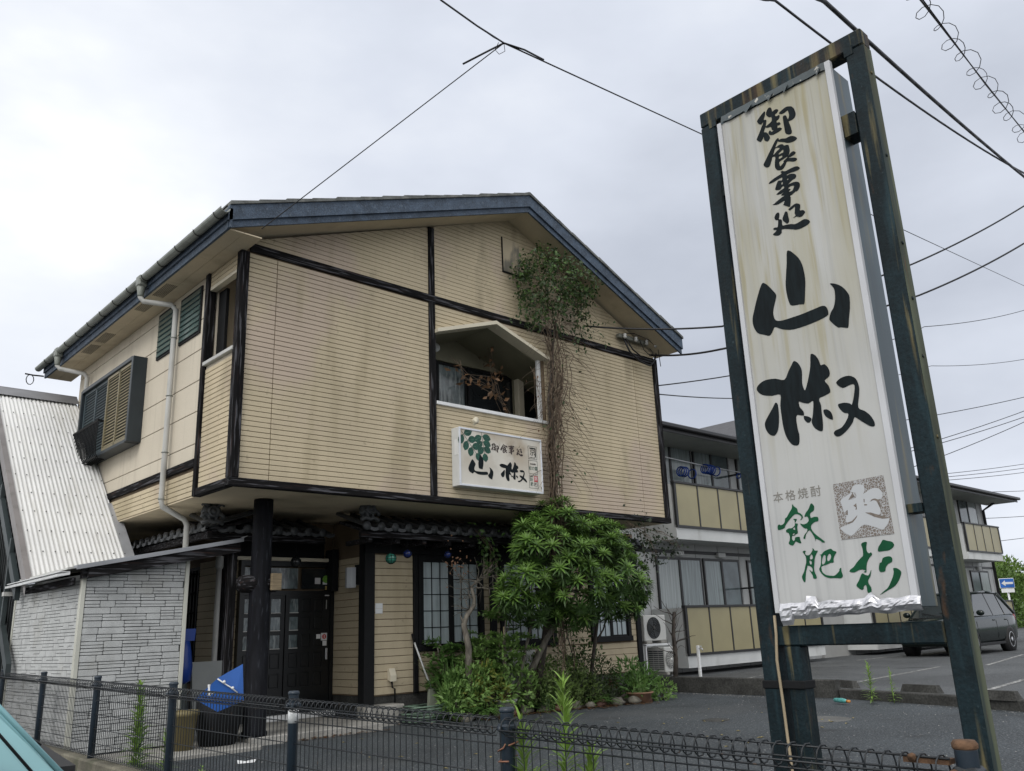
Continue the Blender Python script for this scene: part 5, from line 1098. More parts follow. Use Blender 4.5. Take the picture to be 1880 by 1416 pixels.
# ------------------------------------------------------------------ cars
M_TYRE = mat('tyre', (.012, .012, .012), rough=.85, var=.2); M_RIM = mat('wheel_rim', (.42, .43, .45), rough=.35, metal=.5, var=.08)
M_CARGL = mat('car_glass', (.030, .036, .038), rough=.04, var=.15, spec=.7); M_PLAS = mat('black_plastic', (.012, .012, .013), rough=.6)
M_TAIL = mat('tail_lamp', (.22, .01, .01), rough=.15, spec=.6); M_HEAD = mat('head_lamp', (.5, .52, .54), rough=.12, spec=.7)
def car(name, loc, heading, paint, label, L=4.1, W=1.68, H=1.5, hood=.95, belt=.92, hoodz=.86, wr=.30, axles=(.78, 3.36), base=.42, rear=.25, slope=.75, apil=.075):
    """car with its nose at local x=0, length along +x; heading rotates local x"""
    root = empty(name, loc, label, 'car'); root.rotation_euler = (0, 0, heading); OFF[root.name] = Vector((0, 0, 0))
    hw = W/2
    def prof(x):        # shoulder height of the lower body
        if x < hood: return .60 + (hoodz-.60)*min(1, (x/.35))**.5 + (belt-hoodz)*(x/hood)**2*.9
        return belt + .05*(x-hood)/(L-hood)
    def half(x): return hw*(1 - .16*max(0, 1-x/.55)**2 - .10*max(0, (x-L+.45)/.45)**2)
    xs = [0, .05, .18, .4, .7, hood, 1.4, 2.0, 2.6, 3.1, L-.5, L-.2, L-.05, L]
    def body(b):
        m = 11; V = []
        for x in xs:
            h, zt = half(x), prof(x)
            zb = .24 + (.10 if x < .05 or x > L-.06 else 0)
            if x == 0: zt = .60
            if x == L: zt = belt-.12
            sec = [(-h*.88, zb), (-h*.98, zb+.10), (-h, .52), (-h*.985, zt-.10), (-h*.93, zt-.015), (0, zt+.035 if x < hood else zt), (h*.93, zt-.015), (h*.985, zt-.10), (h, .52), (h*.98, zb+.10), (h*.88, zb)]
            V += [(x, y, z_) for y, z_ in sec]
        F = [(i*m+k, i*m+k+1, (i+1)*m+k+1, (i+1)*m+k) for i in range(len(xs)-1) for k in range(m-1)]
        F += [(i*m+m-1, i*m, (i+1)*m, (i+1)*m+m-1) for i in range(len(xs)-1)]
        F += [tuple(range(m-1, -1, -1)), tuple((len(xs)-1)*m+k for k in range(m))]
        b.add(V, F, True)
    part('body', body, paint, root)
    # greenhouse: pillars, roof and glass
    xa, xr0, xr1, xe = hood-.02, hood+slope, L-rear-.45, L-rear*.35
    ht = hw*.72; hb = hw*.92
    st_ = [(xa, belt, hb), (xr0, H-.05, ht), ((xr0+xr1)/2, H, ht*1.01), (xr1, H-.06, ht*.98), (xe, belt+.05, hb*.95)]
    def cab(b):
        V = []
        for x, z_, y in st_: V += [(x, -y, z_), (x, 0, z_+.03 if 0 < st_.index((x, z_, y)) < 4 else z_), (x, y, z_)]
        b.add(V, [(3, 6, 7, 4), (4, 7, 8, 5), (6, 9, 10, 7), (7, 10, 11, 8)], True)
        w = .075
        def pil(p, q, r=w): b.tube([p, q], r*.5, 6)
        for s in (-1, 1):
            b.add([(xa-.03, s*hb, belt-.02), (xa+.17, s*(hb+.01), belt), (xr0+.05, s*(ht+.01), H-.05), (xr0-.03, s*(ht-.02), H-.045), (xa-.02, s*(hb-.06), belt), (xr0-.01, s*(ht-.07), H-.06)], [(0, 1, 2, 3), (0, 3, 5, 4)]); b.tube([(xa-.03, s*hb, belt-.02), (xr0-.03, s*(ht-.02), H-.045)], .012, 5); pil((xe, s*hb*.95, belt+.05), (xr1, s*ht*.98, H-.06), .13)
            pil((xr0, s*ht, H-.04), ((xr0+xr1)/2, s*ht*1.01, H-.005)); pil(((xr0+xr1)/2, s*ht*1.01, H-.005), (xr1, s*ht*.98, H-.05))
        pil((xr0, -ht, H-.05), (xr0, ht, H-.05)); pil((xr1, -ht, H-.06), (xr1, ht, H-.06))
    part('roof', cab, paint, root)
    for s in (-1, 1):
        part('pillar_seam', lambda b: b.tube([(xa+.06, s*(hb+.008), belt-.01), (xr0+.01, s*(ht+.004), H-.05)], .005, 4), M_PLAS, root)
        part('quarter_light', lambda b: b.add([(xa+.20, s*(hb+.008), belt+.02), (xa+.40, s*(hb+.008), belt+.02), (xa+.42, s*(hb*.8+ht*.2+.012), belt+.18)], [(0, 1, 2)]), M_CARGL, root)
    part('windscreen', lambda b: b.add([(xa, -hb, belt), (xa, hb, belt), (xr0, ht, H-.05), (xr0, -ht, H-.05)], [(0, 1, 2, 3)]), M_CARGL, root)
    part('rear_window', lambda b: b.add([(xe, -hb*.95, belt+.05), (xe, hb*.95, belt+.05), (xr1, ht*.98, H-.06), (xr1, -ht*.98, H-.06)], [(0, 3, 2, 1)]), M_CARGL, root)
    xb1 = xr0 + .42*(xr1-xr0); xb2 = xr0 + .90*(xr1-xr0)
    for s in (-1, 1):
        def P_(x, top):
            if top: return (x, s*(ht+.004), H-.055)
            return (x, s*(hb+.004), belt+.01)
        part('side_window', lambda b: b.add([P_(xa+.22, 0), P_(xb1, 0), P_(xb1, 1), P_(xr0+.02, 1)], [(0, 1, 2, 3)]), M_CARGL, root)
        part('side_window', lambda b: b.add([P_(xb1+.07, 0), P_(xb2, 0), P_(xb2-.03, 1), P_(xb1+.07, 1)], [(0, 1, 2, 3)]), M_CARGL, root)
        part('side_window', lambda b: b.add([P_(xb2+.07, 0), P_(xe-.10, 0), P_(xr1-.02, 1), P_(xb2+.04, 1)], [(0, 1, 2, 3)]), M_CARGL, root)
        part('pillar_trim', lambda b: b.add([P_(xb1, 0), P_(xb1+.07, 0), P_(xb1+.07, 1), P_(xb1, 1)], [(0, 1, 2, 3)]), M_PLAS, root)
        mir = part('mirror', lambda b: b.blob((hood+.25, s*(hw+.09), belt+.09), .10, 10, 8, 0, (.62, 1.0, .72)), paint, root)
        for x in (xb1-.12, xb2-.12): part('door_handle', lambda b: b.bbox(x-.09, x+.09, s*hw*.985-.015, s*hw*.985+.015, belt-.12, belt-.085, .01), paint, root)
        part('door_seam', lambda b: [b.tube([(x, s*(hw+.001), .34), (x, s*(hw*.99+.002), belt-.12)], .004, 4) for x in (hood+.18, xb1+.03, xb2+.03)], M_PLAS, root)
        part('sill', lambda b: b.bbox(axles[0]+.4, axles[1]-.4, s*hw*.95-.02, s*hw*.95+.02, .20, .27, .01), M_PLAS, root)
        part('headlight', lambda b: b.blob((.14, s*hw*.70, .66), .15, 10, 8, 0, (.9, 1, .5)), M_HEAD, root)
        part('tail_light', lambda b: b.blob((L-.10, s*hw*.82, .86), .13, 10, 8, 0, (.7, .8, 1.1)), M_TAIL, root)
        for ax in axles:
            y0 = s*(hw-.10)
            part('wheel_arch', lambda b: b.lathe((ax, s*(hw-.10), wr), [(wr+.05, -.10*1), (wr+.05, .104)], 20, 'y'), M_PLAS, root)
            wh = part('wheel', lambda b: b.lathe((ax, y0, wr), [(wr*.6, -.09), (wr*.96, -.09), (wr, -.06), (wr, .06), (wr*.96, .112 if s > 0 else .09), (wr*.66, .114 if s > 0 else .09)] if s > 0 else [(wr*.66, -.114), (wr*.96, -.112), (wr, -.06), (wr, .06), (wr*.96, .09), (wr*.6, .09)], 20, 'y'), M_TYRE, root)
            yo = y0 + s*.108
            part('rim', lambda b: (b.lathe((ax, yo, wr), [(wr*.66, 0), (wr*.66, s*.008), (wr*.60, s*.010), (wr*.56, -s*.02), (.0, -s*.02)], 18, 'y'), [b.prism([(ax+math.cos(a-.2)*wr*.2, wr+math.sin(a-.2)*wr*.2), (ax+math.cos(a-.13)*wr*.6, wr+math.sin(a-.13)*wr*.6), (ax+math.cos(a+.13)*wr*.6, wr+math.sin(a+.13)*wr*.6), (ax+math.cos(a+.2)*wr*.2, wr+math.sin(a+.2)*wr*.2)], 'y', min(yo-s*.02, yo+s*.006), max(yo-s*.02, yo+s*.006)) for a in [k*math.pi*2/7 for k in range(7)]], b.lathe((ax, yo, wr), [(wr*.22, -s*.02), (wr*.2, s*.012), (0, s*.014)], 12, 'y')), M_RIM, wh)
    part('front_bumper', lambda b: b.bbox(-.03, .10, -hw*.80, hw*.80, .28, .50, .03), paint, root)
    part('grille', lambda b: b.bbox(-.015, .06, -hw*.5, hw*.5, .54, .62, .01), M_PLAS, root)
    part('rear_bumper', lambda b: b.bbox(L-.10, L+.03, -hw*.84, hw*.84, .30, .55, .03), paint, root)
    part('wiper', lambda b: (b.tube([(xa-.03, -.1, belt+.03), (xa+.10, .45, belt+.12)], .01, 4), b.tube([(xa-.03, -.55, belt+.03), (xa+.10, .0, belt+.12)], .01, 4), b.box(xa-.07, xa-.005, -hb*.9, hb*.9, belt-.01, belt+.012)), M_PLAS, root)
    return root
M_PDARK = mat('dark_green_car_paint', (.006, .012, .011), rough=.14, var=.05, spec=.4, coat=0)
M_PTEAL = mat('pale_teal_car_paint', (.20, .41, .44), rough=.25, var=.04, spec=.5, coat=.8)
car('parked_car', (22.55, 9.28, LZ), 0.0, M_PDARK, 'dark green hatchback parked in front of the apartment balconies', L=4.2, W=1.68, H=1.55)
car('parked_car', (1.78, 4.12, 0), R(172), M_PTEAL, 'pale teal small car at the left edge beside the fence', L=3.4, W=1.48, H=1.62, hood=.70, belt=.97, hoodz=.66, axles=(.55, 2.9), slope=.55, rear=.12, apil=.10)

# ------------------------------------------------------------------ air conditioners, taps, small street things
M_ACW = mat('ivory_ac_case', (.56, .56, .53), rough=.5, var=.05, stains=[((.35, .34, .3), 4, (1, 1, .5), .56, .75, .4)]); M_ACD = mat('ac_dark', (.05, .055, .06), rough=.6)
def ac(x, y, z_, w, h, label, side=False, fan=True, d=.28):
    r_ = empty('air_conditioner', (x, y, z_), label, 'air conditioner')
    part('case', lambda b: b.bbox(x, x+w, y, y+d, z_, z_+h, .012), M_ACW, r_)
    cx, cz, rr = x+w*(.62 if side else .5-.08), z_+h*.5, min(w, h)*.42
    if side: cx, rr = x+w*.5, w*.44
    if not fan:
        part('front_recess', lambda b: b.box(x+.05, x+w*.62, y-.003, y+.001, z_+.08, z_+h*.72), mat('ac_shadow_grille', (.30, .31, .30), var=.2, vs=60), r_)
        return r_
    part('fan_recess', lambda b: b.lathe((cx, y-.002, cz), [(rr, 0), (rr, -.004), (0, -.004)], 24, 'y', False), M_ACD, r_)
    def grille(b):
        for q in (.98, .78, .58, .38, .18): b.tube([(cx+rr*q*math.cos(a), y-.012, cz+rr*q*math.sin(a)) for a in [2*math.pi*k/22 for k in range(22)]], .006, 4, closed=True)
        for k in range(14 if side else 6):
            a = 2*math.pi*k/(14 if side else 6)+.2; b.tube([(cx+rr*.1*math.cos(a), y-.012, cz+rr*.1*math.sin(a)), (cx+rr*.6*math.cos(a+.25), y-.014, cz+rr*.6*math.sin(a+.25)), (cx+rr*math.cos(a+.55), y-.012, cz+rr*math.sin(a+.55))], .0055, 4)
        b.lathe((cx, y-.010, cz), [(rr*.2, 0), (rr*.18, -.012), (0, -.014)], 14, 'y')
    part('fan_guard', grille, M_ACW if side else M_CONC_D, r_)
    if side: kind(part('vent_slots', lambda b: [b.box(x-.003, x+.01, y+.03+j*(d-.06)/3, y+.02+(j+1)*(d-.06)/3, z_+.05+k*.035, z_+.07+k*.035) for k in range(int((h-.08)/.035)) for j in range(3)], M_ACD, r_), 'stuff')
    part('feet', lambda b: (b.bbox(x+.02, x+w*.3, y-.02, y+d+.02, z_-.05, z_-.001, .01), b.bbox(x+w*.7, x+w-.02, y-.02, y+d+.02, z_-.05, z_-.001, .01)), M_CONC, r_)
    return r_
ac(12.98, 10.50, 1.10, .66, .47, 'white air conditioner unit raised on the steel rack')
ac(13.33, 10.35, .53, .37, .45, 'white air conditioner unit standing on the ground below the rack', side=True, d=.42)
rk = empty('steel_rack', (13.2, 10.6, LZ), 'white angle steel rack under the upper air conditioner', 'rack')
part('rack_frame', lambda b: ([b.bbox(xx, xx+.035, yy, yy+.035, G, 1.045, .004) for xx in (12.93, 13.66) for yy in (10.46, 10.80)], b.bbox(12.93, 13.70, 10.46, 10.50, 1.01, 1.048, .004), b.bbox(12.93, 13.70, 10.80, 10.84, 1.01, 1.048, .004), b.bbox(12.93, 12.965, 10.5, 10.8, .70, .735, .004)), M_WHITE, rk)
part('pipe', lambda b: b.tube([(12.9, 10.7, 1.3), (12.86, 10.75, 1.0), (12.88, 10.7, .6), (12.95, 10.6, .45)], .022, 6), M_WHITE, rk)
a3 = ac(8.80, 9.72, .52, .58, .58, 'white air conditioner unit half hidden behind the garden plants', fan=False)
part('grille_slots', lambda b: [b.box(8.84+i*.09, 8.91+i*.09, 9.716, 9.722, 1.0, 1.055) for i in range(4)], M_ACD, a3)
sp = empty('standpipe', (13.36, 9.6, LZ), 'thin white water standpipe by the apartment lot', 'standpipe')
part('pipe', lambda b: b.bbox(13.34, 13.39, 9.58, 9.63, LZ, 1.0, .008), M_WHITE, sp)
part('tap', lambda b: (b.tube([(13.365, 9.58, .95), (13.365, 9.52, .95), (13.365, 9.505, .91)], .012, 6), b.tube([(13.34, 9.54, .985), (13.39, 9.54, .985)], .008, 6)), M_ALU, sp)
lt = empty('plastic_bottle', (10.9, 5.95, G), 'crushed teal and white bottle lying against the low kerb', 'litter')
part('bottle', lambda b: b.tube([(11.68, 6.02, G+.05), (11.70, 6.06, G+.05), (11.74, 6.13, G+.052), (11.80, 6.25, G+.05), (11.81, 6.27, G+.05)], [.012, .03, .034, .03, .02], 8), mat('bottle_label', (.10, .36, .34), rough=.3, var=.3, vs=40), lt)
part('cap', lambda b: b.tube([(11.655, 5.97, G+.05), (11.68, 6.02, G+.05)], .02, 8), mat('orange_cap', (.5, .22, .06)), lt)
# blue sheet, blue bag, boards, pots and broom at the entrance
bs = MB()
BSP = lambda x, y, z: (4.25 + (x-4.44)*.58, 9.38 + (y-9.14)*.6, .90 + (z-.95)*.58)
bs.add([BSP(*p) for p in [(4.02, 9.26, .80), (4.36, 9.12, 1.14), (4.72, 9.02, .92), (4.42, 9.16, .55), (4.36, 9.15, 1.14), (4.84, 9.08, 1.38), (4.86, 9.02, .72), (4.72, 9.04, .92)]], [(0, 3, 2, 1), (4, 7, 6, 5), (2, 3, 6)])
bl = empty('blue_folded_board', (4.45, 9.1, .5), 'bright blue folded plastic sheet leaning by the entrance column', 'sheet')
M_BLU2 = mat('bright_blue_plastic', (.022, .10, .36), rough=.45, var=.1)
bs.build('sheet', M_BLU2, bl)
part('clips', lambda b: (b.tube([BSP(*p) for p in [(4.36, 9.10, 1.14), (4.48, 9.06, 1.05), (4.60, 9.03, .97), (4.72, 9.0, .87)]], .008, 5), [b.blob(BSP(*p), .018, 6, 4) for p in ((4.47, 9.05, 1.08), (4.63, 9.02, .96))], b.tube([BSP(4.19, 9.12, .87), BSP(4.30, 9.08, .90)], .008, 4)), M_WHITE, bl)
bgm = MB()
bgm.add([(4.22, 10.4, 1.42), (4.36, 10.4, 1.42), (4.37, 10.4, 1.56), (4.22, 10.4, 1.56), (4.22, 10.5, 1.42), (4.36, 10.5, 1.42), (4.37, 10.5, 1.56), (4.22, 10.5, 1.56)], [(0, 1, 2, 3), (7, 6, 5, 4), (1, 5, 6, 2), (3, 2, 6, 7), (0, 4, 5, 1)])
bgm.lathe((4.27, 10.45, .93), [(.02, 0), (.09, .04), (.10, .2), (.075, .38), (.05, .50), (.0, .52)], 10)
tag(bgm.build('blue_bag', M_BLUE), 'dark blue bag hanging behind the right edge of the brick clad shed', 'bag')
tag(MB().prism([(10.9, .29), (10.98, .29), (11.1, 1.16), (11.06, 1.16)], 'x', 4.62, 5.02).build('leaning_board', mat('pale_grey_board', (.27, .285, .28), var=.1)), 'pale grey board leaning near the blue bag at the side passage', 'board')
tag(MB().prism([(10.98, .29), (11.08, .29), (11.22, 1.12), (11.18, 1.12)], 'x', 4.36, 4.60).build('leaning_board', mat('slate_board', (.10, .125, .125), var=.1)), 'slate grey board leaning behind the pale board at the side passage', 'board')
def pot(x, y, r, h, m, label, name='flower_pot', soil=True, z0=G):
    p_ = empty(name, (x, y, z0), label, 'flower pot')
    part('pot', lambda b: b.lathe((x, y, z0), [(r*.72, 0), (r*.95, h*.86), (r*1.08, h*.87), (r*1.08, h), (r*.95, h), (r*.92, h*.86)], 18), m, p_)
    part('soil', lambda b: b.lathe((x, y, z0), [(0, h*.88), (r*.93, h*.88)], 14), M_BARKD, p_)
    return p_
M_TERRA = mat('terracotta', (.24, .14, .09), rough=.85, var=.2, vs=9); M_POTG = mat('green_grey_pot', (.14, .17, .12), rough=.8, var=.2); M_POTW = mat('white_pot', (.40, .41, .40), rough=.7, var=.15)
pot(4.02, 9.75, .15, .40, mat('ochre_tub', (.17, .14, .065), rough=.6, var=.1), 'ochre plastic tub beside the shed corner trim', z0=.285)
tag(MB().lathe((4.46, 9.85, .29), [(.20, 0), (.26, .30), (.24, .46), (.0, .5)], 14).build('dark_jar', M_BLACK), 'big black jar standing between the ochre tub and the column', 'jar')
pot(8.52, 9.50, .165, .22, M_POTW, 'white round pot with the thin bamboo stem in front of the bed')
pot(10.72, 9.42, .115, .22, M_POTG, 'greenish grey pot at the right end of the planting')
pot(10.92, 9.02, .20, .16, M_TERRA, 'wide terracotta bowl rightmost in front of the planting')
br = empty('broom', (7.55, 10.1, .5), 'white handled broom with a grey bin leaning by the black post', 'broom')
part('handle', lambda b: b.tube([(7.60, 9.98, .62), (7.50, 10.22, 1.22), (7.49, 10.24, 1.28)], .013, 6), M_WHITE, br)
part('grip', lambda b: b.tube([(7.49, 10.24, 1.28), (7.475, 10.27, 1.40)], .017, 6), M_BLACK, br)
part('dustpan', lambda b: b.prism([(7.50, .30), (7.66, .30), (7.64, .66), (7.52, .66)], 'y', 9.92, 9.98), mat('grey_green_pan', (.20, .22, .17), var=.15), br)
# garden hose coil
def coil(b):
    q = random.Random(4)
    pts = []
    for i in range(230):
        a = i*.36; rr = .30 + .05*math.sin(i*.11) + q.uniform(-.012, .012)
        pts.append((7.50 + rr*1.35*math.cos(a) + .06*math.sin(i*.05), 9.92 + rr*.8*math.sin(a), G+.02 + i*.0009 + .012*math.sin(i*.9)))
    b.tube(pts, .011, 5)
    b.tube([(7.7, 9.8, G+.1), (7.95, 9.72, G+.25), (8.12, 9.7, G+.16), (8.05, 9.68, G+.03), (7.8, 9.65, G+.02)], .011, 5)
hm = MB(); coil(hm)
tag(hm.build('garden_hose', mat('grey_green_hose', (.10, .15, .11), rough=.5, var=.4, vs=12)), 'tangled grey green garden hose lying at the foot of the wall', 'hose')
# glass fishing floats under the tiled eave
def floatball(x, y, z_, r, m, label):
    f_ = empty('glass_float', (x, y, z_), label, 'glass float')
    part('ball', lambda b: b.blob((x, y, z_), r, 18, 12), m, f_)
    part('net', lambda b: ([b.tube([(x+r*1.02*math.cos(a)*math.sin(t), y+r*1.02*math.sin(a)*math.sin(t), z_+r*1.02*math.cos(t)) for t in [math.pi*k/10 for k in range(11)]], .0035, 3) for a in [math.pi*2*k/9 for k in range(9)]], [b.tube([(x+r*1.02*math.sin(t)*math.cos(a), y+r*1.02*math.sin(t)*math.sin(a), z_+r*1.02*math.cos(t)) for a in [math.pi*2*k/16 for k in range(16)]], .0035, 3, closed=True) for t in (.6, 1.1, 1.6, 2.1, 2.6)], b.tube([(x, y, z_+r), (x, y, 2.66)], .004, 4)), M_BLACK, f_)
M_GB, M_BB = mat('green_float_glass', (.03, .17, .12), rough=.12, var=.2, spec=.6), mat('blue_float_glass', (.012, .03, .16), rough=.12, var=.2, spec=.6)
floatball(6.71, 9.70, 2.392, .072, M_GB, 'green glass float hanging in a net under the tiled eave')
floatball(6.985, 9.70, 2.462, .056, M_BB, 'small blue glass float beside the green float under the eave')
floatball(7.69, 9.70, 2.47, .05, M_BB, 'small blue glass float hanging before the tall lattice window')
floatball(5.33, 10.75, 2.40, .07, M_GLASS, 'dark glass float hanging before the door just right of the column')
floatball(5.86, 10.75, 2.41, .07, M_GLASS, 'dark glass float hanging before the middle of the door')
# one way sign far right
ow = empty('one_way_sign', (50.6, 16.3, LZ), 'blue one way sign with a white arrow on a white pole', 'road sign')
vx, vy = -rgt.x, -rgt.y
def face(b, hw_, z0, z1, d): 
    c = Vector((50.0, 16.0)); r2d = Vector((rgt.x, rgt.y)); f2d = Vector((-r2d.y, r2d.x))*-1
    v = []
    for t in (d, d+.02):
        for s, z_ in ((-hw_, z0), (hw_, z0), (hw_, z1), (-hw_, z1)):
            p = c + r2d*s + Vector((math.sin(PSI), math.cos(PSI)))*t; v.append((p.x, p.y, z_))
    b.add(v, [(3, 2, 1, 0), (4, 5, 6, 7), (0, 1, 5, 4), (1, 2, 6, 5), (2, 3, 7, 6), (3, 0, 4, 7)])
part('plate', lambda b: face(b, .36, 2.55, 3.0, 0), mat('sign_blue', (.012, .10, .38), rough=.4), ow)
part('border', lambda b: face(b, .39, 2.52, 3.03, .03), M_WHITE, ow)
part('sub_plate', lambda b: face(b, .34, 2.30, 2.50, .03), M_WHITE, ow)
def arrow(b):
    c = Vector((50.0, 16.0)); r2d = Vector((rgt.x, rgt.y)); f2 = Vector((math.sin(PSI), math.cos(PSI)))
    P2 = [(-.30, 2.775), (-.10, 2.92), (-.10, 2.83), (.30, 2.83), (.30, 2.72), (-.10, 2.72), (-.10, 2.63)]
    v = []
    for t in (-.012, -.002):
        for s, z_ in P2: p = c + r2d*s + f2*t; v.append((p.x, p.y, z_))
    b.add(v, [tuple(range(7)), tuple(range(13, 6, -1))] + [(i, (i+1) % 7, 7+(i+1) % 7, 7+i) for i in range(7)])
part('arrow', arrow, M_STW, ow)
part('pole', lambda b: b.tube([(50.15, 16.08, LZ), (50.15, 16.08, 3.0)], .05, 8), M_WHITE, ow)
# far house and hills
FH = empty('far_house', (66, 26, 0), 'far low house with a grey tiled roof behind the green trees', 'house')
part('wall', lambda b: b.box(56, 84, 26, 36, -.02, 3.2), M_AW2, FH)
part('roof', lambda b: b.prism([(25.0, 3.6), (31, 5.6), (37, 3.6), (37, 3.35), (25.0, 3.35)], 'x', 55, 85), mat('grey_tile_roof', (.19, .20, .21), rough=.7, var=.25, vs=3, stretch=(6, 1, 1)), FH)
def hills(b):
    n = 50; V = []
    for i in range(n+1):
        a = R(30 + 90*i/n); d = 420
        h = 16 + 14*noise.noise((i*.16, 2, 0)) + 6*noise.noise((i*.5, 9, 0))
        V += [(d*math.sin(a), d*math.cos(a), -2), (d*1.05*math.sin(a), d*1.05*math.cos(a), max(h, 6)), (d*1.5*math.sin(a), d*1.5*math.cos(a), max(h, 6)*.9)]
    b.add(V, [(i*3+k, (i+1)*3+k, (i+1)*3+k+1, i*3+k+1) for i in range(n) for k in range(2)], True)
hb_ = MB(); hills(hb_); kind(hb_.build('hills', mat('hazed_hill_green', (.11, .135, .12), rough=1, var=.3, vs=.05)), 'structure')  # distance haze is put into the greyed hill colour

# ------------------------------------------------------------------ overhead wires
M_WIRE = mat('black_cable', (.010, .010, .012), rough=.55)
def wire(name, pts, r, label, sag=0.0, group='overhead wires', n=5, seg=14, twist=0):
    b = MB(); P = [Vector(p) for p in pts]; out = []
    for a, c in zip(P[:-1], P[1:]):
        for k in range(seg+1):
            t = k/seg; q = a.lerp(c, t); q.z -= sag*4*t*(1-t)
            if out and (q-out[-1]).length < 1e-4: continue
            out.append(q)
    if twist:
        for ph in (0, 2.1, 4.2):
            o2 = []
            dense = []
            for a, c in zip(out[:-1], out[1:]):
                m = max(2, int((c-a).length/.09)); dense += [a.lerp(c, k/m) for k in range(m)]
            for i, q in enumerate(dense):
                an = i*.55 + ph; o2.append(q + Vector((math.cos(an)*r*.9, math.sin(an)*r*.5, math.sin(an)*r*.9)))
            b.tube(o2, r*.75, n, False)
    else: b.tube(out, r, n, False)
    return tag(b.build(name, M_WIRE), label, 'wire', group)
J = (5.42, 5.70, 7.57)
w = MB().tube([(-10, 1.0, 5.0), (4.0, 5.1, 7.1), (4.26, 5.34, 7.26), (4.9, 5.55, 7.43), J], .010, 5).tube([(4.9, 5.55, 7.43), (5.2, 5.62, 7.48), J], .006, 4)
w.tube([J, (5.32, 5.86, 7.51), (5.12, 6.05, 7.36)], .011, 5).tube([J, (5.75, 5.72, 7.66), (6.1, 5.76, 7.72)], .011, 5).tube([(5.36, 5.72, 7.56), (5.33, 5.75, 7.47), (5.38, 5.74, 7.43), (5.43, 5.70, 7.47), J], .004, 4)
tag(w.build('wire_joint', M_WIRE), 'black cable joint where three thin wires meet above the roof', 'wire', 'overhead wires')
wire('service_wire', [J, (3.98, 8.35, 5.93)], .006, 'thin wire running down from the joint to the left gable corner', .0)
wire('service_wire', [J, (10.14, 6.34, 8.68), (19.11, 6.78, 9.94), (36.9, 9.06, 13.91), (72, 13.5, 22)], .009, 'thin wire running from the joint across to the right behind the tall sign')
wire('twisted_cable', [(-12, 1.4, 3.6), (3.6, 2.3, 5.3), (4.97, 2.38, 5.71), (12.44, 2.76, 7.2), (22, 3.3, 9.0), (40, 4.4, 12.4)], .013, 'thinner twisted black cable behind the top of the tall sign', .10, twist=1)
wire('twisted_cable', [(-12, .4, 3.4), (3.6, 1.95, 5.1), (5.16, 2.11, 5.63), (12.46, 2.77, 7.15), (22, 3.6, 8.95), (40, 5.1, 12.3)], .022, 'thick twisted black cable passing behind the rusty top corner of the sign', .04, twist=1)
hc = MB(); A, B = Vector((6.4, 1.98, 6.4)), Vector((10.9, 2.3, 6.85))
A, B = Vector((7.04, 2.03, 6.62)) + (Vector((7.04, 2.03, 6.62))-Vector((10.48, 2.23, 6.8)))*.15, Vector((10.48, 2.23, 6.8)) + (Vector((10.48, 2.23, 6.8))-Vector((7.04, 2.03, 6.62)))*.3
d = (B-A)
for o_ in ((0, 0, 0), (0, .02, .05), (0, -.03, -.04), (0, .04, .1)):
    hc.tube([A+Vector(o_), A+d*.5+Vector(o_)*(-.3)-Vector((0, 0, .03)), B+Vector(o_)*.5], .006, 4)
hp = []
for i in range(150):
    t = i/149; an = i*.62; rr = .085*(1+.3*math.sin(i*.37))
    hp.append(A+d*t + Vector((0, math.cos(an)*rr, math.sin(an)*rr-.03)))
hc.tube(hp, .004, 4)
tag(hc.build('spiral_wrapped_wire', M_WIRE), 'bundle of wires wrapped in loose spiral loops at the upper right corner', 'wire')
wire('service_cable', [(10.15, 8.93, 6.27), (11.23, 7.03, 5.94), (14.97, 5.32, 7.45), (17.99, 4.12, 9.11), (36, -3.0, 18)], .016, 'upper black supply cable from the gable bracket to the right', .05)
wire('service_cable', [(11.80, 8.93, 6.08), (11.32, 7.08, 5.6), (15.16, 5.38, 6.91), (18.22, 4.31, 8.44), (36, -2.0, 17)], .018, 'lower black supply cable from the gable bracket to the right', .05)
wire('thin_wire', [(12.1, 9.2, 5.6), (18, 8.0, 7.2), (27.04, 9.6, 10.16), (37.14, 9.31, 12.99), (80, 8, 25)], .012, 'thin pale wire below the two supply cables at the right', .1)
wire('thin_wire', [(12.1, 9.3, 5.5), (22, 11.8, 7.6), (36.48, 12.96, 11.46), (42.24, 11.01, 12.33), (90, -6, 19)], .012, 'thin wire low across the sky right of the tall sign', .1)
for i, (a, c, lab) in enumerate([((36.9, 13.06, 9.64), (42.49, 11.35, 10.91), 'single thin wire above the far bundle of wires'), ((37.08, 13.12, 8.66), (42.59, 11.49, 10.31), 'topmost wire of the crossing bundle at the right'), ((37.1, 13.1, 8.5), (42.6, 11.5, 10.05), 'middle wire of the crossing bundle at the right'), ((37.13, 13.05, 8.0), (42.65, 11.6, 9.83), 'lowest wire of the crossing bundle at the right'), ((46.63, 16.56, 8.59), (57.16, 16.04, 10.09), 'topmost of the level far wires above the apartment end'), ((46.65, 16.55, 8.42), (57.2, 16.1, 9.85), 'second of the level far wires above the apartment end'), ((46.7, 16.54, 8.25), (57.23, 16.2, 9.6), 'third of the level far wires above the apartment end'), ((46.7, 16.5, 7.6), (57.23, 16.3, 8.5), 'separate far wire just over the apartment eave'), ((46.7, 16.5, 6.2), (57.2, 16.3, 7.0), 'far wire touching the apartment eave end'), ((46.7, 17, 4.9), (60, 16.6, 6.0), 'low far wire right of the upper balcony')]):
    d_ = Vector(c)-Vector(a); wire('far_wire', [Vector(a)-d_*.9, Vector(c)+d_*1.2], .016, lab, .25)
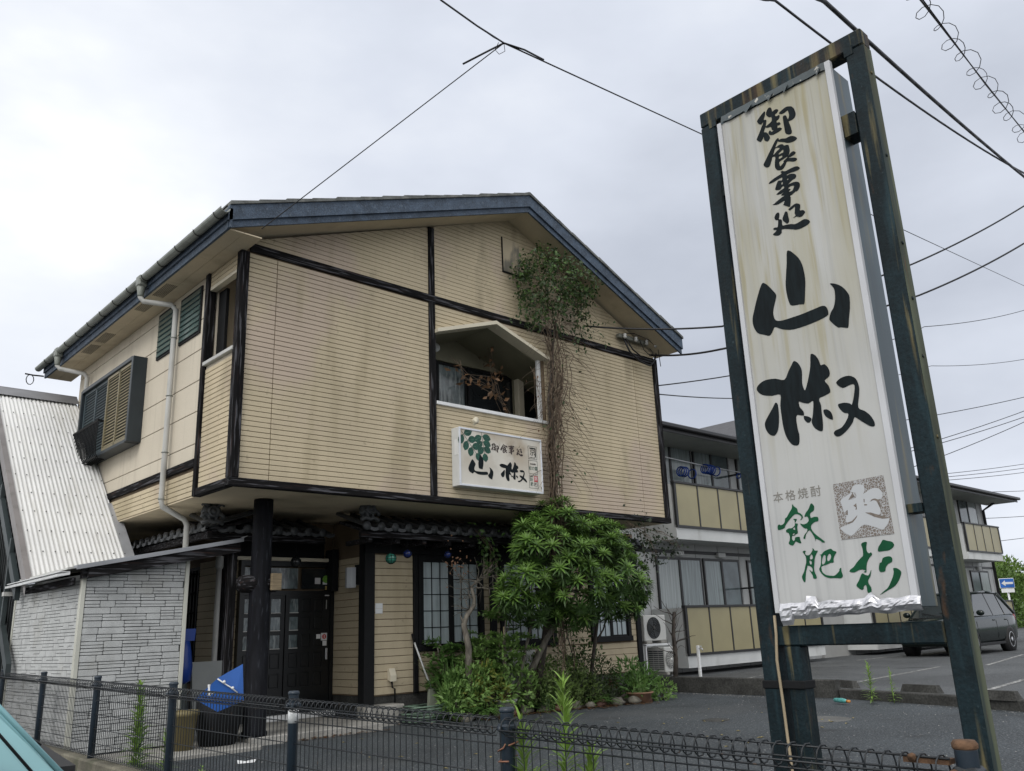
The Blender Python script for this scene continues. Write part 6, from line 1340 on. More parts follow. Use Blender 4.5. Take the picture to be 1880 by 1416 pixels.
# supply bracket with insulators on the gable
sb = empty('supply_bracket', (11.2, 8.9, 6.2), 'old grey wooden bracket with insulators and looped cables on the gable', 'bracket')
part('bar', lambda b: (b.bbox(10.95, 11.75, 8.90, 8.98, 6.24, 6.31, .006),), mat('grey_timber', (.16, .165, .14), var=.3), sb)
part('insulator', lambda b: [b.lathe((x, 8.86, 6.22), [(.02, 0), (.035, .03), (.025, .05), (.035, .08), (.0, .10)], 8) for x in (11.05, 11.35, 11.65, 11.9)], M_PIPE, sb)
part('loops', lambda b: (b.tube([(11.05, 8.9, 6.25), (11.15, 8.86, 6.0), (11.4, 8.85, 5.86), (11.7, 8.86, 5.84), (11.9, 8.9, 6.0), (11.95, 8.9, 6.12)], .018, 5), b.tube([(11.1, 8.9, 6.25), (11.25, 8.86, 6.05), (11.5, 8.85, 5.94), (11.85, 8.88, 5.95)], .014, 5), b.tube([(11.5, 8.9, 6.3), (11.55, 8.85, 6.1), (11.7, 8.84, 6.02), (11.82, 8.86, 6.1), (11.75, 8.88, 6.18)], .008, 4), b.tube([(10.95, 8.93, 6.30), (11.3, 8.85, 6.36), (11.7, 8.85, 6.33), (12.0, 8.88, 6.22), (12.06, 8.9, 5.9)], .007, 4)), M_WIRE, sb)
# ------------------------------------------------------------------ plants
def rv(q): return Vector((q.gauss(0, 1), q.gauss(0, 1), q.gauss(0, 1)))
# planting bed edged with stones
bed = MB(); bed.add([(7.6, 9.45, G+.02), (9.0, 9.45, G+.02), (10.3, 9.05, G+.02), (11.2, 8.95, G+.02), (11.6, 9.4, G+.02), (12.4, 10.27, G+.1), (7.6, 10.27, G+.1)], [tuple(range(7))])
kind(bed.build('planting_bed', mat('bed_soil', (.055, .042, .03), rough=.95, var=.4, vs=8, fine=.4, bump=.6, bs=30)), 'structure')
M_STONE = mat('edge_stone', (.14, .13, .105), rough=.9, var=.3, vs=6, fine=.2, bump=.4, bs=40); q = random.Random(5); sx = 7.65; edge = []
for i in range(15):
    w_ = q.uniform(.18, .30); t = sx
    y_ = 9.42 if sx < 9 else 9.42 - (sx-9)*.27 if sx < 10.5 else 9.0
    st = MB().blob((sx+w_/2, y_+q.uniform(-.03, .03), G+.04), w_/2, 8, 6, .5, (1, .6, .55), i)
    st.build('edge_stone', M_STONE if i % 3 else mat('bed_brick', (.11, .055, .04), var=.3) if 'bed_brick' not in bpy.data.materials else bpy.data.materials['bed_brick'], None if i == 0 else bpy.data.objects['bed_edging']) if i else None
    if i == 0:
        eo = empty('bed_edging', (9.3, 9.3, G), 'row of rough stones edging the planting bed', 'edging'); st.build('edge_stone', M_STONE, eo)
    sx += w_+.02
    if sx > 11.1: break
# evergreen shrub tree with whorled leaves
def whorl(n, L, q, droop):
    b = MB()
    for i in range(n):
        a = i*2.4; el = .95 - 1.05*(i/n)
        d = Vector((math.cos(a)*math.cos(el), math.sin(a)*math.cos(el), math.sin(el)))
        l = L*(.65+.45*(i/n))*q.uniform(.88, 1.1)
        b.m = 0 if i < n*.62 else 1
        b.leaf((0, 0, -.02*(i/n)), d, (0, 0, 1), l, l*.185, .18, .16+droop*(i/n))
    return b
ET = empty('evergreen_shrub', (9.2, 9.4, G), 'big bright green whorled evergreen shrub in front of the restaurant wall', 'shrub')
q = random.Random(11)
WM = []
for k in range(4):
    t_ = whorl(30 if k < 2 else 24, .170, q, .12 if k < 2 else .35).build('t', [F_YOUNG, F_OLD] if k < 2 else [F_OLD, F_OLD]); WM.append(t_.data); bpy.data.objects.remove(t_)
CR = [((9.0, 8.75, 2.78), .42), ((9.85, 8.7, 2.66), .36), ((8.48, 8.75, 2.52), .34), ((8.88, 8.6, 2.38), .48), ((9.65, 8.55, 2.22), .54), ((8.42, 8.75, 2.10), .36), ((10.35, 8.7, 2.12), .40), ((9.1, 8.55, 1.95), .42), ((10.55, 8.75, 1.85), .26), ((8.60, 9.0, 1.85), .40), ((9.7, 8.8, 1.78), .34), ((9.0, 9.1, 2.6), .5), ((10.0, 9.0, 2.3), .45), ((9.45, 8.8, 1.66), .32), ((8.75, 8.95, 1.66), .30), ((10.3, 8.75, 1.75), .28), ((8.2, 8.9, 1.85), .24)]
npl = 0; placed = []
for it in range(5200):
    c, r_ = CR[it % len(CR)]
    d = rv(q).normalized()
    if d.z < -.75 or d.y > .45: continue
    p = Vector(c) + Vector((d.x*r_*1.05, d.y*r_*.9, d.z*r_))*q.uniform(.72, 1.10)
    if any((p-Vector(c2)).length < r2_*.68 for c2, r2_ in CR): continue
    if any((p-o_).length < .118 for o_ in placed): continue
    placed.append(p)
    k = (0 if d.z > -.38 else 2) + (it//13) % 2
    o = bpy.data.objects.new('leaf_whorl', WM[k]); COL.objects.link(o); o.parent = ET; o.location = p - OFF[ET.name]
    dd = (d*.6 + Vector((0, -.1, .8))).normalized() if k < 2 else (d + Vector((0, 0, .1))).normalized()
    o.rotation_euler = (dd.to_track_quat('Z', 'Y').to_matrix() @ Matrix.Rotation(q.uniform(0, 6.28), 3, 'Z')).to_euler()
    s_ = q.uniform(.8, 1.3); o.scale = (s_, s_, s_); npl += 1
    if npl > 298: break
def limbs(b, pts, r0, r1, q, n=7):
    m = len(pts); b.tube(pts, [r0+(r1-r0)*i/(m-1) for i in range(m)], n)
def trunk_(b):
    limbs(b, [(8.93, 9.55, G), (9.0, 9.45, .8), (9.15, 9.25, 1.25), (9.3, 9.1, 1.65), (9.25, 8.9, 2.1), (9.1, 8.8, 2.5)], .055, .03, q)
    limbs(b, [(9.1, 9.6, G), (9.15, 9.5, 1.0), (9.5, 9.2, 1.6), (9.7, 8.9, 2.1)], .04, .02, q)
    limbs(b, [(8.72, 9.55, G), (8.76, 9.3, 1.1), (8.79, 9.15, 1.5), (8.70, 9.05, 1.65), (8.62, 8.95, 2.0)], .026, .014, q); limbs(b, [(8.79, 9.15, 1.5), (8.90, 9.1, 1.65), (8.92, 9.0, 2.1)], .018, .01, q)
    for c, r_ in CR[::2]: limbs(b, [(9.2, 9.0, 1.9), tuple(Vector((9.2, 9.0, 1.9)).lerp(Vector(c), .5) + Vector((0, .05, .08))), c], .022, .008, q, 5)
part('trunk', trunk_, M_BARK, ET)
ET2 = part('side_trunk', lambda b: (limbs(b, [(10.35, 9.6, G), (10.30, 9.4, .9), (10.22, 9.2, 1.4), (10.15, 9.0, 1.9)], .035, .02, q), limbs(b, [(10.26, 9.3, 1.15), (10.42, 9.25, 1.35), (10.55, 9.2, 1.7)], .018, .008, q)), M_BARKD, ET)
# generic clipped shrub of small leaves
def leafmass(b, blobs, n, L, W, q, up=.3):
    tot = sum(r*r for c, r, *_ in blobs)
    for c, r, *sc in blobs:
        sc = sc[0] if sc else (1, 1, 1)
        for i in range(int(n*r*r/tot)):
            d = rv(q).normalized(); rr = r*(1-abs(q.gauss(0, .16)))*(1+.25*noise.noise(d*2.3+Vector(c)))
            p = Vector(c) + Vector((d.x*rr*sc[0], d.y*rr*sc[1], d.z*rr*sc[2]))
            if p.z < G+.02: continue
            dr = (d*.7 + rv(q)*.5 + Vector((0, 0, up))).normalized()
            b.leaf2(p, dr, rv(q), L*q.uniform(.7, 1.3), W*q.uniform(.7, 1.2))
def shrub(name, blobs, n, L, W, m, label, seed, stem=True, cat='shrub', bark=M_BARKD, group=None):
    q = random.Random(seed); c = blobs[0][0]
    r_ = empty(name, (c[0], c[1], G), label, cat, group)
    part('foliage', lambda b: leafmass(b, blobs, n, L, W, q), m, r_)
    if stem: part('stems', lambda b: [b.tube([(c[0]+q.uniform(-.06, .06), c[1]+q.uniform(-.06, .06), G), tuple(Vector(bl[0])*.6+Vector((c[0], c[1], G))*.4+rv(q)*.04), bl[0]], [.014, .01, .005], 5) for bl in blobs for _ in range(3)], bark, r_)
    return r_
shrub('azalea', [((9.25, 9.55, .66), .36), ((9.10, 9.5, .45), .28), ((9.45, 9.45, .5), .26)], 2200, .048, .026, F_AZA, 'clipped dark azalea mound below the slanted trunk, left of two', 21)
shrub('azalea', [((9.80, 9.55, .62), .36), ((9.65, 9.4, .42), .26), ((10.05, 9.4, .45), .28)], 2300, .048, .026, F_AZA, 'clipped dark azalea mound in the middle of the bed', 22)
shrub('azalea', [((10.42, 9.50, .62), .36), ((10.6, 9.5, .42), .28), ((10.25, 9.35, .4), .24)], 2000, .048, .026, foliage('azalea_leaf_dark', (0.049, 0.078, 0.027)), 'clipped azalea mound behind the greenish pot', 23)
shrub('leafy_plant', [((11.0, 9.25, .62), .26), ((11.18, 9.15, .45), .26), ((10.9, 9.1, .5), .18)], 620, .13, .032, F_FERN, 'bright strap leaved plant behind the wide terracotta bowl', 24)
shrub('ground_weed', [((11.45, 8.98, .36), .20), ((11.3, 8.9, .30), .14)], 420, .06, .028, F_NAN, 'low green weed clump at the right end of the bed on the asphalt', 25)
shrub('climber', [((10.35, 9.85, 1.2), .34), ((10.55, 9.8, .9), .3), ((10.15, 9.8, 1.0), .28), ((10.05, 9.75, 1.5), .22)], 520, .07, .036, F_OLD, 'dark leafy climber tangled below the shrub against the lattice window', 26)
# yellowish leaved plant, nandina, ferns, bladed plant
shrub('yellowish_shrub', [((8.15, 9.55, .72), .20), ((8.30, 9.50, .58), .18), ((8.0, 9.55, .55), .16)], 330, .12, .034, F_YEL, 'yellow green leaved plant between the ferns and the white pot', 27)
def nandina(x, y, h, label, seed, sp=.40, m=F_NAN):
    q = random.Random(seed); r_ = empty('nandina', (x, y, G), label, 'shrub')
    def st(b):
        for k in range(3): b.tube([(x+q.uniform(-.05, .05), y+q.uniform(-.05, .05), G), (x+q.uniform(-.08, .08), y+q.uniform(-.08, .08), G+h*.6), (x+q.uniform(-.1, .1), y+q.uniform(-.1, .1), G+h*.95)], .010, 5)
    part('stems', st, M_BARK, r_)
    def lv(b):
        for k in range(38):
            a = q.uniform(0, 6.28); z_ = G+h*q.uniform(.35, 1.0); ln = sp*q.uniform(.5, 1.1)*(1.15-.5*(z_-G)/h)
            d = Vector((math.cos(a), math.sin(a), q.uniform(.05, .5))).normalized(); p0 = Vector((x, y, z_))
            for i in range(3, 10):
                t = i/9; p = p0 + d*ln*t - Vector((0, 0, .10*t*t*ln/.4))
                for s in (-1, 1):
                    side = Vector((-d.y*s, d.x*s, .15)) + d*.5
                    b.leaf2(p, side, (0, 0, 1), .095*q.uniform(.7, 1.2), .040)
                    b.leaf2(p + side*.05, side + rv(q)*.4, (0, 0, 1), .08*q.uniform(.7, 1.2), .036)
                    if i > 5: b.leaf2(p + side*.08, rv(q)*.6 + d, (0, 0, 1), .08*q.uniform(.7, 1.2), .036)
    part('leaves', lv, m, r_)
nandina(8.55, 9.45, 1.45, 'tall feathery nandina beside the white pot with thin stem', 31, .52)
nandina(8.15, 9.85, .95, 'shorter feathery nandina below the twisted bare tree', 32, .55, F_FERN)
nandina(7.78, 10.0, 1.05, 'small nandina in front of the tall lattice window sill', 33, .32, F_FERN)
nandina(8.35, 9.75, 1.1, 'feathery nandina behind the yellow green plant', 34, .42)
shrub('leafy_plant', [((7.95, 9.6, .66), .30), ((8.35, 9.55, .55), .32), ((8.75, 9.5, .6), .30), ((7.7, 9.6, .5), .24), ((8.6, 9.6, 1.05), .28), ((8.2, 9.75, .95), .26)], 2600, .085, .036, F_NAN, 'low leafy green plant filling the bed between ferns and white pot', 35)
def fern(x, y, n, L, label, seed, m=F_FERN, h=.3):
    q = random.Random(seed); r_ = empty('fern', (x, y, G), label, 'fern', 'ferns in the planting bed')
    def fr(b):
        for k in range(n):
            a = q.uniform(0, 6.28); l = L*q.uniform(.7, 1.15); d = Vector((math.cos(a), math.sin(a), 0)); rise = q.uniform(.5, 1.2)
            prev = Vector((x, y, G+.02))
            for i in range(1, 13):
                t = i/12; p = Vector((x, y, G+.03)) + d*l*t*.8 + Vector((0, 0, l*(rise*t - (rise+.25)*.7*t*t)))
                wv = .10*(1-t)*min(1, t*4)+.012; ax = (p-prev).normalized()
                for s in (-1, 1): b.leaf2(p, Vector((-d.y*s, d.x*s, -.1)) + ax*.45, (0, 0, 1), wv, .022)
                prev = p
    part('fronds', fr, m, r_)
    return r_
for i, (x, y, n, L, lab) in enumerate([(7.75, 9.55, 16, .50, 'fern nearest the broom'), (8.05, 9.42, 14, .40, 'fern before the yellow green plant'), (8.78, 9.70, 16, .50, 'fern right of the white pot'), (9.02, 9.60, 12, .42, 'fern before the white air conditioner'), (7.95, 9.75, 14, .55, 'fern at the foot of the bare tree'), (10.2, 9.15, 8, .30, 'small fern at the front of the azaleas'), (8.98, 9.45, 8, .32, 'small fern by the edge stones')]):
    fern(x, y, n+8, L*1.2, lab + ' in the planting bed', 40+i, F_FERN if i % 2 else foliage('fern_leaf_%s' % 'bright' if i < 4 else 'fern_leaf_deep', (.06, .125, .03) if i < 4 else (.04, .085, .025)))
def blades(name, x, y, n, L, label, seed, w=.018, m=F_FERN, z0=None, sp=.35, cat='plant'):
    q = random.Random(seed); z0 = G if z0 is None else z0; r_ = empty(name, (x, y, z0), label, cat)
    def f(b):
        for k in range(n):
            a = q.uniform(0, 6.28); l = L*q.uniform(.6, 1.1); d = Vector((math.cos(a), math.sin(a), 0)); lean = q.uniform(.1, sp*2); sd = Vector((-d.y, d.x, 0))*w/2
            o_ = Vector((x+q.uniform(-.1, .1), y+q.uniform(-.1, .1), z0)); V = []
            for i in range(6):
                t = i/5; p = o_ + d*l*lean*t*t + Vector((0, 0, l*(t - .28*lean*t**3))); ww = (1-t**2)
                V += [p-sd*ww, p+sd*ww]
            b.add(V, [(2*i, 2*i+1, 2*i+3, 2*i+2) for i in range(5)], True)
    part('blades', f, m, r_); return r_
blades('montbretia', 7.72, 9.70, 90, .95, 'clump of long upright green blades by the broom and black post', 51)
blades('montbretia', 8.02, 9.60, 80, .8, 'shorter clump of green blades among the ferns', 52)
blades('iris', 9.22, 9.38, 30, .55, 'dark bladed plant before the air conditioner under the nandina', 53, .022, F_OLD)
blades('pot_plant', 10.92, 9.02, 26, .42, 'strappy green plant growing in the wide terracotta bowl', 54, .035, F_NAN, G+.13, .55)
blades('pot_plant', 10.72, 9.42, 16, .26, 'reddish dry plant growing in the greenish grey pot', 55, .02, mat('reddish_leaf', (.16, .07, .04), var=.3), G+.19, .5)
blades('pot_plant', 8.52, 9.50, 40, .20, 'dry ochre moss and grass in the white pot', 56, .012, mat('ochre_grass', (.20, .16, .05), var=.3), G+.18, .6)
tag(MB().tube([(8.53, 9.50, G+.2), (8.535, 9.49, .9), (8.53, 9.48, 1.45)], .012, 6).tube([(8.48, 9.5, G+.2), (8.47, 9.5, .8)], .008, 5).build('bamboo_stake', mat('straw_stake', (.32, .27, .15), var=.15)), 'thin straw coloured stake standing in the white pot', 'stake')
# bare twisted tree against the tall lattice window
BT = empty('bare_tree', (7.9, 9.6, G), 'small crooked pale barked tree with bare twigs before the lattice window', 'tree')
def btree(b):
    q = random.Random(61)
    limbs(b, [(8.0, 9.65, G), (7.95, 9.6, .9), (7.89, 9.52, 1.2), (7.80, 9.5, 1.50), (7.86, 9.5, 1.62), (7.99, 9.5, 1.75), (8.0, 9.5, 1.85), (7.95, 9.5, 2.0)], .055, .022, q, 8)
    limbs(b, [(7.80, 9.5, 1.50), (7.74, 9.5, 1.62)], .022, .008, q, 6); limbs(b, [(7.95, 9.52, 2.0), (8.1, 9.5, 2.12), (8.35, 9.5, 2.22)], .018, .006, q, 5)
    for (p, h) in (((7.95, 9.5, 2.0), .5), ((8.1, 9.5, 2.12), .35), ((7.75, 9.5, 2.1), .4), ((8.0, 9.5, 1.85), .35), ((7.9, 9.5, 1.7), .25), ((8.35, 9.5, 2.2), .3)):
        for k in range(7):
            d = (rv(q) + Vector((0, -.2, .55))).normalized(); a = Vector(p); pts = [a]
            for i in range(4): d = (d + rv(q)*.32).normalized(); a = a + d*h*.26; pts.append(a)
            limbs(b, pts, .006, .0022, q, 4)
            e_ = pts[2]; d = (d + rv(q)*.7).normalized(); limbs(b, [e_, e_+d*h*.2, e_+d*h*.35+rv(q)*.02], .004, .002, q, 4)
part('trunk', btree, M_BARK, BT)
kind(part('buds', lambda b: [b.blob(tuple(Vector((7.65+.12*q.gauss(0, 1), 9.47, 2.35+.12*q.gauss(0, 1)))), .012, 5, 4) for _ in range(45)] and None, mat('dry_bud', (.22, .12, .07), var=.3), BT), 'stuff')
BS = empty('bare_shrub', (12.85, 9.7, LZ), 'leafless dark shrub standing in front of the air conditioners', 'shrub')
def bshrub(b):
    q = random.Random(62)
    limbs(b, [(12.8, 9.75, LZ), (12.84, 9.72, .8), (12.80, 9.7, 1.2), (12.88, 9.7, 1.6)], .05, .03, q, 7)
    for k in range(20):
        z_ = q.uniform(.7, 1.6); a = Vector((12.82, 9.7, z_)); d = Vector((q.choice((-1, 1))*q.uniform(.5, 1), q.uniform(-.6, .3), q.uniform(.5, 1.2))).normalized(); pts = [a]
        for i in range(4): d = (d + rv(q)*.22).normalized(); a = a + d*.11; pts.append(a)
        limbs(b, pts, .010, .003, q, 4)
part('branches', bshrub, M_BARKD, BS)
# ivy climbing the facade
IV = empty('climbing_vine', (9.2, 8.9, G), 'thick tangled climbing vine up the facade with a leafy green head', 'vine')
q = random.Random(71)
def cx(z_):  return 9.12 + .17*min(1, max(0, (z_-4)/1.2))
def wd(z_): return .06 + .025*max(0, z_-3.6) + .10*min(1, max(0, z_-5.2))
def vstems(b):
    for k in range(32):
        o_ = q.gauss(0, .55); zt = q.uniform(4.8, 7.0); z_ = q.uniform(.6, 2.6); pts = []; ph = q.uniform(0, 6.28)
        while z_ < zt:
            pts.append((cx(z_)+wd(z_)*o_*1.25+.085*math.sin(z_*1.9+ph)+.04*math.sin(z_*5+ph*2)+q.gauss(0, .022), 8.93-q.uniform(.0, .10)*(1 if z_ > 3 else 0)-.03*abs(o_), z_)); z_ += .16
        if len(pts) > 3: b.tube(pts, [q.uniform(.004, .010)]*len(pts), 4)
part('stems', vstems, M_TWIG, IV)
part('main_stem', lambda b: (b.tube([(9.16, 9.6, G), (9.16, 9.3, 1.2), (9.14, 8.97, 2.4), (9.13, 8.93, 3.4), (9.16, 8.92, 4.6), (9.28, 8.92, 5.8)], [.06, .055, .055, .055, .045, .025], 8), b.tube([(9.10, 9.6, G), (9.2, 9.3, 1.3), (9.08, 8.97, 2.6), (9.17, 8.91, 3.8), (9.10, 8.9, 4.8), (9.36, 8.9, 6.2)], [.035, .035, .035, .03, .025, .012], 6)), M_BARKD, IV)
def vtwigs(b):
    for k in range(170):
        z_ = q.uniform(3.6, 7.2) if k > 40 else q.uniform(4.2, 6.2)
        s = q.choice((-1, 1)); a = Vector((cx(z_)+wd(z_)*s*q.uniform(.3, 1.1), 8.86, z_)); d = Vector((s*q.uniform(.3, 1), -q.uniform(.1, .5), q.uniform(-.3, .9))).normalized(); pts = [a]
        ln = q.uniform(.04, .10)
        for i in range(9): d = (d + Vector((s*.10, 0, -.22)) + rv(q)*.10).normalized(); a = a + d*ln; a.y = min(a.y, 8.95); pts.append(a)
        b.tube(pts, [.005-.0004*i for i in range(len(pts))], 3)
part('twigs', vtwigs, M_TWIG, IV)
def vleaves(b):
    HB = [((8.50, 8.82, 6.78), .18), ((8.60, 8.82, 6.35), .18), ((10.08, 8.82, 6.95), .2), ((8.75, 8.82, 5.98), .16), ((8.85, 8.72, 6.95), .34), ((9.3, 8.65, 6.9), .36), ((9.75, 8.68, 6.85), .34), ((8.75, 8.78, 6.55), .27), ((9.15, 8.72, 6.5), .30), ((9.55, 8.72, 6.55), .26), ((8.85, 8.82, 6.15), .22), ((9.15, 8.8, 7.2), .26), ((10.0, 8.78, 6.75), .22), ((9.85, 8.8, 6.3), .16), ((8.62, 8.8, 6.85), .20)]
    tot = sum(r*r for c, r in HB)
    for c, r in HB:
        for i in range(int(2300*r*r/tot)):
            d = rv(q).normalized(); p = Vector(c) + d*r*q.uniform(.55, 1.08)*Vector((1, 1, 1)).length/1.732
            p.y = min(p.y, 8.93)
            if p.z > wall_top(p.x)-.06: continue
            b.m = 0 if q.random() < .62 else 1
            b.leaf2(p, rv(q)*.6 + Vector((0, -.3, -.55)), rv(q) + Vector((0, -1, .3)), .070*q.uniform(.6, 1.25), .042*q.uniform(.7, 1.2))
    for k in range(26):      # trailing leafy strands
        a = Vector((q.uniform(8.5, 10.1), 8.80, q.uniform(6.1, 6.7))); s = q.choice((-1, 1, 1)); d = Vector((s*.4, -.2, -.3))
        for i in range(9):
            d = (d + Vector((0, 0, -.12)) + rv(q)*.2).normalized(); a = a + d*.055; a.y = min(a.y, 8.92); b.m = 0
            b.leaf2(a, rv(q)*.5 + Vector((0, -.2, -.6)), rv(q)+Vector((0, -1, 0)), .07, .04)
    for k in range(36):
        z_ = q.uniform(3.3, 6.0); b.m = 0; b.leaf2((cx(z_)+q.gauss(.1, .22), 8.8, z_ if k > 12 else q.uniform(3.2, 4.0)), rv(q)*.6+Vector((0, -.2, -.5)), rv(q)+Vector((0, -1, 0)), .07, .04)
part('leaves', vleaves, [F_IVY, foliage('ivy_leaf_bright', (0.074, 0.135, 0.035))], IV)
# hanging dark vine under the right end, spray at the tile eave, dead strands in the loggia
def hangvine(name, pts, n, L, m, label, seed, spread=.14):
    q = random.Random(seed); r_ = empty(name, pts[0], label, 'vine')
    P = [Vector(p) for p in pts]; 
    def sm_(b):
        for k in range(5): b.tube([p + rv(q)*.05 for p in P], .004, 4)
    part('stems', sm_, M_TWIG, r_)
    def lv(b):
        for i in range(n):
            t = q.uniform(0, len(P)-1.001); k = int(t); p = P[k].lerp(P[k+1], t-k) + rv(q)*spread*(1-.3*t/len(P))
            b.leaf2(p, rv(q)*.6+Vector((0, -.1, -.5)), rv(q)+Vector((0, -1, 0)), L*q.uniform(.6, 1.2), L*.55)
    part('leaves', lv, m, r_)
hangvine('hanging_vine', [(10.9, 9.0, 2.98), (11.2, 8.95, 2.85), (11.35, 8.95, 2.55), (11.45, 8.95, 2.35)], 230, .075, F_DARK, 'dark leafy vine hanging under the right end of the upper floor', 81, .17)
hangvine('hanging_vine', [(11.3, 8.95, 2.95), (11.75, 8.95, 2.85), (12.0, 8.95, 2.72), (12.15, 8.95, 2.62)], 90, .075, F_DARK, 'long vine shoot reaching right past the building corner', 82, .10)
hangvine('eave_creeper', [(8.15, 9.5, 2.78), (8.28, 9.5, 2.62), (8.40, 9.5, 2.45), (8.30, 9.5, 2.25)], 110, .085, F_OLD, 'green creeper sprig draped over the tiled eave by the bare tree', 83, .10)
hangvine('dead_vine', [(7.45, 9.2, 5.2), (7.6, 9.1, 5.0), (7.95, 9.1, 4.95), (8.4, 9.15, 4.78)], 26, .11, F_DRY, 'dead brown vine strand across the loggia opening', 84, .10)
hangvine('dead_vine', [(8.5, 9.55, 5.75), (8.48, 9.5, 5.3), (8.50, 9.45, 4.9), (8.6, 9.3, 4.6)], 40, .10, F_DRY, 'dead brown vine climbing the cream post in the loggia', 85, .09)
hangvine('dead_vine', [(8.9, 9.0, 5.3), (8.95, 8.98, 5.0), (8.92, 8.96, 4.7), (9.05, 8.95, 4.45)], 14, .06, F_DRY, 'bare hanging twigs at the right edge of the loggia', 86, .12)
# weeds by the fence
def weed(x, y, z0, h, label, seed, n=110, L=.15, m=F_WEED, lean=(0, 0), wr=.14):
    q = random.Random(seed); r_ = empty('tall_weed', (x, y, z0), label, 'weed')
    top = Vector((x+lean[0], y+lean[1], z0+h))
    part('stem', lambda b: b.tube([(x, y, z0), tuple(Vector((x, y, z0)).lerp(top, .5)+Vector((.01, .01, 0))), tuple(top)], [.006, .005, .002], 5), m, r_)
    def lv(b):
        for i in range(n):
            t = i/n; p = Vector((x, y, z0)).lerp(top, .05+.95*t); a = i*2.4+q.uniform(-.4, .4); el = .25+.9*t+q.uniform(-.35, .3)
            l = L*(1.0-.55*t)*q.uniform(.5, 1.25)
            b.leaf(p, (math.cos(a)*math.cos(el), math.sin(a)*math.cos(el), math.sin(el)), (0, 0, 1), l, l*wr, .1, .3)
    part('leaves', lv, m, r_)
weed(2.92, 8.05, .26, .78, 'tall bright weed rising through the fence at the left, beside the third post', 91, 220, .18, wr=.2)
weed(3.05, 8.35, .26, .55, 'dark feathery weed behind the fence before the brick clad shed', 92, 170, .15, foliage('dark_weed', (0.068, 0.135, 0.041)))
weed(2.80, 7.10, .26, .46, 'short bright weed behind the fence left of the fourth post', 93, 80)
weed(2.95, 6.75, .26, .24, 'tiny weed at the foot of the fence left of the fourth post', 94, 40, .09)
weed(3.05, 5.9, .24, .16, 'tiny weed on the asphalt right of the fourth post', 95, 40, .09)
weed(2.78, 2.74, .26, .92, 'tall bright weed behind the fence just right of the centre post', 96, 220, .18, lean=(.04, .02))
weed(2.70, 2.84, .26, .74, 'bushy bright weed touching the right side of the centre post', 97, 220, .19, lean=(-.02, .05))
weed(2.80, 2.68, .26, .62, 'lower bright weed between the two taller weeds at the fence', 98, 180, .18, lean=(.06, -.03))
weed(11.98, 5.80, .25, .52, 'bright weed growing out of the low kerb on the parking lot', 99, 100, .15, wr=.17)
weed(12.08, 5.55, .25, .44, 'slimmer weed in the low kerb right of the brighter weed', 100, 60, .12, wr=.18)
# leaf litter, paper scraps, grass tufts
lm = MB(); q = random.Random(5)
for k in range(420):
    t = q.random(); x = 7.9 + 3.1*t; y = 9.35 - .30*max(0, x-9)*.9 + q.gauss(-.02, .09)
    if k > 330: x, y = q.uniform(5.2, 6.6), 9.58 - q.random()*.12 + (.02*(x-5))
    a = q.uniform(0, 6.28); lm.leaf2((x, y, G+.006+q.random()*.012), (math.cos(a), math.sin(a), q.uniform(-.1, .3)), (0, 0, 1), .07*q.uniform(.5, 1.2), .035)
kind(lm.build('leaf_litter', F_DRY), 'stuff')
tag(MB().add([(4.05, 8.45, G+.006), (4.20, 8.40, G+.006), (4.28, 8.52, G+.02), (4.18, 8.56, G+.006), (4.08, 8.53, G+.03)], [(0, 1, 2, 3, 4)]).build('paper_scrap', M_WHITE), 'white scrap of paper lying on the asphalt before the entrance', 'litter')
yl = MB(); q = random.Random(9)
for k in range(46):
    x, y = q.uniform(4.5, 10.5), q.uniform(5, 9.2); a = q.uniform(0, 6.28)
    yl.leaf2((x, y, G+.006), (math.cos(a), math.sin(a), .05), (0, 0, 1), .06, .03)
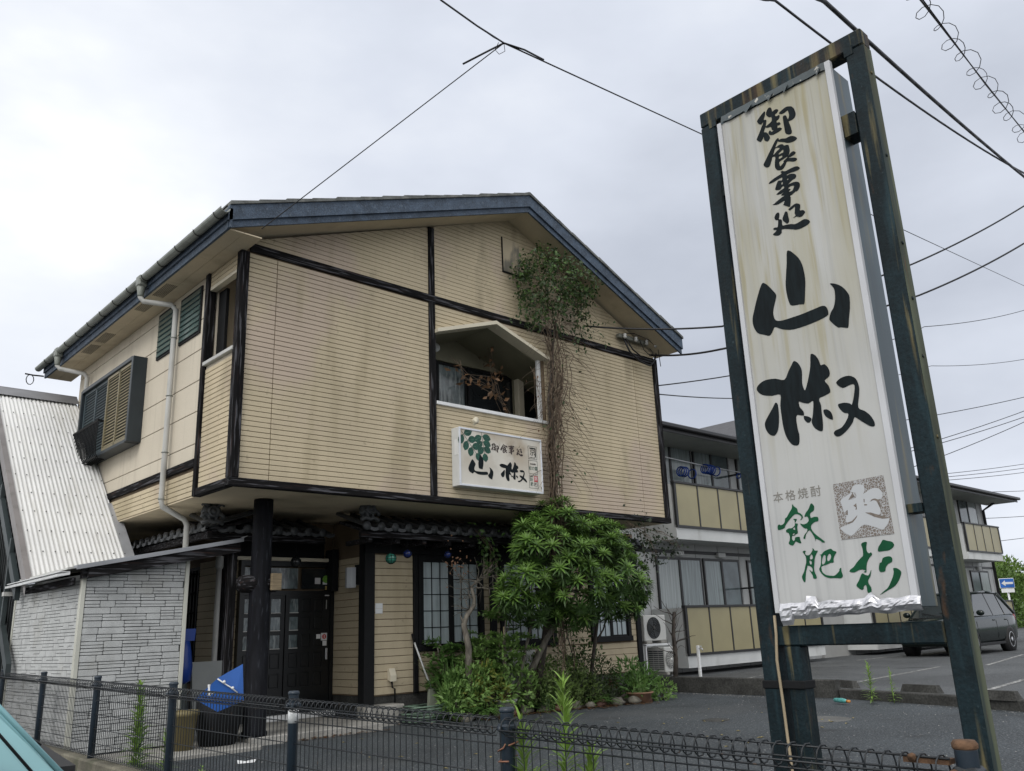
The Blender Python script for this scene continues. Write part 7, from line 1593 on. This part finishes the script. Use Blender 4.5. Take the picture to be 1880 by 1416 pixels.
kind(yl.build('scattered_leaves', mat('yellow_leaf', (.30, .24, .08), var=.3)), 'stuff')
gc = MB(); q = random.Random(12)
for k in range(1500):
    if k < 600: t = q.random(); a = Vector(KERB[2]).lerp(Vector(KERB[4]), t) if t < .7 else Vector(KERB[4]).lerp(Vector(KERB[6]), (t-.7)/.3); x, y = a.x - .08 - abs(q.gauss(0, .10)), a.y + q.gauss(0, .1)
    else: x, y = q.uniform(3.0, 11.8), q.uniform(2.5, 9.3)
    r_ = q.uniform(.003, .010); an = q.uniform(0, 6.28)
    gc.add([(x+r_*math.cos(an+j*2.1), y+r_*math.sin(an+j*2.1), G+.001) for j in range(3)] + [(x, y, G+r_*.8)], [(0, 1, 3), (1, 2, 3), (2, 0, 3)])
kind(gc.build('loose_gravel', mat('loose_gravel', (.26, .26, .25), rough=.9, var=.4, vs=30)), 'stuff')
# trees at the far right, tree row behind
def tree(x, y, h, crown, n, L, label, seed, m=F_TREE):
    q = random.Random(seed); r_ = empty('green_tree', (x, y, 0), label, 'tree', 'trees at the end of the apartment block')
    part('trunk', lambda b: (b.tube([(x, y, -.05), (x+.1, y, h*.4), (x, y+.1, h*.8)], [.22, .16, .06], 8), [b.tube([(x, y, h*.4), c], [.08, .02], 5) for c, r in crown]), M_BARKD, r_)
    part('crown', lambda b: leafmass(b, crown, n, L, L*.5, q), m, r_)
tree(58.0, 19.5, 3.4, [((58.0, 19.5, 2.2), 1.6), ((57.4, 19, 1.2), 1.3), ((58.8, 19.2, 2.9), 1.1)], 3000, .26, 'bushy green tree at the corner of the apartment block behind the one way sign', 101)
tree(62.5, 20.5, 4.2, [((62.5, 20.5, 2.4), 2.2), ((61.2, 19.8, 1.2), 1.6), ((64, 20.3, 1.6), 1.9), ((63, 20, 3.4), 1.3)], 5000, .28, 'larger green tree at the right edge of the picture', 102, foliage('tree_leaf_bright', (0.115, 0.189, 0.038), tr=.15))
tree(66.5, 22.5, 4.4, [((66.5, 22.5, 2.6), 2.4), ((68, 22, 1.6), 2.2)], 3000, .3, 'green tree behind the right edge beside the far house', 103)
